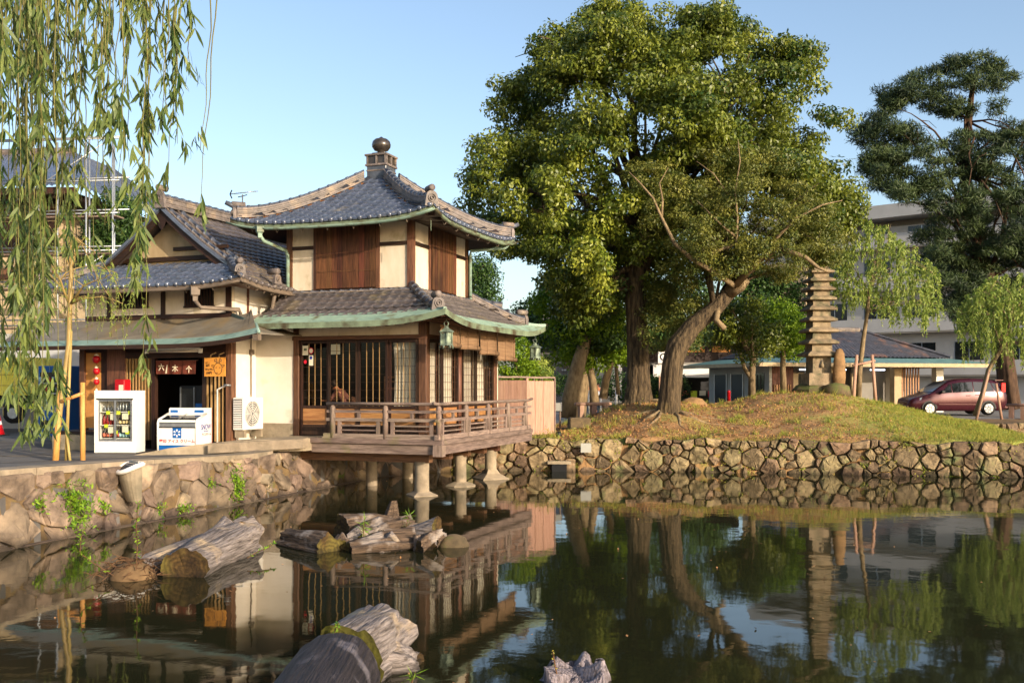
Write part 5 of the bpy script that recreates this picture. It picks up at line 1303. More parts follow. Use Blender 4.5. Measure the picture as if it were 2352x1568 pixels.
# ---- big camphor
pts, rd = flare([1466, 1466, 1467, 1466, 1463, 1460, 1462, 1470, 1490], 0, 38.2, [96, 66, 55, 50, 46, 46, 50, 44, 36], [945, 915, 880, 820, 740, 670, 610, 540, 440])
poly = [(1120, 620), (1075, 545), (1070, 455), (1085, 360), (1140, 275), (1150, 195), (1215, 150), (1228, 65), (1290, 50), (1375, 8), (1450, -6), (1530, 8), (1620, 22), (1690, 0), (1725, 55), (1790, 78), (1850, 105), (1885, 195), (1940, 250), (1975, 330), (1985, 430), (1965, 500), (1930, 560), (1860, 540), (1760, 430), (1640, 560), (1520, 660), (1450, 730), (1330, 735), (1240, 680), (1180, 610)]
b0 = (pts[0].x, pts[0].y, pts[0].z - .3)
tree("camphor_tree", "huge camphor tree with dense glossy green crown and straight trunk on the mound", b0, pts, rd, poly, 38.6, 4.7, 700, .50, 125, .17, .045, "leaf_camphor", nlimb=44, rootidx=[5, 6, 7, 8], droop=.9, flat=.7, rscale=.42, bough=(172, 1.2, 11))
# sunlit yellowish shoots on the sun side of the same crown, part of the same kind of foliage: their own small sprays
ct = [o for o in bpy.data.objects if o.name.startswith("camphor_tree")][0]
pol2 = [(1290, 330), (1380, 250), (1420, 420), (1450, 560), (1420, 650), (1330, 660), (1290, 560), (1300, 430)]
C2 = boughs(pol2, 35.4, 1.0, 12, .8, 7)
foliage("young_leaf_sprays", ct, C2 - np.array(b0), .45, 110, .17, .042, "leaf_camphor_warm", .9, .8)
# ---- leaning oak in front
pts, rd = flare([1533, 1536, 1540, 1545, 1556, 1590, 1640, 1676, 1690], 0, 35.6, [76, 54, 47, 45, 47, 40, 35, 32, 28], [975, 950, 900, 840, 795, 750, 710, 670, 648])
poly = [(1450, 380), (1520, 345), (1600, 360), (1700, 325), (1790, 345), (1845, 430), (1875, 490), (1925, 560), (1920, 600), (1860, 605), (1830, 625), (1800, 650), (1760, 650), (1720, 640), (1640, 640), (1570, 660), (1520, 600), (1490, 540), (1460, 450)]
b1 = (pts[0].x, pts[0].y, pts[0].z - .3)
t_oak, C_oak = tree("leaning_oak", "leaning evergreen oak with rugged trunk and thin bronze-green crown beside the camphor", b1, pts, rd, poly, 35.4, 2.4, 340, .38, 120, .105, .022, "leaf_oak", nlimb=16, rootidx=[6, 7, 8], droop=.5, flat=.55, shell=.7, bough=(104, .8, 8))
foliage("low_spray", t_oak, boughs([(1505, 780), (1500, 690), (1560, 660), (1640, 690), (1600, 740), (1570, 790)], 37.2, .9, 13, .7, 8) - np.array(b1), .38, 120, .105, .022, "leaf_oak")
mb = MB()
def limb(mbx, P_, d, r0, r1, n=6):
    q = [at(x, y, d + o) for x, y, o in P_]; mbx.tube([v - Vector(b1) for v in q], [r0 + (r1 - r0) * i / (len(q) - 1) for i in range(len(q))], n)
limb(mb, [(1685, 655, 0), (1640, 625, -.5), (1590, 595, -1), (1550, 560, -1.2), (1520, 500, -1.3), (1500, 455, -1.4), (1470, 420, -1.5), (1445, 395, -1.5)], 35, .1, .015)
limb(mb, [(1520, 500, -1.3), (1522, 460, -1.3), (1515, 420, -1.3), (1535, 385, -1.4)], 35, .05, .01); limb(mb, [(1595, 597, -1), (1650, 575, -1), (1692, 560, -1.1), (1694, 500, -1.2), (1688, 440, -1.2), (1700, 370, -1.3), (1695, 320, -1.3)], 35, .07, .012)
limb(mb, [(1692, 545, -1.1), (1660, 520, -1.2), (1630, 490, -1.3), (1600, 460, -1.3)], 35, .05, .01); limb(mb, [(1688, 470, -1.2), (1640, 400, -1.2), (1600, 370, -1.2)], 35, .03, .008)
limb(mb, [(1690, 655, 0), (1740, 600, -.6), (1790, 570, -1), (1850, 590, -1.2), (1880, 615, -1.2), (1905, 625, -1.2)], 35, .13, .04); limb(mb, [(1740, 600, -.6), (1790, 540, -1), (1830, 500, -1.2), (1890, 470, -1.2), (1935, 460, -1.2)], 35, .07, .012)
limb(mb, [(1650, 705, 0), (1645, 735, -.3), (1665, 755, -.4)], 35.5, .12, .1); limb(mb, [(1676, 670, 0), (1700, 655, -.3), (1712, 640, -.3)], 35.5, .26, .2, 9)
foliage("end_spray", t_oak, boughs([(1840, 530), (1930, 530), (1945, 590), (1890, 605), (1840, 590)], 36.5, .8, 12, .7, 8) - np.array(b1), .38, 120, .105, .022, "leaf_oak")
mb.build("bare_limbs", "bark_pale", t_oak, True)
# ---- trees of the middle distance
def small_tree(name, label, tr, d, ws, poly, thick, n, r, per, L, W, lm, bm="bark_pale", nl=8, droop=.5, group=None, flat=.7):
    pts = [at(x, y, d) for x, y in tr]; rd = [w_ / F_PX * d / 2 for w_ in ws]
    return tree(name, label, (pts[0].x, pts[0].y, pts[0].z - .15), pts, rd, poly, d, thick, n, r, per, L, W, lm, bm, nl, [len(pts) - 2, len(pts) - 1], droop, flat, .8, group, rscale=.6)
small_tree("maple_tree", "yellow green maple with forked mossy trunk behind the wooden fence", [(1366, 930), (1362, 880), (1352, 830), (1372, 780), (1385, 740)], 42.5, [24, 18, 16, 12, 8], [(1235, 680), (1290, 650), (1350, 655), (1440, 690), (1445, 760), (1440, 820), (1380, 840), (1330, 850), (1280, 830), (1250, 770)], 2.2, 105, .62, 130, .15, .05, "leaf_maple")
small_tree("maple_tree", "shaded dark green maple between the pavilion roof and the camphor trunk", [(1330, 960), (1345, 840), (1330, 740), (1320, 680)], 46, [30, 24, 18, 10], [(1200, 740), (1215, 700), (1260, 640), (1330, 600), (1420, 650), (1440, 720), (1380, 790), (1260, 800), (1215, 780)], 2.4, 110, .7, 120, .17, .055, "leaf_dark")
pts = [at(1302, 960, 41), at(1312, 900, 41), at(1330, 830, 41), at(1348, 770, 41)]
lt = thing("leaning_tree", "leaning mottled tree trunk beyond the fence with a dark leafy top", "tree", tuple(pts[0]))
mesh("trunk", *tubev([p - pts[0] for p in pts], [.36, .33, .3, .24], 10), "bark_pale", lt, True)
foliage("crown", lt, crown_centres([(1290, 770), (1340, 700), (1400, 720), (1420, 790), (1350, 800)], 41.5, 1.2, 40) - np.array(pts[0]), .6, 110, .15, .05, "leaf_dark")
small_tree("garden_tree", "small round-topped tree with a forked pale trunk in front of the low rest house", [(1727, 912), (1727, 860), (1730, 825), (1740, 800)], 43.5, [18, 16, 14, 9], [(1640, 760), (1665, 700), (1720, 690), (1770, 720), (1790, 780), (1770, 815), (1730, 830), (1690, 828), (1650, 800)], 1.6, 72, .5, 150, .12, .035, "leaf_camphor")
tg = [o for o in bpy.data.objects if o.name.startswith("garden_tree")][0]; bb = Vector(tg.location)
mesh("fork", *tubev([at(1726, 868, 43.5) - bb, at(1710, 845, 43.5) - bb, at(1700, 810, 43.5) - bb], [.11, .09, .07], 8), "bark_pale", tg, True)
small_tree("maple_tree", "bright lime green maple behind the stone pagoda", [(1800, 905), (1798, 840), (1800, 780), (1795, 740)], 47, [16, 13, 10, 8], [(1730, 700), (1790, 700), (1850, 735), (1855, 790), (1830, 815), (1780, 800), (1740, 760)], 1.6, 66, .6, 130, .14, .045, "leaf_maple")
small_tree("street_tree", "young thin-stemmed green street tree between the maple and the camphor", [(1420, 905), (1416, 850), (1412, 820), (1415, 790)], 50, [10, 8, 6, 5], [(1380, 790), (1430, 770), (1470, 800), (1460, 835), (1400, 835)], 1.2, 26, .5, 90, .14, .045, "leaf_maple", nl=4)
small_tree("street_tree", "slim bent grey-brown trunk with little foliage by the street", [(1385, 915), (1392, 870), (1404, 830), (1400, 790)], 48, [20, 18, 15, 10], [(1370, 800), (1400, 770), (1440, 790), (1420, 810)], .8, 10, .5, 70, .14, .045, "leaf_dark", nl=3)
small_tree("hill_tree", "rounded green tree seen between the pavilion's downpipe and the camphor", [(1100, 860), (1098, 800), (1095, 700)], 60, [16, 14, 10], [(1070, 700), (1085, 600), (1110, 590), (1132, 650), (1135, 690), (1110, 720)], 1.8, 50, .75, 110, .16, .055, "leaf_dark", nl=4)
small_tree("hill_tree", "thin-leaved tree top above the pavilion's right corner roof", [(1215, 900), (1212, 800), (1210, 740)], 52, [10, 8, 6], [(1185, 735), (1205, 695), (1235, 720), (1250, 770), (1200, 775)], 1.2, 26, .6, 80, .15, .05, "leaf_dark", nl=4)
small_tree("garden_bush", "bright leafy garden bush rising behind the slatted fence", [(1185, 960), (1185, 900), (1180, 850)], 36.8, [6, 5, 4], [(1142, 860), (1150, 790), (1190, 770), (1215, 800), (1225, 850), (1215, 880), (1150, 880)], .8, 64, .32, 120, .085, .03, "leaf_maple", nl=8)
small_tree("garden_bush", "feathery light green bush at the fence corner below the far lantern", [(1240, 960), (1240, 900), (1238, 860)], 37.6, [5, 4, 3], [(1210, 880), (1215, 835), (1240, 810), (1262, 845), (1262, 885)], .6, 36, .28, 110, .1, .018, "leaf_willow", nl=8)
small_tree("background_tree", "dark evergreen mass across the street behind the two big trunks", [(1560, 900), (1556, 800), (1550, 740)], 60, [20, 16, 12], [(1440, 700), (1480, 620), (1560, 600), (1650, 620), (1690, 690), (1660, 770), (1560, 800), (1470, 780)], 2.4, 120, .85, 110, .2, .06, "leaf_dark", nl=6)
small_tree("background_tree", "dark evergreen behind the round-topped garden tree", [(1760, 900), (1758, 800), (1755, 720)], 62, [18, 14, 10], [(1680, 700), (1720, 620), (1800, 620), (1850, 670), (1840, 740), (1760, 760), (1700, 750)], 2.2, 90, .85, 110, .2, .06, "leaf_dark", nl=6)
# ---- pine
pine_polys = [[(2020, 210), (2060, 165), (2120, 170), (2190, 130), (2270, 120), (2330, 160), (2345, 190), (2300, 210), (2290, 260), (2180, 265), (2100, 240), (2040, 265)],
              [(1965, 290), (2030, 255), (2100, 290), (2180, 330), (2200, 400), (2120, 430), (2060, 400), (1990, 390)],
              [(2180, 300), (2280, 290), (2400, 260), (2420, 420), (2300, 430), (2200, 410)], [(2090, 430), (2180, 410), (2330, 430), (2420, 440), (2430, 560), (2300, 600), (2180, 560), (2120, 500)],
              [(2060, 410), (2110, 440), (2080, 470), (2040, 450)], [(2160, 560), (2300, 590), (2430, 560), (2430, 700), (2330, 740), (2230, 690), (2170, 640)], [(2000, 330), (2060, 370), (2070, 440), (2010, 430), (1985, 380)], [(2200, 660), (2300, 700), (2250, 780), (2190, 740)], [(2110, 520), (2200, 540), (2230, 640), (2220, 760), (2150, 720), (2120, 620)]]
Cp = np.concatenate([crown_centres(p, 56 + random.uniform(-1.5, 1.5), 2.6, k, .8) for p, k in zip(pine_polys, (96, 80, 84, 116, 16, 108, 30, 44, 60))])
pb_ = at(2318, 940, 57); ptr = [pb_, at(2312, 860, 57), at(2300, 760, 57), at(2270, 640, 57), at(2235, 520, 57), at(2215, 400, 57), at(2225, 280, 57), at(2235, 190, 57)]
pine = thing("pine_tree", "tall dark pine with layered needle pads behind the parked car", "tree", tuple(pb_))
sel = Cp[rng.choice(len(Cp), 46, replace=False)]
mb = branchy(ptr, [.55, .5, .45, .38, .32, .26, .2, .12], [tuple(s) for s in sel], [3, 4, 5, 6], rscale=.4, wob=.3)
mb.V = [tuple(Vector(v) - pb_) for v in mb.V]; mb.build("trunk", "bark_pine", pine, True)
foliage("crown", pine, Cp - np.array(pb_), .56, 215, .30, .024, "leaf_pine", -.3, .45, .2)
# ---- weeping willow saplings on the mound
def weeping(name, label, tr, d, ws, poly, thick, nstr, slen, m, L, W, bm="bark_pale", per=34, stakes=None, top=None):
    pts = [at(x, y, d) for x, y in tr]; rd = [w_ / F_PX * d / 2 for w_ in ws]; base = pts[0]
    t = thing(name, label, "tree", tuple(base))
    C = crown_centres(poly, d, thick, nstr, .9); V_, T_ = [], []; P = []
    mb = branchy(pts, rd, [tuple(c) for c in C[rng.choice(nstr, min(18, nstr), replace=False)]], [len(pts) - 3, len(pts) - 2, len(pts) - 1], rscale=.55, r_end=.008, n=5)
    sm = MB()
    for c in C:
        ln = slen * random.uniform(.5, 1.3); dx, dy = random.uniform(-.25, .25), random.uniform(-.25, .25)
        q = [Vector(c) + Vector((dx * s * (1 - .4 * s), dy * s, .12 * math.sin(s * 2.5) - ln * s * s * .9 - .1 * s * ln)) for s in [i / 7 for i in range(8)]]
        sm.tube([v - base for v in q], .004, 3)
        for _ in range(per):
            s = random.uniform(0, 6.99); i = int(s); P.append(q[i].lerp(q[i + 1], s - i))
    mb.V = [tuple(Vector(v) - base) for v in mb.V]; mb.build("trunk", bm, t, True); tag(sm.build("hanging_twigs", "stem", t), kind="stuff")
    P = np.array(P) - np.array(base); Nn = rng.normal(size=P.shape); Nn[:, 2] *= .3
    V, Q_ = leaf_cloud(P, Nn, L, W, 2.2, .1)
    npmesh("crown", V, Q_, m, t, tint=np.repeat(np.clip(rng.normal(.45, .25, len(P)), 0, 1), 4)); return t
w1 = weeping("willow_sapling", "young weeping willow tied to a wooden stake frame beside the standing stone", [(1972, 912), (1975, 850), (1983, 780), (1992, 720), (1998, 660), (2010, 600)], 41.0, [13, 12, 10, 8, 6, 4],
        [(1905, 640), (1930, 560), (1985, 500), (2050, 520), (2100, 560), (2160, 620), (2165, 700), (2130, 730), (2060, 720), (1990, 690), (1930, 690)], 2.2, 460, .75, "leaf_willow", .15, .02, per=40)
w2 = weeping("willow_sapling", "broad young weeping willow on two leaning stakes in front of the parked car", [(2240, 955), (2258, 900), (2270, 850), (2300, 800), (2320, 740), (2330, 680)], 43.5, [12, 11, 10, 8, 6, 4],
        [(2185, 740), (2210, 680), (2270, 635), (2340, 620), (2420, 640), (2440, 740), (2420, 800), (2330, 800), (2230, 790)], 2.2, 440, 1.1, "leaf_willow", .16, .021, per=50)
def stake(name, label, a, b, r=.06, m="wood_grey", group=None, cat="stake"):
    t = thing(name, label, cat, tuple(a), 0, group); mesh("stake_pole", *tubev([Vector((0, 0, -.2)), (b - a)], [r, r * .9], 8), m, t, True); return t
a1 = stake("tree_stake", "leaning wooden stake left of the willow beside the standing stone", at(1958, 928, 40.4), at(1968, 815, 40.6), .075, "fence_wood", "stakes of the willow saplings")
a2 = stake("tree_stake", "leaning wooden stake right of the willow beside the standing stone", at(2012, 918, 40.6), at(2003, 815, 40.7), .075, "fence_wood", "stakes of the willow saplings")
a3 = stake("tree_stake", "short cross pole lashing the willow to its two stakes", at(1958, 828, 40.55), at(2010, 828, 40.7), .05, "fence_wood", "stakes of the willow saplings")
stake("tree_stake", "pale leaning stake crossing the rear wheel of the parked car", at(2241, 960, 43.3), at(2272, 850, 43.4), .06, "fence_wood", "stakes of the willow saplings"); stake("tree_stake", "short leaning stake by the car's rear bumper", at(2301, 952, 43.6), at(2288, 880, 43.6), .06, "fence_wood", "stakes of the willow saplings")
# ---- young willow at the forecourt with its stakes
yw = weeping("willow_sapling", "slender young willow with thin yellow trunk on the shop forecourt", [(130, 1054), (134, 980), (143, 900), (158, 790), (160, 700), (163, 620), (166, 540)], 23.3, [12, 11, 11, 12, 11, 9, 6],
        [(30, 640), (60, 560), (130, 520), (220, 540), (300, 610), (350, 660), (360, 720), (300, 740), (200, 700), (100, 720), (40, 720)], 1.6, 120, .8, "leaf_willow", .075, .008, "bamboo", per=26)
stake("bamboo_stake", "straight orange wooden post beside the slender forecourt willow", at(190, 1056, 23.2), at(190, 878, 23.3), .062, "wood_pale", "stakes of the forecourt willow"); stake("bamboo_stake", "thick pale wooden post at the foot of the forecourt willow", at(126, 1058, 23.1), at(140, 880, 23.4), .075, "wood_pale", "stakes of the forecourt willow")
stake("bamboo_stake", "thin yellow bamboo cane tied to the forecourt willow", at(151, 1056, 23.2), at(163, 760, 23.3), .04, "bamboo", "stakes of the forecourt willow"); stake("bamboo_stake", "short slanting bamboo brace at the foot of the forecourt willow", at(163, 1056, 23.1), at(152, 990, 23.2), .035, "bamboo", "stakes of the forecourt willow"); stake("bamboo_stake", "short cross bar joining the forecourt willow's posts", at(140, 902, 23.25), at(192, 902, 23.25), .045, "wood_pale", "stakes of the forecourt willow")
# ---- near weeping willow whose strands hang into the picture
nw = thing("weeping_willow", "large weeping willow on the near bank trailing long leafy strands", "tree", (-12.6, 8.5, 1.2))
B = Vector((-12.6, 8.5, 1.2))
limbs = MB()
limbs.tube([(0, 0, -.3), (.1, 0, 1.5), (.4, 0, 3.2), (1.2, -.1, 4.8)], [.38, .33, .3, .24], 12); limbs.tube([(1.2, -.1, 4.8), (3.2, -.4, 6.0), (5.5, -.7, 6.3), (8.2, -1.0, 6.0), (10.2, -1.1, 5.5)], [.22, .16, .12, .08, .03], 8); limbs.tube([(.4, 0, 3.2), (-1.2, .6, 5.2), (-2.4, 1.2, 6.6)], [.2, .14, .06], 8); limbs.tube([(3.2, -.4, 6.0), (6, .6, 6.6), (9, .9, 6.2)], [.1, .08, .03], 6)
limbs.build("trunk", "bark", nw, True)
strands = []   # (px, top row, bottom row, distance, leaf start row, leaves per metre, sway)
R2 = random.Random(11)
for k in range(44):
    px = R2.uniform(-40, 330); end = R2.choice([160, 240, 320, 390]) + R2.uniform(-60, 60); strands.append((px, -120, end, R2.uniform(6.4, 8.6), -80, 29, R2.uniform(-25, 25)))
for k in range(27):
    px = R2.uniform(-30, 120); end = R2.uniform(640, 1010); strands.append((px, -120, end, R2.uniform(7.0, 9.0), R2.uniform(200, 560), 24, R2.uniform(-30, 30)))
for k in range(10):
    px = R2.uniform(110, 240); end = R2.uniform(430, 600); strands.append((px, -120, end, R2.uniform(7.0, 9.0), R2.uniform(300, 420), 24, R2.uniform(-30, 30)))
for px, e, ls, n_, sw in ((348, 640, 180, 46, -40), (340, 600, 250, 46, -22), (352, 560, 200, 40, -35), (345, 850, 690, 40, -15), (326, 470, -60, 18, 20), (372, 250, -80, 44, 10), (395, 170, -80, 46, 12), (410, 210, -80, 46, -14), (430, 180, -80, 40, 6), (405, 330, 150, 26, 0), (418, 440, 330, 20, -38), (395, 310, 200, 16, -30), (490, 345, 240, 22, -28), (500, 495, 440, 18, -46), (282, 265, 120, 36, -28), (262, 270, 130, 40, -40), (290, 370, 300, 30, 6), (240, 300, 60, 36, 10), (300, 420, 340, 18, -30), (330, 130, -60, 30, 14), (360, 100, -80, 40, 4), (75, 1010, 700, 30, 5), (125, 1000, 820, 40, 8), (60, 900, 500, 30, 10)):
    strands.append((px, -140, e, R2.uniform(6.9, 7.8), ls, n_, sw))
tw = MB(); P = []; Dd = []
for px, y0, y1, d, ls, dens, sw in strands:
    n_ = 14; d2 = d + R2.uniform(-.3, .3)
    q = [at(px + sw * (i / n_) ** 1.5 + 3 * math.sin(i * 1.3 + px), y0 + (y1 - y0) * i / n_, d + (d2 - d) * i / n_) for i in range(n_ + 1)]
    tw.tube([v - B for v in q], [.0065 - .0045 * i / n_ for i in range(n_ + 1)], 4, cap=False)
    ln = (y1 - y0) / F_PX * d; f0 = max(0, (ls - y0) / (y1 - y0)); nl = int(dens * ln * (1 - f0))
    node = f0
    while node < 1 and nl > 0:                                     # leaf tufts along the strand with bare stretches between
        if R2.random() > .28:
            m_ = R2.randint(5, 11); lat = Vector((R2.uniform(-.09, .09), R2.uniform(-.09, .09), 0)); span = R2.uniform(.08, .26) / ln
            for _ in range(m_):
                g_ = R2.random(); s = min(.999, node + g_ * span) * n_; i = min(int(s), n_ - 1); P.append(tuple(q[i].lerp(q[i + 1], s - i) + lat * g_))
        node += R2.uniform(.07, .24) / ln * 30 / dens
tag(tw.build("hanging_twigs", "stem", nw), kind="stuff")
P = np.array(P) - np.array(B); n_ = len(P)
az_ = rng.uniform(0, 2 * np.pi, n_); sp = rng.uniform(.1, .85, n_)
D_ = np.stack([np.cos(az_) * sp, np.sin(az_) * sp, -np.ones(n_)], 1); D_ = unit(D_); sd_ = unit(np.cross(D_, rng.normal(size=(n_, 3))))
up_n = np.cross(sd_, D_); Ln = rng.uniform(.10, .18, n_)[:, None]; Wd = rng.uniform(.008, .0135, n_)[:, None]
rows = []
for t_, w_, bend in ((0, .15, 0), (.25, .85, .0), (.5, 1, .02), (.78, .6, .05), (1, .02, .10)):
    c_ = P + D_ * Ln * t_ + up_n * Ln * bend * rng.uniform(-1.5, 1.5, n_)[:, None]
    rows += [c_ + sd_ * Wd * w_, c_ - sd_ * Wd * w_]
V = np.stack(rows, 1).reshape(-1, 3); k = np.arange(n_)[:, None] * 10
Qs = np.concatenate([np.concatenate([k + 2 * j, k + 2 * j + 1, k + 2 * j + 3, k + 2 * j + 2], 1) for j in range(4)])
npmesh("crown", V, Qs, "leaf_willow_near", nw, tint=np.repeat(np.clip(rng.normal(.5, .28, n_), 0, 1), 10))
# ---- dark tree behind the scaffold
small_tree("garden_tree", "dark tree behind the scaffolding and the shop roof", [(265, 860), (262, 700), (262, 600)], 46, [20, 16, 12], [(205, 640), (210, 500), (240, 430), (290, 440), (315, 520), (310, 610), (280, 660)], 1.8, 90, .65, 120, .16, .045, "leaf_dark", nl=8)
# ---- grass, leaf litter and roots on the mound
def scatter(n, xr, yr, keep):
    x = rng.uniform(*xr, n); y = rng.uniform(*yr, n); k = keep(x, y) & (pond_sd(x, y) < -.2); x, y = x[k], y[k]; return x, y, ground_h(x, y)
def blades(name, x, y, z, h, w_, m, spread=.35, tnt=(.5, .25)):
    n_ = len(x); P = np.stack([x, y, z - .01], 1); a = rng.uniform(0, 2 * np.pi, n_); s = np.stack([np.cos(a), np.sin(a), np.zeros(n_)], 1)
    H = h * rng.uniform(.5, 1.4, n_)[:, None]; tip = P + np.stack([rng.normal(0, spread, n_), rng.normal(0, spread, n_), np.ones(n_)], 1) * H
    V = np.stack([P - s * w_, P + s * w_, tip], 1).reshape(-1, 3); Qt = np.arange(n_ * 3).reshape(-1, 3)
    o = npmesh(name, V, Qt, m, tint=np.repeat(np.clip(rng.normal(tnt[0], tnt[1], n_), 0, 1), 3)); return o
x, y, z = scatter(60000, (7.5, 18), (30.5, 45), lambda x, y: (rng.random(len(x)) < np.clip((x - 9) / 6, .06, 1)) & (np.sin(x * 1.3 + y) * .3 + np.clip((x - 10) / 5, 0, 1) > rng.random(len(x)) * .9))
tx_ = rng.integers(0, len(x), 900); tx_ = tx_[rng.random(900) < np.clip((x[tx_] - 8) / 6, .15, 1)]; ti = np.repeat(tx_, 16)
x = np.r_[x, x[ti] + rng.normal(0, .05, len(ti))]; y = np.r_[y, y[ti] + rng.normal(0, .05, len(ti))]; z = ground_h(x, y)
o = blades("mound_grass", x, y, z, .11, .009, "grass_blade", .5, (.45, .3)); tag(o, "short green grass over the right side of the mound", "grass", kind="stuff")
x, y, z = scatter(14000, (1.5, 12), (31, 41), lambda x, y: np.sin(x * 2.1) * np.sin(y * 1.7 + x) > .15)
o = blades("dry_grass", x, y, z, .10, .010, "grass_blade", .5, (.12, .2)); tag(o, "thin dry grass between the tree roots on the bank", "grass", kind="stuff")
x, y, z = scatter(42000, (1.2, 17), (31, 42), lambda x, y: (rng.random(len(x)) < np.clip(1.25 - x / 15, .12, 1)))
P = np.stack([x, y, z + .008], 1); Nn = rng.normal(0, .35, P.shape); Nn[:, 2] = 1
V, Q_ = leaf_cloud(P, Nn, .075, .022, 0, .3)
o = npmesh("fallen_leaves", V, Q_, "litter", tint=np.repeat(rng.random(len(P)), 4)); tag(o, "brown fallen leaves scattered over the mound", "leaf litter", kind="stuff")
x, y, z = scatter(160, (2, 17), (31.5, 40), lambda x, y: rng.random(len(x)) < .75); ti = np.repeat(np.arange(len(x)), 24)
xx = x[ti] + rng.normal(0, .07, len(ti)); yy = y[ti] + rng.normal(0, .07, len(ti)); o = blades("grass_tufts", xx, yy, ground_h(xx, yy), .2, .01, "grass_blade", .45, (.5, .3)); tag(o, "taller uneven grass tufts dotted over the mound", "grass", kind="stuff")
# ragged tufts along the top edge of the rubble wall
sx_ = rng.uniform(0, WF, 5200); sx_ = sx_[np.sin(sx_ * 2.7) + .6 * np.sin(sx_ * 6.1 + 1) + rng.normal(0, .5, len(sx_)) > .1]
Pw = np.array([PF(s, .99, rng.uniform(-.35, .06)) for s in sx_]) + np.array([POND[10][0], POND[10][1], 0])
o = blades("wall_top_grass", Pw[:, 0], Pw[:, 1], Pw[:, 2], .16, .009, "grass_blade", .9, (.35, .3)); tag(o, "ragged grass fringe along the top of the rubble wall", "grass", kind="stuff")
Pw = np.array([PF(s, rng.uniform(.25, .95), rng.uniform(-.02, .06)) for s in rng.uniform(0, WF, 260)]) + np.array([POND[10][0], POND[10][1], 0])
idw = np.repeat(np.arange(len(Pw)), 14); Pq = Pw[idw] + rng.normal(0, .05, (len(idw), 3)); V, Q_ = leaf_cloud(Pq, rng.normal(size=Pq.shape) + np.array([0, -1, .4]), .075, .016, .6, .1)
o = npmesh("wall_creepers", V, Q_, "grass_blade", tint=np.repeat(np.clip(rng.normal(.5, .3, len(Pq)), 0, 1), 4)); tag(o, "small weeds and moss in the joints of the rubble wall", "weeds", kind="stuff")
def root(pts, r, lab):
    P = [Vector((x, y, gh(x, y) + dz)) for x, y, dz in pts]; t = thing("tree_root", lab, "root", tuple(P[0]), 0, "surface roots on the mound")
    mesh("root_body", *tubev([p - P[0] for p in P], [r * (1 - .75 * i / (len(P) - 1)) for i in range(len(P))], 7), "bark_pale", t, True)
for k in range(11):
    a = -math.pi / 2 + (k - 5) * .36 + random.uniform(-.3, .3); x0, y0 = (4.85, 38.2) if k % 2 else (5.6, 35.6); r_ = random.uniform(.05, .1)
    pts_ = [(x0 + math.cos(a) * s + .12 * math.sin(s * 3 + k), y0 + math.sin(a) * s * .85, .03 - .03 * s) for s in [q * random.uniform(.8, 1.5) for q in (.35, .8, 1.3, 1.8, 2.3)]]
    root(pts_, r_, "gnarled surface root spreading from the " + ("camphor" if k % 2 else "leaning oak") + " trunk over the bank")
# ---- weeds on the near wall and by the fence
def weed(loc, r, h, n_, label, m="weed", L=.11, W=.016, kind="weed"):
    t = thing("wall_weed", label, kind, loc, 0, "weeds growing from the stone walls")
    C = rng.normal(0, 1, (n_, 3)) * np.array([r * .55, r * .45, h * .35]) + np.array([0, 0, h * .3])
    V, Q_ = leaf_cloud(C, rng.normal(size=(n_, 3)) + np.array([0, 0, .6]), L, W, -.4, .15)
    npmesh("leaves", V, Q_, m, t, tint=np.repeat(np.clip(rng.normal(.45, .3, n_), 0, 1), 4))
    mb = MB()
    for k in range(7):
        a = random.uniform(0, 6.28); mb.tube([(0, 0, -.05), (r * .5 * math.cos(a), r * .4 * math.sin(a), h * .4), (r * .8 * math.cos(a), r * .6 * math.sin(a), h * random.uniform(.5, 1))], [.008, .006, .003], 4)
    mb.build("stems", "stem", t)
def on_wall(px, py):
    s0 = None; best = 1e9
    for k in range(400):
        s = WL * k / 400
        for h in (.3, .45, .6, .75, .9):
            p = Vector(PL(s, h, .06)) + Vector((POND[2][0], POND[2][1], 0)); u = 1176 + p.x / p.y * F_PX; v = 885 - (p.z - EYE) / p.y * F_PX
            e = (u - px) ** 2 + (v - py) ** 2
            if e < best: best = e; s0 = p
    return tuple(s0)
weed(on_wall(165, 1190), .32, .62, 900, "tall bushy green weed on the near wall left of the floodlight")
weed(on_wall(92, 1165), .14, .24, 90, "small weed tuft on the near wall beside the bushy weed"); weed(on_wall(236, 1178), .13, .22, 110, "round weed tuft on the wall below the floodlight")
weed(on_wall(540, 1125), .2, .5, 800, "bright green leafy plant hanging on the wall near the drain pipe", L=.07, W=.02); weed(on_wall(420, 1165), .22, .16, 120, "sparse low weeds along the waterline of the wall", L=.07); weed(on_wall(365, 1170), .12, .3, 80, "thin green creeper on the wall right of the floodlight", L=.06); weed(on_wall(480, 1105), .12, .2, 90, "small yellowish weed in the joints of the wall", L=.06)
for k, (x, y, lab) in enumerate(((1.15, 33.0, "grass tuft beside the sluice opening at the foot of the fence"), (2.2, 32.85, "long grass hanging over the rubble wall by the sluice"), (6.2, 32.4, "green weed on top of the rubble wall below the trees"), (12.2, 31.1, "weed tuft at the top edge of the rubble wall below the pagoda"))):
    weed((x, y - .1, .95), .35, .4, 160, lab, "grass_blade", .16, .01, "grass")

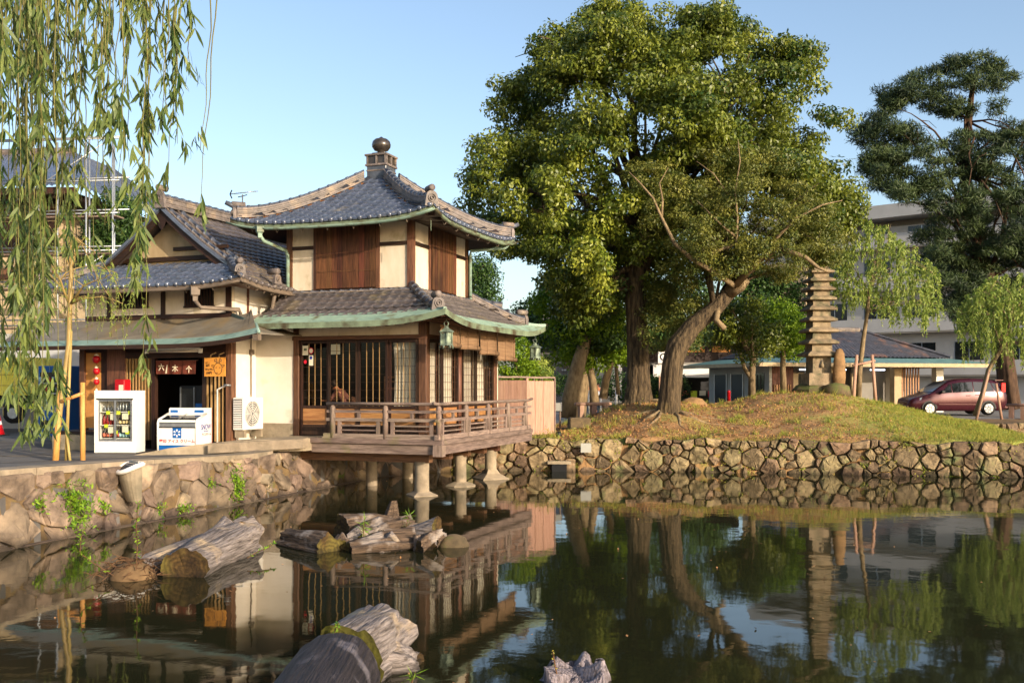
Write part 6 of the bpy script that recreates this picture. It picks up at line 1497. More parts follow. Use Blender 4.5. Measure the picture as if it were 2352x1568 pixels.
# ================================================================= DRIFTWOOD IN THE POND
def log(name, label, path, rad, m="drift", mend="drift_end", n=52, knots=.12, seed=1, flare_end=0.0, cat="log"):
    rr = random.Random(seed); p0 = Vector(path[0]); t = thing(name, label, cat, tuple(p0))
    ax = Vector(path[-1]) - p0; rz = math.atan2(-ax.x, ax.y); Mi = Matrix.Rotation(-rz, 3, 'Z'); t.rotation_euler = (0, 0, rz)
    vert = abs(ax.z) > .5 * ax.length; K = 22; P = [Mi @ (Vector(p) - p0) for p in path]
    ph = [rr.uniform(0, 6.28) for _ in range(8)]; V = []
    for i in range(K + 1):
        f = i / K * (len(P) - 1); j = min(int(f), len(P) - 2); c_ = P[j].lerp(P[j + 1], f - j); r = rad[j] + (rad[j + 1] - rad[j]) * (f - j); s = i / K
        for k in range(n):
            a = 6.2832 * k / n
            w_ = 1 + knots * (.5 * math.sin(3 * a + ph[0] + s * 2) + .35 * math.sin(5 * a + ph[1] - s * 3) + .25 * math.sin(8 * a + ph[2] + s) + .2 * math.sin(13 * a + ph[3]) + .16 * math.sin(19 * a + ph[4] + s * 1.5) + .12 * math.sin(25 * a + ph[5] - s))
            w_ += flare_end * s ** 3 * (.6 * math.sin(4 * a + ph[4]) + .4 * math.sin(7 * a + ph[5])) + rr.uniform(-.012, .012)
            oy = (.25 * flare_end * math.sin(4 * a + ph[6]) + .22 * flare_end * math.sin(2 * a + ph[7]) + .12 * flare_end * math.sin(9 * a + ph[5]) + rr.uniform(-.07, .07) * flare_end) * (i == K) * r * 2 if flare_end else 0
            if vert: V.append((c_.x + r * w_ * math.cos(a), c_.y - r * w_ * math.sin(a), c_.z + oy + (.10 * math.sin(3 * a + ph[2]) + .07 * math.sin(7 * a + ph[3])) * r * 2.4 * (s > .8) * (flare_end > 0)))
            else: V.append((c_.x + r * w_ * math.cos(a), c_.y + oy, c_.z + r * w_ * math.sin(a)))
    Fc = [(i * n + k, i * n + (k + 1) % n, i * n + n + (k + 1) % n, i * n + n + k) for i in range(K) for k in range(n)]
    mesh("bark_surface", V, Fc, m, t, True)
    for e in (0, K):
        ring = V[e * n:e * n + n]; c_ = Vector((sum(v[0] for v in ring) / n, sum(v[1] for v in ring) / n, sum(v[2] for v in ring) / n))
        q = [c_ + (Vector(v) - c_) * .55 + Vector((0, (.02 if e == 0 else -.05) + rr.uniform(-.02, .02), 0)) for v in ring]
        VV_ = [Vector(v) for v in ring] + q + [c_ + Vector((0, .03, 0))]
        mesh("cut_face", VV_, [(k, (k + 1) % n, n + (k + 1) % n, n + k) if e == 0 else (k, n + k, n + (k + 1) % n, (k + 1) % n) for k in range(n)] + [((n + k), n + (k + 1) % n, 2 * n) if e == 0 else (n + (k + 1) % n, n + k, 2 * n) for k in range(n)], mend, t, True)
    return t
# two big logs, the left ones
log("driftwood_log", "big pale weathered log with a round cut face lying in the pond", [(-4.78, 14.55, .08), (-4.78, 15.5, .10), (-4.66, 16.4, .14), (-4.58, 16.8, .18)], [.35, .35, .37, .38], seed=2, flare_end=.3, knots=.12)
log("driftwood_log", "narrow bluish log behind the big pale log, ending in a tangle of twigs", [(-5.55, 14.75, .02), (-5.2, 15.7, .1), (-4.8, 16.7, .16), (-4.6, 17.4, .3)], [.22, .25, .27, .22], seed=5, knots=.12, flare_end=.3)
log("driftwood_log", "short brown flat log floating right of the big pale log", [(-3.06, 16.75, .02), (-3.5, 17.15, .04), (-4.0, 17.7, .04)], [.27, .22, .2], "drift_brown", seed=8, knots=.25)
log("driftwood_log", "thick hollow log chunk at the back of the driftwood heap", [(-3.1, 18.15, .12), (-2.6, 18.6, .14), (-2.1, 19.0, .1)], [.3, .27, .18], "drift_brown", seed=12, knots=.22, flare_end=.4)
log("driftwood_log", "jagged grey driftwood piece in the middle of the heap", [(-2.75, 17.5, .02), (-2.3, 17.9, .1), (-1.85, 18.3, .12)], [.2, .28, .2], "drift_brown", seed=14, knots=.35, flare_end=.6); log("driftwood_log", "low flat driftwood slab at the front of the heap", [(-2.75, 16.75, -.02), (-2.2, 16.95, .02), (-1.7, 17.2, .02)], [.2, .24, .2], "drift_brown", seed=15, knots=.3, flare_end=.5)
log("driftwood_log", "splintered upright driftwood root behind the heap", [(-2.4, 18.8, -.1), (-2.3, 18.85, .25), (-2.25, 18.9, .62)], [.2, .16, .05], "drift_brown", seed=17, knots=.3)
log("driftwood_log", "pale tilted log end resting on a small post at the right of the heap", [(-1.30, 17.3, .36), (-1.62, 17.45, .22), (-2.15, 17.7, .06)], [.17, .17, .15], seed=19, knots=.1); log("driftwood_stump", "short wooden post standing in the water under the tilted log", [(-1.62, 16.95, -.3), (-1.62, 16.95, .0), (-1.61, 16.96, .26)], [.065, .065, .06], "wood_grey", "wood_grey", seed=20, knots=.04, cat="post")
pr = thing("pond_rock", "dark rounded rock beside the tilted log end", "rock", (-1.02, 17.4, 0)); V, Fc = lathev([(.3, -.15), (.29, .04), (.2, .15), (.08, .2), (.01, .21)], n=14); mesh("rock_body", [(x * (1 + random.uniform(-.12, .12)), y * .8 * (1 + random.uniform(-.12, .12)), z) for x, y, z in V], Fc, "rock_dark", pr, True)
for k in range(18):
    x_ = -2.95 + .095 * k + random.uniform(-.1, .1); y_ = 17.2 + random.uniform(-.5, 1.3); a_ = random.uniform(0, 6.28); l_ = random.uniform(.25, .5)
    log("driftwood_chunk", ("short broken branch in the driftwood heap", "thin twisted root in the driftwood heap", "dark rotten chip in the driftwood heap")[k % 3], [(x_, y_, random.uniform(0, .1)), (x_ + l_ * .5 * math.cos(a_), y_ + l_ * .5 * math.sin(a_), random.uniform(.12, .26)), (x_ + l_ * math.cos(a_), y_ + l_ * math.sin(a_), random.uniform(.05, .32))], [.12, .1, .05], "drift_brown" if k % 4 else "drift", "drift_end", n=20, seed=50 + k, knots=.35, flare_end=.4)["group"] = "broken pieces of the driftwood heap"
log("driftwood_log", "large dark wood log, darkened as in shade, lying towards the viewer in the foreground", [(-1.64, 6.4, .0), (-1.66, 8.0, .03), (-1.66, 9.35, .05)], [.45, .45, .43], "drift_dark", "drift_dark", seed=25, knots=.035)
log("driftwood_log", "pale twisted driftwood stump with mossy rim behind the dark foreground log", [(-1.62, 9.5, .05), (-1.5, 9.85, .1), (-1.44, 10.2, .13), (-1.38, 10.5, .15)], [.45, .42, .38, .36], "drift", "moss", seed=27, knots=.13, flare_end=.14)
log("driftwood_log", "root arm of the twisted stump reaching down into the water", [(-1.45, 9.7, .15), (-1.15, 9.85, .08), (-.98, 9.95, -.02)], [.22, .19, .15], "drift", "drift", seed=28, knots=.12, flare_end=.3); log("driftwood_log", "small knob of driftwood poking out of the water beside the twisted stump", [(-1.2, 10.1, -.02), (-1.05, 10.05, .03), (-.93, 10.0, .02)], [.07, .09, .1], "drift", "drift_end", seed=30, knots=.15)
log("driftwood_stump", "gnarled grey stump with splintered top at the bottom edge of the pond", [(.62, 9.35, -.35), (.62, 9.4, -.05), (.6, 9.5, .1)], [.36, .32, .26], "drift_v", "drift_v", seed=33, knots=.3, flare_end=.3, cat="stump"); log("driftwood_stump", "thin standing splinter of wood at the side of the gnarled stump", [(.83, 9.45, -.2), (.84, 9.45, .03), (.84, 9.5, .19)], [.1, .09, .04], "drift_v", "drift_v", seed=35, knots=.2, cat="stump")
# twig tangle, water plants
tt = thing("twig_tangle", "tangle of dry brown roots and twigs at the end of the bluish log", "twigs", (-5.55, 14.55, 0))
mb = MB()
for k in range(170):
    a = random.uniform(0, 3.14); r_ = random.uniform(.15, .38); s = Vector((r_ * math.cos(a) * 1.15, random.uniform(-.2, .25), .02 + r_ * math.sin(a) * .75)); e = s + Vector((random.uniform(-.25, .25), random.uniform(-.25, .1), random.uniform(-.12, .1)))
    mb.tube([s, s.lerp(e, .5) + Vector((0, 0, random.uniform(-.03, .05))), e], [.008, .007, .003], 4, cap=False)
tag(mb.build("tangled_roots", "twig", tt), kind="stuff")
lathe("mud_core", tt, [(.34, -.1), (.32, .06), (.22, .18), (.05, .24)], "soil", n=14)
def stalk(loc, pts_, n_, label, L=.07, W=.012, m="weed", cat="water plant"):
    t = thing("water_plant", label, cat, loc, 0); P = [Vector(p) for p in pts_]; mesh("stem", *tubev(P, [.008] * (len(P) - 1) + [.003], 5), "twig", t)
    q = np.array([tuple(P[min(int(s), len(P) - 2)].lerp(P[min(int(s), len(P) - 2) + 1], s - int(s))) for s in rng.uniform(.3, len(P) - 1.01, n_)]); V, Q_ = leaf_cloud(q, rng.normal(size=(n_, 3)) + [0, 0, 1], L, W, -.3)
    npmesh("leaves", V, Q_, m, t, tint=np.repeat(np.clip(rng.normal(.45, .25, n_), 0, 1), 4))
stalk((-5.4, 14.3, .3), [(0, 0, -.15), (.02, 0, .2), (0, 0, .5), (.03, 0, .82)], 60, "tall thin weed growing from the twig tangle"); stalk((-5.7, 14.25, .08), [(0, 0, 0), (-.25, -.1, .2), (-.42, -.15, .35), (-.4, -.15, .6), (-.33, -.15, .72)], 50, "bent leafy stem arching left from the twig tangle")
stalk((-2.55, 17.1, .1), [(0, 0, -.1), (.0, 0, .2), (.02, 0, .42)], 40, "clump of green shoots in the middle of the driftwood heap", L=.16, W=.008); stalk((-1.95, 17.9, .1), [(0, 0, -.1), (.05, 0, .2), (.12, 0, .42)], 36, "fine yellowish grass at the back of the driftwood heap", L=.16, W=.006); stalk((-4.15, 15.6, .1), [(0, 0, 0), (.1, .2, .06), (.2, .5, .08), (.25, .8, .12)], 46, "low creeping weed along the side of the big pale log", L=.05); stalk((-1.68, 9.42, .46), [(0, 0, 0), (.02, 0, .05), (.04, 0, .1)], 24, "tiny green sprouts on the mossy rim of the twisted stump", L=.04, W=.01); stalk((.42, 9.3, .2), [(0, 0, -.1), (-.03, 0, .06), (-.04, 0, .13)], 14, "small yellow-tipped fungi on the gnarled stump", L=.03, W=.008, m="truck_yellow"); stalk((-.95, 9.2, .0), [(0, 0, -.05), (.03, 0, .08), (.06, 0, .16)], 30, "dark tuft of grass in the water beside the twisted stump", L=.12, W=.005)
# floating specks
x = rng.uniform(-7, 10, 240); y = rng.uniform(9, 31, 240); k = pond_sd(x, y) > .3; x, y = x[k], y[k]
Nn = np.tile([0, 0, 1.0], (len(x), 1)); V, Q_ = leaf_cloud(np.stack([x, y, np.full(len(x), .004)], 1), Nn, .05, .014, 0, .05)
o = npmesh("floating_leaves", V, Q_, "litter", tint=np.repeat(rng.random(len(x)), 4)); tag(o, "tiny leaves and specks floating on the pond", "leaves", kind="stuff")

# ================================================================= FENCE AND THINGS BESIDE THE PAVILION
def local_frame(a, b):
    a = Vector(a); b = Vector(b); return math.atan2(b.y - a.y, b.x - a.x), (Vector((b.x, b.y, 0)) - Vector((a.x, a.y, 0))).length
A_, B_, C_ = at(1136, 885, 33.4), at(1212, 885, 34.3), at(1272, 885, 35.2)
rz, ln = local_frame(A_, B_)
fn = thing("slatted_fence", "weathered wooden fence of narrow vertical slats beside the pavilion", "fence", (A_.x, A_.y, 1.0), rz)
n_ = 30
for i in range(n_): x = ln * (i + .5) / n_; box("slat", fn, x - .011, x + .011, -.02, .01, .0, 1.98, "fence_wood")
for z in (.25, 1.1, 1.9): box("rail", fn, 0, ln, .012, .05, z, z + .06, "wood_greyx")
box("top_rail", fn, -.02, ln, -.05, .07, 2.06, 2.12, "wood_greyx"); box("post", fn, ln - .09, ln + .0, -.045, .06, -.05, 2.06, "fence_wood")
rz, ln = local_frame(B_, C_)
fb = thing("board_fence", "plain pinkish board fence panel beyond the slatted fence", "fence", (B_.x, B_.y, 1.0), rz)
for a, b in ((0.01, .34), (.35, .74), (.75, ln)): box("board", fb, ln * 0 + a, b - .006, -.02, .02, .1, 1.96, "fence_wood")
box("top_rail", fb, -.02, ln + .02, -.05, .06, 2.05, 2.11, "wood_greyx"); box("post", fb, ln - .002, ln + .06, -.04, .05, -.05, 2.05, "wood_grey")
for x in (.34, .74): box("post", fb, x - .02, x + .02, .021, .06, 0, 2.05, "wood_grey")
ub = thing("utility_box", "blue grey metal utility box on short wooden posts by the fence end", "box", tuple(at(1280, 965, 36.3)), R(-12))
box("cabinet", ub, -.16, .16, -.12, .12, .33, .66, "grey_metal", .015); box("cabinet_door", ub, -.14, .14, -.128, -.121, .35, .64, "wall_shade")
for x in (-.1, .1): tube("leg", ub, [(x, 0, -.25), (x, 0, .33)], .035, "wood_grey", 7)
sb = thing("stone_block", "low dark stone block at the edge of the path by the leaning trunk", "stone", tuple(at(1330, 985, 36.0)), R(5)); box("block", sb, -.38, .38, -.3, .3, -.1, .42, "rock_dark", .05)
bk = thing("black_pipe_end", "short black drain cap on top of the wall by the fence", "pipe", tuple(at(1283, 1004, 33.6))); lathe("cap", bk, [(.12, -.05), (.1, .16), (.06, .2)], "black", n=12)
si = thing("sluice_opening", "square dark sluice opening at the foot of the rubble wall", "opening", (1.55, 32.55, .0), R(-4)); box("opening_frame", si, -.24, .24, -.1, .5, -.1, .24, "black"); box("opening_slab", si, -.38, .38, -.14, .3, .242, .34, "concrete")
sp_ = thing("wall_plate", "small grey square plate with a hanging wire on the rubble wall", "plate", tuple(at(1346, 1028, 32.35))); box("plate", sp_, -.17, .17, -.02, .02, -.15, .15, "wall_shade"); tube("wire", sp_, [(0, -.01, -.15), (0, -.02, -1.0)], .008, "twig", 4)
# ---- people
def skin_mesh(name, J, E, rads, m, parent, sub=2):
    me = bpy.data.meshes.new(name); names = list(J); me.from_pydata([J[k] for k in names], [(names.index(a), names.index(b)) for a, b in E], [])
    o = bpy.data.objects.new(name, me); col.objects.link(o); o.modifiers.new("s", 'SKIN'); ss = o.modifiers.new("u", 'SUBSURF'); ss.levels = ss.render_levels = sub
    for i, k in enumerate(names): me.skin_vertices[0].data[i].radius = rads[k] if isinstance(rads[k], tuple) else (rads[k], rads[k])
    me.skin_vertices[0].data[0].use_root = True
    r = bpy.data.meshes.new_from_object(o.evaluated_get(bpy.context.evaluated_depsgraph_get())); r.name = name; bpy.data.objects.remove(o)
    r.materials.clear(); r.materials.append(MATS[m]); r.polygons.foreach_set("use_smooth", [True] * len(r.polygons))
    return link(bpy.data.objects.new(name, r), parent)
def person(label, loc, rz, pose, shirt, trousers, hair, group=None):
    """pose: joints in metres, x forward, y left, z up, pelvis first."""
    t = thing("person", label, "person", loc, rz, group); J = dict(pose)
    for s in ("l", "r"):
        h = Vector(J["hand_" + s]); w = Vector(J["wrist_" + s]); d = (h - w).normalized(); sd2 = d.cross(Vector((0, 0, 1)))
        sd2 = sd2.normalized() if sd2.length > .1 else Vector((0, 1, 0)); up2 = sd2.cross(d)
        for k, (o, l_) in enumerate(((-.027, .062), (-.009, .074), (.009, .07), (.026, .055))):
            J[f"f{k}a{s}"] = tuple(h + sd2 * o + d * .03); J[f"f{k}b{s}"] = tuple(h + sd2 * o * 1.1 + d * (.03 + l_ * .6) - up2 * .008); J[f"f{k}c{s}"] = tuple(h + sd2 * o * 1.1 + d * (.03 + l_ * .9) - up2 * .03)
        J["tha" + s] = tuple(h - sd2 * .035 - d * .02); J["thb" + s] = tuple(h - sd2 * .06 + d * .025 - up2 * .01)
    E = [("pelvis", "spine"), ("spine", "chest"), ("chest", "neck"), ("neck", "skull"), ("skull", "crown"), ("skull", "face"), ("face", "nose")]
    rd = dict(pelvis=(.13, .11), spine=.115, chest=(.14, .11), neck=.05, skull=.088, crown=.07, face=.06, nose=.014)
    for s in ("l", "r"):
        E += [("chest", "shoulder_" + s), ("shoulder_" + s, "elbow_" + s), ("elbow_" + s, "wrist_" + s), ("wrist_" + s, "hand_" + s), ("pelvis", "hip_" + s), ("hip_" + s, "knee_" + s), ("knee_" + s, "ankle_" + s), ("ankle_" + s, "toe_" + s), ("hand_" + s, "tha" + s), ("tha" + s, "thb" + s)]
        rd.update({"shoulder_" + s: .058, "elbow_" + s: .042, "wrist_" + s: .027, "hand_" + s: (.038, .018), "hip_" + s: .085, "knee_" + s: .058, "ankle_" + s: .036, "toe_" + s: .035, "tha" + s: .011, "thb" + s: .009})
        for k in range(4):
            E += [("hand_" + s, f"f{k}a{s}"), (f"f{k}a{s}", f"f{k}b{s}"), (f"f{k}b{s}", f"f{k}c{s}")]; rd.update({f"f{k}a{s}": .009, f"f{k}b{s}": .0085, f"f{k}c{s}": .007})
    skin_mesh("body", J, E, rd, "skin", t)
    sub_ = lambda ks: {k: J[k] for k in ks}
    sk = ["pelvis", "spine", "chest", "shoulder_l", "elbow_l", "shoulder_r", "elbow_r"]
    r2 = dict(pelvis=(.155, .135), spine=.145, chest=(.165, .135), shoulder_l=.078, shoulder_r=.078, elbow_l=.06, elbow_r=.06)
    skin_mesh("shirt", sub_(sk), [("pelvis", "spine"), ("spine", "chest"), ("chest", "shoulder_l"), ("shoulder_l", "elbow_l"), ("chest", "shoulder_r"), ("shoulder_r", "elbow_r")], r2, shirt, t)
    tk = ["pelvis"] + [a + s for s in ("_l", "_r") for a in ("hip", "knee", "ankle")]
    r3 = dict(pelvis=(.15, .13)); [r3.update({"hip_" + s: .1, "knee_" + s: .075, "ankle_" + s: .06}) for s in "lr"]
    skin_mesh("trousers", sub_(tk), [("pelvis", "hip_l"), ("hip_l", "knee_l"), ("knee_l", "ankle_l"), ("pelvis", "hip_r"), ("hip_r", "knee_r"), ("knee_r", "ankle_r")], r3, trousers, t)
    sk_ = Vector(J["skull"]); cr = Vector(J["crown"]); fc_ = Vector(J["face"]); back = (sk_ - fc_) * .35
    skin_mesh("hair", dict(a=tuple(sk_ + back + (cr - sk_) * .3), b=tuple(cr + back * .7 + (cr - sk_) * .25), c=tuple(sk_ + back * 1.3 - (cr - sk_) * .5)), [("a", "b"), ("a", "c")], dict(a=.1, b=.078, c=.055), hair, t)
    fw = (fc_ - sk_).normalized(); lf = Vector((0, 0, 1)).cross(fw).normalized(); mb = MB()
    for s in (-1, 1): mb.lathe([(.002, -.012), (.012, 0), (.002, .012)], tuple(sk_ + fw * .075 + lf * s * .032 + (cr - sk_) * .1), 6)
    mb.build("eyes", "black", t)
    for s in (-1, 1): mesh("ear", *lathev([(.004, -.03), (.016, 0), (.004, .03)], tuple(sk_ + lf * s * .085), 6), "skin", t, True)
    return t
sit = dict(pelvis=(0, 0, .55), spine=(.06, 0, .76), chest=(.22, 0, .98), neck=(.36, 0, 1.1), skull=(.46, 0, 1.17), crown=(.50, 0, 1.26), face=(.53, 0, 1.13), nose=(.60, 0, 1.12),
           shoulder_l=(.25, .17, 1.02), elbow_l=(.42, .22, .80), wrist_l=(.64, .12, .76), hand_l=(.72, .08, .77), shoulder_r=(.25, -.17, 1.02), elbow_r=(.42, -.22, .80), wrist_r=(.64, -.12, .76), hand_r=(.72, -.08, .77),
           hip_l=(.04, .1, .53), knee_l=(.45, .13, .53), ankle_l=(.42, .13, .1), toe_l=(.55, .13, .05), hip_r=(.04, -.1, .53), knee_r=(.45, -.13, .53), ankle_r=(.42, -.13, .1), toe_r=(.55, -.13, .05))
person("person in a plaid shirt sitting bent forward at the tea room window", pl(-2.02, .15, 1.62), AP + math.pi, sit, "shirt_plaid", "trousers", "hair")
ch = thing("wooden_chair", "brown wooden chair under the seated person in the tea room", "chair", pl(-1.98, .15, 1.5), AP + math.pi)
box("seat", ch, -.2, .24, -.22, .22, .52, .56, "wood_redx", .01)
for x in (-.2, .2):
    for y in (-.2, .2): box("leg", ch, x - .02, x + .02, y - .02, y + .02, 0, .52 if x > 0 else 1.0, "wood_red")
box("backrest", ch, -.22, -.19, -.18, .18, .78, .98, "wood_redy")
c2 = thing("wooden_chair", "empty tall-backed wooden chair behind the middle tea room window", "chair", pl(-.72, .35, 1.5), AP)
box("seat", c2, -.2, .2, -.2, .2, .5, .54, "wood_redx", .01)
for x in (-.18, .18):
    for y in (-.18, .18): box("leg", c2, x - .022, x + .022, y - .022, y + .022, 0, .5 if y > 0 else 1.55, "wood_panel")
for z in (1.2, 1.38, 1.5): box("back_slat", c2, -.16, .16, -.195, -.165, z, z + .05, "wood_panel")
tb = thing("tea_table", "dark low wooden table in front of the seated person", "table", pl(-2.82, .3, 1.5), AP)
box("table_top", tb, -.2, .25, -.35, .35, .68, .72, "wood_darkx", .01)
for x in (-.16, .2):
    for y in (-.3, .3): box("leg", tb, x - .025, x + .025, y - .025, y + .025, 0, .68, "wood_dark")
def standing(k): return dict(pelvis=(0, 0, .95), spine=(0, 0, 1.12), chest=(.01, 0, 1.33), neck=(.02, 0, 1.48), skull=(.03, 0, 1.58), crown=(.02, 0, 1.66), face=(.08, 0, 1.55), nose=(.14, 0, 1.55),
    shoulder_l=(0, .19, 1.4), elbow_l=(-.02, .26, 1.12), wrist_l=(.1 * k, .25, .9), hand_l=(.13 * k, .25, .84), shoulder_r=(0, -.19, 1.4), elbow_r=(-.02, -.26, 1.12), wrist_r=(.08, -.25, .9), hand_r=(.1, -.25, .84),
    hip_l=(0, .1, .92), knee_l=(.05 * k, .11, .5), ankle_l=(0, .11, .09), toe_l=(.12, .11, .04), hip_r=(0, -.1, .92), knee_r=(.02, -.11, .5), ankle_r=(-.1 * k, -.11, .09), toe_r=(.03, -.11, .04))
person("person in a white shirt standing on the street beyond the maple trunk", tuple(at(1350, 946, 58)), R(-80), standing(1), "shirt_white", "trousers", "hair", "people on the far street")
person("person in a striped pale top beside the one in the white shirt", tuple(at(1374, 946, 59)), R(-110), standing(.5), "shirt_white", "trousers", "hair", "people on the far street")
# ================================================================= MOUND THINGS
pg = thing("stone_pagoda", "weathered thirteen-tier stone pagoda with carved niche on the mound", "pagoda", tuple(at(1880, 893, 40)), R(4))
s_ = 40 / F_PX
def sq(prof, z0=0): return lathev([(r * 1.414, z) for r, z in prof], (0, 0, z0), 4)
def rot45(V): c_, s2 = math.cos(math.pi / 4), math.sin(math.pi / 4); return [(x * c_ - y * s2, x * s2 + y * c_, z) for x, y, z in V]
def pgpart(nm, prof, m="pagoda_stone"):
    V, Fc = sq(prof); V = rot45(V); V = [(x + random.uniform(-.012, .012), y + random.uniform(-.012, .012), z + random.uniform(-.006, .006)) for x, y, z in V]; return mesh(nm, V, Fc, m, pg)
V, Fc = lathev([(.75, -.3), (.78, -.02), (.66, .12), (.5, .2)], (-.25, 0, 0), 9); mesh("base_rock", V, Fc, "rock_dark", pg)
pgpart("base_block", [(.61, .15), (.61, .63)]); pgpart("body_block", [(.38, .63), (.37, 1.3)])
K = 12; niche = [(-.13 + .26 * k / 12, -.39, .86 + .3 * math.sin(math.pi * k / 12) ** .8) for k in range(13)]; mesh("niche", niche, [tuple(reversed(range(13)))], "black", pg)
mesh("carved_figure", *lathev([(.09, 0), (.085, .1), (.045, .16), (.055, .2), (.03, .25)], (0, -.385, .87), 8), "pagoda_stone", pg, True)
z = 1.3; wv = [.655, .62, .60, .575, .56, .545, .53, .505, .48, .455, .43, .40, .37]
for k, w_ in enumerate(wv):
    h = .2 - .005 * k; sp2 = .49 - .021 * k
    pgpart("tier_roof", [(w_ * .9, z - .005), (w_, z + .02), (w_ * 1.0, z + h * .5), (w_ * .8, z + h * .85), (w_ * .6, z + h * 1.15)])
    pgpart("tier_body", [(w_ * .62, z + h * 1.1), (w_ * .6, z + sp2 + .01)]); z += sp2
lathe("spire", pg, [(.12, z), (.08, z + .2), (.1, z + .3), (.05, z + .6), (.01, z + .8)], "pagoda_stone", n=8)
def rock(name, label, loc, prof, m, n=12, seed=3, sq_=(1, 1), cat="rock", rz=0):
    rr = random.Random(seed); t = thing(name, label, cat, loc, rz); V, Fc = lathev(prof, n=n); V = [(x * sq_[0] * (1 + rr.uniform(-.1, .1)), y * sq_[1] * (1 + rr.uniform(-.1, .1)), z + rr.uniform(-.02, .02)) for x, y, z in V]
    mesh("rock_body", V, Fc, m, t, True); return t
st_ = rock("standing_stone", "upright brown natural monument stone beside the pagoda", tuple(at(1928, 880, 39.3)), [(.22, -.1), (.26, .25), (.25, .55), (.24, .85), (.2, 1.15), (.13, 1.32), (.04, 1.37)], "rock", 10, 4, (1, .6), "stone")
rock("base_rock", "broad mossy boulder carrying the standing stone", tuple(at(1921, 900, 39.2)), [(.58, -.2), (.56, .1), (.5, .24), (.3, .33), (.05, .36)], "rock_dark", 12, 6, (1, .8), "rock")
rock("mound_boulder", "low brown boulder behind the leaning oak", tuple(at(1592, 932, 39.0)), [(.6, -.2), (.55, .1), (.4, .26), (.15, .34), (.02, .35)], "rock", 11, 8, (1, .7))
rock("mound_boulder", "small dark stone on the grass above the rubble wall", tuple(at(2330 - 600, 1000, 34)), [(.16, -.1), (.15, .05), (.06, .12)], "rock_dark", 8, 9)
hy = thing("red_post", "small red marker post in front of the rest house wall", "post", tuple(at(1674, 914, 45))); lathe("post_body", hy, [(.08, -.2), (.08, .26), (.1, .28), (.05, .36)], "red", n=10)
# ---- benches
def bench(label, a, b, h=.42):
    rz, ln = local_frame(a, b); t = thing("log_bench", label, "bench", (a.x, a.y, a.z), rz); mesh("seat", *tubev([(0, 0, h), (ln, 0, h)], [.12, .12], 8, squash=.6), "fence_wood", t, True)
    for x in (ln * .15, ln * .5, ln * .85): box("leg", t, x - .1, x + .1, -.1, .1, -.3, h - .05, "fence_wood")
bench("pale log bench on the path behind the maple", at(1322, 952, 39.5), at(1402, 950, 40.2)); bench("pale log bench right of the parked car", at(2312, 950, 47), at(2390, 952, 46))
# ---- minivan
car = thing("parked_minivan", "dark red minivan parked behind the mound", "car", (19.05, 48.6, 1.38), R(3))
ST = np.array([0, .08, .3, .7, 1.05, 1.5, 1.95, 2.5, 3.2, 3.9, 4.4, 4.68, 4.82])
BELT = np.array([.62, .74, .83, .92, .99, 1.03, 1.05, 1.07, 1.09, 1.10, 1.11, 1.08, .95]); ROOF = np.array([.63, .76, .86, .96, 1.05, 1.36, 1.62, 1.73, 1.76, 1.73, 1.64, 1.45, 1.0]); WID = np.array([.55, .72, .80, .86, .89, .9, .9, .9, .9, .89, .87, .84, .78]); BOT = np.array([.36, .26, .22, .2, .2, .2, .2, .2, .2, .2, .22, .28, .4])
def csec(x):
    b = np.interp(x, ST, BELT); r = np.interp(x, ST, ROOF); w_ = np.interp(x, ST, WID); z0 = np.interp(x, ST, BOT); g = max(0, min(1, (r - b) / .6))
    wr2 = w_ * (.97 - .2 * g)
    return [(0, z0), (w_ * .88, z0), (w_ * .97, z0 + .12), (w_, (z0 + b) / 2), (w_ * .985, b), (wr2, r - .09 * g - .012), (wr2 * .8, r - .005), (0, r + .012)]
xs2 = np.linspace(0, 4.82, 44); V = []
for x in xs2:
    h = csec(x); V += [(x, -y, z) for y, z in h] + [(x, y, z) for y, z in reversed(h[1:-1])]
n = 14; Fc = [(i * n + k, i * n + n + k, i * n + n + (k + 1) % n, i * n + (k + 1) % n) for i in range(43) for k in range(n)] + [tuple(range(n)), tuple(reversed(range(43 * n, 44 * n)))]
mesh("body", V, Fc, "car_red", car, True)
def cpt(x, v, sgn, off=.008):
    h = csec(x); (y0, z0), (y1, z1) = h[4], h[5]; return (x, sgn * (y0 + (y1 - y0) * v + off), z0 + (z1 - z0) * v)
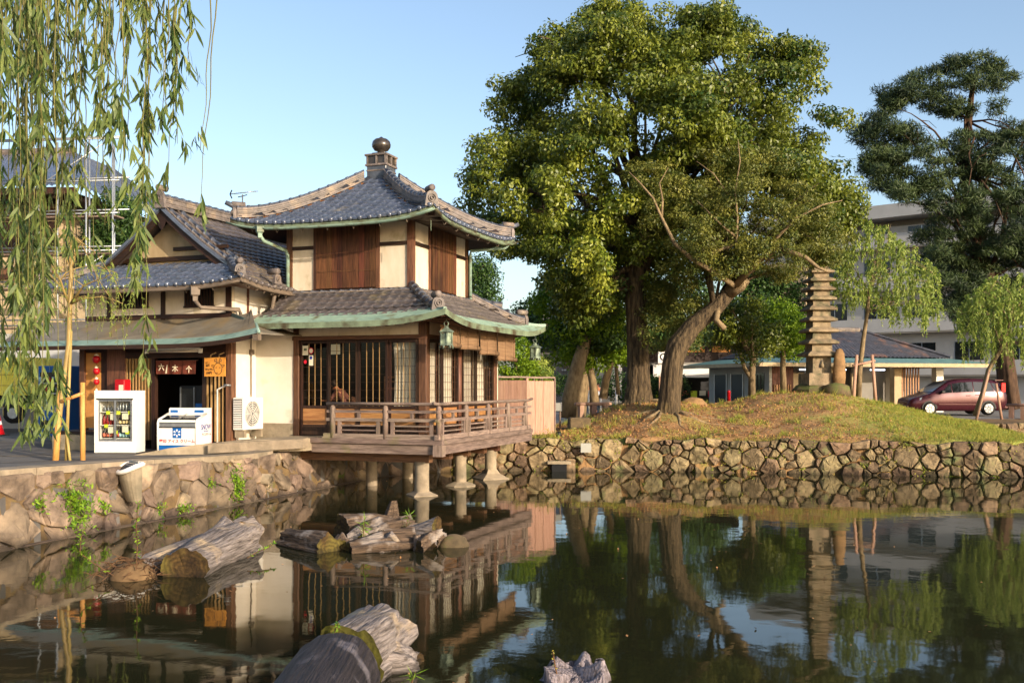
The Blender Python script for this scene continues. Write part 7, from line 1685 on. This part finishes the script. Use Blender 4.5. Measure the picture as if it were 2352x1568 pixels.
for sgn in (-1, 1):
    for a0, a1, b0, b1 in ((1.3, 2.05, 2.05, 2.05), (2.1, 2.1, 3.1, 3.1), (3.15, 3.15, 4.15, 4.0), (4.2, 4.05, 4.5, 4.3)):
        V = []; m_ = 8
        for i in range(m_ + 1):
            for v in (.06, .5, .9):
                lo = a0 + (a1 - a0) * v; hi = b0 + (b1 - b0) * v; V.append(cpt(lo + (hi - lo) * i / m_, v, sgn))
        mesh("side_window", V, [(3 * i + j, 3 * i + 3 + j, 3 * i + 4 + j, 3 * i + 1 + j) for i in range(m_) for j in range(2)], "car_glass", car, True)
    for xw in (.95, 3.85):
        wh = bpy.data.objects.new("wheel", None); link(wh, car); wh.location = (xw, sgn * .80, .32)
        prof = [(.32, -.1), (.325, -.05), (.325, .05), (.32, .1), (.24, .11)]; V, Fc = lathev(prof, n=24); V = [(x, z * 1.0, y) for x, y, z in V]; mesh("tyre", V, Fc, "tyre", wh, True)
        V, Fc = lathev([(.22, .112), (.2, .09), (.06, .1), (.05, .12)], n=20); V = [(x, sgn * z, y) for x, y, z in V]; mesh("rim", V, Fc, "steel", wh)
        for k in range(7):
            a = 6.283 * k / 7; tube("spoke", wh, [(.05 * math.cos(a), sgn * .115, .05 * math.sin(a)), (.21 * math.cos(a), sgn * .115, .21 * math.sin(a))], .022, "steel", 4)
        K = 16; arch = [(xw + .38 * math.cos(a), sgn * (np.interp(xw, ST, WID) + .004), .32 + .38 * math.sin(a)) for a in [math.pi * k / K for k in range(K + 1)]]; mesh("wheel_arch", arch + [(xw, sgn * (np.interp(xw, ST, WID) + .004), .2)], [tuple(range(K + 2))], "black", car)
    box("door_handle", car, 2.75, 2.95, sgn * .905, sgn * .925, .93, .96, "car_red"); box("door_handle", car, 3.2, 3.4, sgn * .9, sgn * .92, .95, .98, "car_red"); box("side_moulding", car, 1.4, 3.5, sgn * .902, sgn * .915, .5, .54, "car_red"); box("wing_mirror", car, 1.45, 1.62, sgn * .93, sgn * 1.1, 1.05, 1.2, "black", .03)
    mesh("headlight", [(.12, sgn * .7, .66), (.55, sgn * .845, .74), (.6, sgn * .85, .86), (.25, sgn * .76, .8)], [(0, 1, 2, 3)], "steel", car); box("tail_lamp", car, 4.5, 4.72, sgn * .76, sgn * .85, 1.1, 1.55, "lamp_red", .02)
mesh("windscreen", [(1.12 + (1.9 - 1.12) * j, y * (.78 - .1 * j), float(np.interp(1.12 + .78 * j, ST, ROOF)) + .02) for j in (0, .33, .66, 1) for y in (-1, 0, 1)], [(3 * j + i, 3 * j + i + 1, 3 * j + 4 + i, 3 * j + 3 + i) for j in range(3) for i in range(2)], "car_glass", car, True)
mesh("rear_spoiler", boxv(4.3, 4.7, -.65, .65, 1.66, 1.7), BF, "car_red", car); box("rear_bumper", car, 4.7, 4.9, -.75, .75, .3, .55, "car_red", .04); box("front_bumper", car, -.05, .15, -.6, .6, .25, .5, "car_red", .04)
# ---- low rest house
rh = thing("rest_house", "low rest house with blue-green metal eaves and hipped tile roof behind the mound", "building", (12.4, 50.0, 1.35), R(15))
EL, EDp, ZEa = 14.0, 9.0, 2.62
def hipface(p0, p1, q1, q0, nm, m, cols, par, amp=.03, rows=7):
    p0, p1, q0, q1 = map(Vector, (p0, p1, q0, q1)); ns = cols * 4
    def fnc(i, j):
        a = p0.lerp(p1, i); b = q0.lerp(q1, i); q = a.lerp(b, j); w_ = (a - b).length; jj = j * rows; return q + Vector((0, 0, amp * (math.sin(i * (p1 - p0).length / .26 * 6.283) if amp else 0) - .03 * (jj - int(jj)) * (1 if amp else 0)))
    return patch(nm, par, fnc, ns, rows * 3 if amp else 1, m, bool(amp))
rr_ = bpy.data.objects.new("roof", None); link(rr_, rh); c0 = [(-.0, 0), (EL, 0), (EL, EDp), (0, EDp)]; c1 = [(1.5, 1.5), (EL - 1.5, 1.5), (EL - 1.5, EDp - 1.5), (1.5, EDp - 1.5)]; r0_, r1_ = Vector((5.0, EDp / 2, 4.55)), Vector((EL - 5.2, EDp / 2, 4.55))
for k in range(4):
    a, b = c0[k], c0[(k + 1) % 4]; c_, d = c1[(k + 1) % 4], c1[k]; mesh("metal_eave", [(a[0], a[1], ZEa), (b[0], b[1], ZEa), (c_[0], c_[1], ZEa + .3), (d[0], d[1], ZEa + .3)], [(0, 1, 2, 3)], "metal_roof", rr_)
tops = [(r0_, r1_), (r1_, r1_), (r1_, r0_), (r0_, r0_)]
for k in range(4):
    a, b = c1[k], c1[(k + 1) % 4]; t0, t1 = tops[k]; hipface((a[0], a[1], ZEa + .36), (b[0], b[1], ZEa + .36), t1, t0, "tile_slope", "restroof", 42 if k % 2 == 0 else 22, rr_)
mesh("ridge_tile", *tubev([r0_ + Vector((0, 0, .05)), r1_ + Vector((0, 0, .05))], .14, 8), "tile_ridge", rr_)
for k, e in ((0, r0_), (1, r1_)): mesh("hip_tile", *tubev([(c1[k][0], c1[k][1], ZEa + .4), e + Vector((0, 0, .06))], .1, 6), "restroof", rr_)
for a0, b0_, c0_, d0_ in ((0, EL, -.03, .02), ): box("fascia", rr_, a0, b0_, c0_, d0_, ZEa - .2, ZEa - .005, "beige")
box("fascia", rr_, -.03, .02, .02, EDp, ZEa - .2, ZEa - .005, "beige"); box("eave_underside", rr_, .03, EL - .03, .03, EDp - .03, ZEa - .16, ZEa - .12, "beige")
box("end_wall", rh, 1.2, 1.35, 1.1, 8.0, -.2, ZEa - .16, "wall_shade")
for y0, y1 in ((3.9, 5.2), (5.8, 7.2)): d = box("doorway", rh, 1.17, 1.199, y0, y1, .15, 2.05, "black"); box("door_frame", d, 1.15, 1.169, y0 - .08, y0, .1, 2.1, "white_paint"); box("door_frame", d, 1.15, 1.169, y1, y1 + .08, .1, 2.1, "white_paint")
dd = box("glazed_door", rh, 1.17, 1.199, 1.6, 3.0, .1, 2.1, "window_dark")
for y in (1.9, 2.25, 2.6): box("door_bar", dd, 1.15, 1.169, y, y + .05, .2, 2.0, "wood_dark")
box("back_wall", rh, 1.4, EL - 2.4, 4.2, 4.35, -.2, ZEa - .16, "building_grey")
for x0, x1, y, m in ((1.35, 2.6, 1.1, "wood_board"), (2.65, 3.3, 1.3, "beige"), (6.4, 7.0, 1.6, "beige"), (7.1, 9.2, 2.6, "building_grey"), (4.0, 4.8, 2.2, "white_paint")): box("wall_panel", rh, x0, x1, y, y + .12, -.2, ZEa - .16 if m != "beige" else 2.1, m)
for i in range(8): box("slat", rh, 9.4 + i * .17, 9.47 + i * .17, 1.7, 1.76, -.1, ZEa - .2, "wood_panel"); box("slat", rh, 1.45 + i * .13, 1.51 + i * .13, 1.02, 1.08, .2, 1.5, "wood_panel")
for x in (4.9, 8.95, 11.6): box("pillar", rh, x, x + .45, 1.5, 1.9, -.2, ZEa - .16, "white_paint" if x > 11 else "beige")
for x in (3.5, 5.4, 7.8): tube("strip_lamp", rh, [(x, 2.0, ZEa - .32), (x + .9, 2.0, ZEa - .32)], .04, "tube_light", 6)
# ---- white hotel block behind
ht = thing("hotel_block", "large white concrete hotel block behind the trees", "building", (21.4, 84, 1.3), R(-40))
box("wall", ht, 0, 36, 0, 14, 0, 13.8, "building_white"); box("roof_slab", ht, -.8, 36.8, -1.6, 14, 14.3, 15.3, "building_white"); box("wall_upper", ht, .6, 36, .5, 13.5, 13.8, 14.29, "building_grey")
for fz in (2.6, 5.9, 9.2, 12.4): box("balcony_parapet", ht, 4.2, 36, -.9, -.75, fz - .3, fz + .75, "building_white"); box("balcony_slab", ht, 4.2, 36, -.88, 0, fz - .42, fz - .3, "building_grey")
for fz in (3.0, 6.3, 9.6, 12.7):
    for k in range(9):
        x = 5 + k * 3.4; w_ = box("window", ht, x, x + 2.0, -.03, -.001, fz, fz + (1.75 if fz < 12 else 1.0), "window_dark"); box("window_mullion", w_, x + .97, x + 1.03, -.06, -.031, fz, fz + (1.75 if fz < 12 else 1.0), "steel")
box("stair_tower", ht, -1.5, 4.1, -1.2, 8, 0, 11.5, "beige")
# ---- souvenir stall with white fascia, notice board, street sign
sv = thing("souvenir_stall", "street shop with a long white fascia board and colourful goods behind the oak trunk", "building", tuple(at(1500, 948, 63)), R(4))
box("fascia", sv, 0, 6.2, -.1, 0, 2.25, 3.05, "white_side"); box("roof", sv, -1, 6.6, 0, 5, 3.05, 3.2, "building_grey"); box("back_wall", sv, -1, 6.4, 3, 3.1, 0, 3, "black"); box("upper_storey", sv, -2, 6.0, 1.5, 6, 3.2, 5.6, "wood_dark"); box("counter", sv, 0, 5.4, .4, 1.2, 0, .9, "wood_dark")
for k in range(9): box("price_poster", sv, .2 + k * .56, .6 + k * .56, .05, .08, 1.0 + .1 * (k % 2), 1.4, ("yellow_tag", "paper", "red_ink", "b_salmon")[k % 4])
for k in range(3): box("lit_window", sv, .8 + k * 1.7, 2.0 + k * 1.7, 1.45, 1.49, 3.9, 4.3, "orange_wall")
nbd = thing("notice_board", "wooden notice board with a pink sheet beside the camphor trunk", "sign", tuple(at(1520, 912, 45)), R(5)); box("post", nbd, -.12, -.03, 0, .08, -.2, .95, "fence_wood"); box("panel", nbd, -.03, .42, .02, .06, .25, .85, "b_salmon"); box("post", nbd, .42, .5, 0, .08, -.2, .95, "fence_wood")
ss_ = thing("street_sign", "square white sign with a dark round letter between the two trunks", "sign", tuple(at(1524, 905, 56)), 0); box("sign_panel", ss_, -.3, .3, 0, .06, 1.75, 2.4, "white_side"); tube("sign_pole", ss_, [(0, .08, 0), (0, .08, 2.3)], .05, "steel", 6); text("sign_letter", ss_, "Q", .55, (0, -.01, 2.08), (R(90), 0, 0), "ink", bold=.01)
# ---- houses along the far street
def house(label, px0, px1, d, top, m, rows, cols_, roof=None):
    a, b = at(px0, 950, d), at(px1, 950, d); w_ = b.x - a.x; zt = at(px0, top, d).z; t = thing("street_house", label, "building", (a.x, d, 1.2), R(2)); box("wall", t, 0, w_, 0, 7, -.2, zt - 1.2, m); h = zt - 1.2
    for r_ in range(rows):
        for c_ in range(cols_):
            x = w_ * (c_ + .3) / cols_; z = h * (r_ + .3) / rows; wv_ = box("window", t, x, x + w_ * .42 / cols_, -.04, -.001, z, z + h * .42 / rows, "window_dark"); box("window_sill", wv_, x - .1, x + w_ * .42 / cols_ + .1, -.12, -.041, z - .12, z, "white_paint")
    if roof:
        V = [(-.6, -.8, h), (w_ + .6, -.8, h), (w_ + .6, 7.8, h), (-.6, 7.8, h), (-.2, 3.5, h + 1.8), (w_ + .2, 3.5, h + 1.8)]; mesh("roof", V, [(0, 1, 5, 4), (2, 3, 4, 5), (1, 2, 5), (3, 0, 4), (3, 2, 1, 0)], roof, t)
    else: box("parapet", t, -.1, w_ + .1, -.1, 7.1, h, h + .3, "building_grey")
    return t
hs = house("grey house with a balcony rail beyond the fence bushes", 1225, 1330, 72, 800, "building_grey", 2, 2, "tile_brown")
box("balcony", hs, .3, 2.6, -1, -.05, 2.2, 2.3, "wood_dark")
for i in range(12): box("baluster", hs, .3 + i * .2, .34 + i * .2, -1, -.96, 2.3, 3.1, "wood_grey")
house("white two-storey house at the far end of the street", 1335, 1460, 80, 790, "building_white", 2, 3, "tile_brown"); house("narrow dark timber house behind the camphor trunk", 1462, 1520, 70, 800, "wood_board", 2, 1, "tile_brown"); house("pale tower-like house with pointed roof above the maples", 1236, 1262, 95, 735, "beige", 2, 1, "building_grey"); house("brown-walled house right of the oak trunk", 1560, 1660, 85, 770, "wood_board", 2, 2, "tile_brown")
hg = thing("clipped_hedge", "low dark clipped hedge across the street", "hedge", tuple(at(1285, 912, 62))); C = np.stack([rng.uniform(-2.5, 8, 120), rng.uniform(-.5, .5, 120), rng.uniform(.1, 1.4, 120)], 1); foliage("leaves", hg, C, .45, 60, .13, .05, "leaf_dark")
for px, lab in ((1353, "white bollard pole near the person in the white shirt"), (1380, "second white bollard pole beside the maple trunk"), (1416, "pale green street pole behind the log bench")): bo = thing("street_pole", lab, "pole", tuple(at(px, 948, 56))); tube("pole", bo, [(0, 0, -.1), (0, 0, 1.2)], .06, "white_side", 8); lathe("pole_cap", bo, [(.08, 1.18), (.08, 1.24), (.02, 1.28)], "white_side", n=8)
# ================================================================= LEFT SIDE BEHIND THE WILLOW
sb2 = thing("scaffolded_temple", "large old tiled building under repair rising behind the shop", "building", tuple(at(-60, 960, 46)), R(-6)); 
box("wall", sb2, -4, 4.0, 0, 9, -.5, 10.6, "beige"); box("red_beam", sb2, -4, 4.2, -.15, -.01, 6.4, 6.9, "wood_red"); box("red_beam", sb2, -4, 4.2, -.15, -.01, 9.2, 9.6, "wood_red"); box("dark_band", sb2, -4, 4.1, -.1, -.005, 7.6, 9.0, "wood_dark")
ro = bpy.data.objects.new("roof", None); link(ro, sb2)
hipface((-6, -2.2, 10.2), (6.2, -2.2, 10.2), (3.2, 3, 12.9), (-6, 3, 12.9), "tile_slope", "tile", 40, ro, .04); hipface((6.2, -2.2, 10.2), (6.2, 11, 10.2), (3.2, 7, 12.9), (3.2, 3, 12.9), "tile_slope", "tile", 40, ro, .04)
box("eave_board", ro, -6, 6.1, -2.15, -1.9, 9.85, 10.12, "wood_dark"); mesh("eave_underside", [(-6, -2.1, 9.9), (6.1, -2.1, 9.9), (6.1, 10, 9.9), (-6, 10, 9.9)], [(0, 1, 2, 3)], "wood_dark", ro); mesh("ridge_tile", *tubev([(-6, 3, 12.95), (3.2, 3, 12.95)], .2, 8), "tile_ridge", ro)
for i in range(16): box("rafter", ro, -5.5 + i * .75, -5.38 + i * .75, -2.0, .0, 9.7, 9.86, "wood_dark")
sf = thing("scaffolding", "steel pipe scaffolding with plank platforms around the temple under repair", "scaffold", tuple(at(132, 960, 43)), R(-6))
xs3 = [-2.9, -1.4, 0, .95, 1.3, 2.1, 2.5]
for i, x in enumerate(xs3): tube("upright", sf, [(x, (i % 2) * .9, -.5), (x, (i % 2) * .9, 12.4 - .25 * (i % 3))], .042, "scaffold", 6)
for z in (2.2, 4.0, 5.7, 7.2, 8.8, 10.2, 12.0):
    tube("ledger", sf, [(-3.2, 0, z), (2.8, 0, z + .02)], .036, "scaffold", 6); tube("ledger", sf, [(-3.2, .9, z + .3), (2.8, .9, z + .32)], .036, "scaffold", 6)
    if z < 10: box("platform_plank", sf, -3.2, 2.6, .1, .8, z - .12, z - .06, "wood_grey")
for z in (4, 8.8): tube("brace", sf, [(-2.9, -.03, z), (2.1, -.03, z + 3)], .024, "scaffold", 6)
wb = thing("low_white_building", "low white walled building behind the yellow truck", "building", tuple(at(-140, 960, 41)), R(-5)); box("wall", wb, 0, 5.6, 0, 5, -.5, 3.2, "building_white"); box("flat_roof", wb, -.2, 5.8, -.3, 5.2, 3.2, 3.45, "wall_shade"); d = box("window", wb, 3.6, 4.8, -.03, -.001, 1.2, 2.4, "window_dark"); box("window_frame", d, 3.55, 4.85, -.06, -.031, 2.4, 2.48, "steel")
tk = thing("yellow_truck", "pale yellow box truck parked at the side of the street", "truck", tuple(at(-110, 972, 37)), R(-3))
box("cargo_box", tk, 0, 3.1, 0, 2.1, 1.05, 2.45, "truck_yellow")
for x in (.03, .75, 1.5, 2.25, 3.0): box("panel_rib", tk, x, x + .05, -.025, -.001, 1.05, 2.45, "truck_yellow")
for z in (1.4, 1.8, 2.15): box("panel_seam", tk, .08, 3.0, -.012, -.001, z, z + .02, "twig")
text("lettering", tk, "ナ", .3, (2.85, -.03, 1.75), (R(90), 0, 0), "ink", bold=.006); box("chassis", tk, .1, 3.2, .3, 1.8, .6, 1.05, "black"); box("cab", tk, -1.7, -.05, .05, 2.05, .5, 2.2, "white_paint", .08); box("cab_window", tk, -1.2, -.3, .03, .049, 1.35, 1.95, "window_dark"); box("bumper", tk, 2.7, 3.2, -.05, .0, .55, .75, "yellow_tag")
for x in (.8, 2.3, -1.0):
    wh = bpy.data.objects.new("wheel", None); link(wh, tk); wh.location = (x, .12, .38); V, Fc = lathev([(.38, -.1), (.38, .1), (.25, .12)], n=18); mesh("tyre", [(a, c, b) for a, b, c in V], Fc, "tyre", wh, True); V, Fc = lathev([(.2, -.12), (.2, .1)], n=12); mesh("rim", [(a, c, b) for a, b, c in V], Fc, "steel", wh)
vm = thing("vending_machine", "blue drinks vending machine at the left end of the shop", "vending machine", tuple(at(118, 1002, 31)), R(-16)); box("cabinet", vm, -.5, .5, 0, .7, 0, 2.2, "blue", .02); box("display_window", vm, -.42, .42, -.012, -.001, 1.0, 2.0, "window_dark"); box("coin_panel", vm, .1, .42, -.014, -.001, .62, .92, "steel"); box("dispenser_flap", vm, -.42, .0, -.014, -.001, .25, .5, "black")
for r_ in range(3):
    for c_ in range(7): lathe("sample_can", vm, [(.04, 0), (.04, .15)], ("b_can", "b_red", "b_blue", "b_lime")[(r_ * 3 + c_) % 4], (-.36 + c_ * .12, -.06, 1.06 + r_ * .32), 8)
for r_ in range(3): box("button_strip", vm, -.42, .42, -.03, -.013, 1.0 + r_ * .32, 1.04 + r_ * .32, "steel")
cn = thing("traffic_cone", "red traffic cone with a white band at the roadside", "cone", tuple(at(-5, 1000, 31))); lathe("cone_body", cn, [(.2, .03), (.14, .25), (.09, .5), (.04, .7)], "red", n=14); lathe("white_band", cn, [(.125, .34), (.1, .46)], "white_side", n=14); box("cone_base", cn, -.24, .24, -.24, .24, 0, .04, "black")
for a, b in (((-16, 25.2), (-8.2, 24.0)), ((-15, 21.8), (-8.4, 21.9)), ((-15.5, 23.2), (-9, 26.5))):
    V = []
    d = (Vector(b) - Vector(a)).normalized(); s = Vector((-d.y, d.x)) * .06
    for i in range(13):
        q = Vector(a).lerp(Vector(b), i / 12)
        for o in (-1, 1): V.append((q.x + s.x * o, q.y + s.y * o, gh(q.x + s.x * o, q.y + s.y * o) + .008))
    tag(mesh("road_line", V, [(2 * i, 2 * i + 2, 2 * i + 3, 2 * i + 1) for i in range(12)], "concrete"), kind="structure")
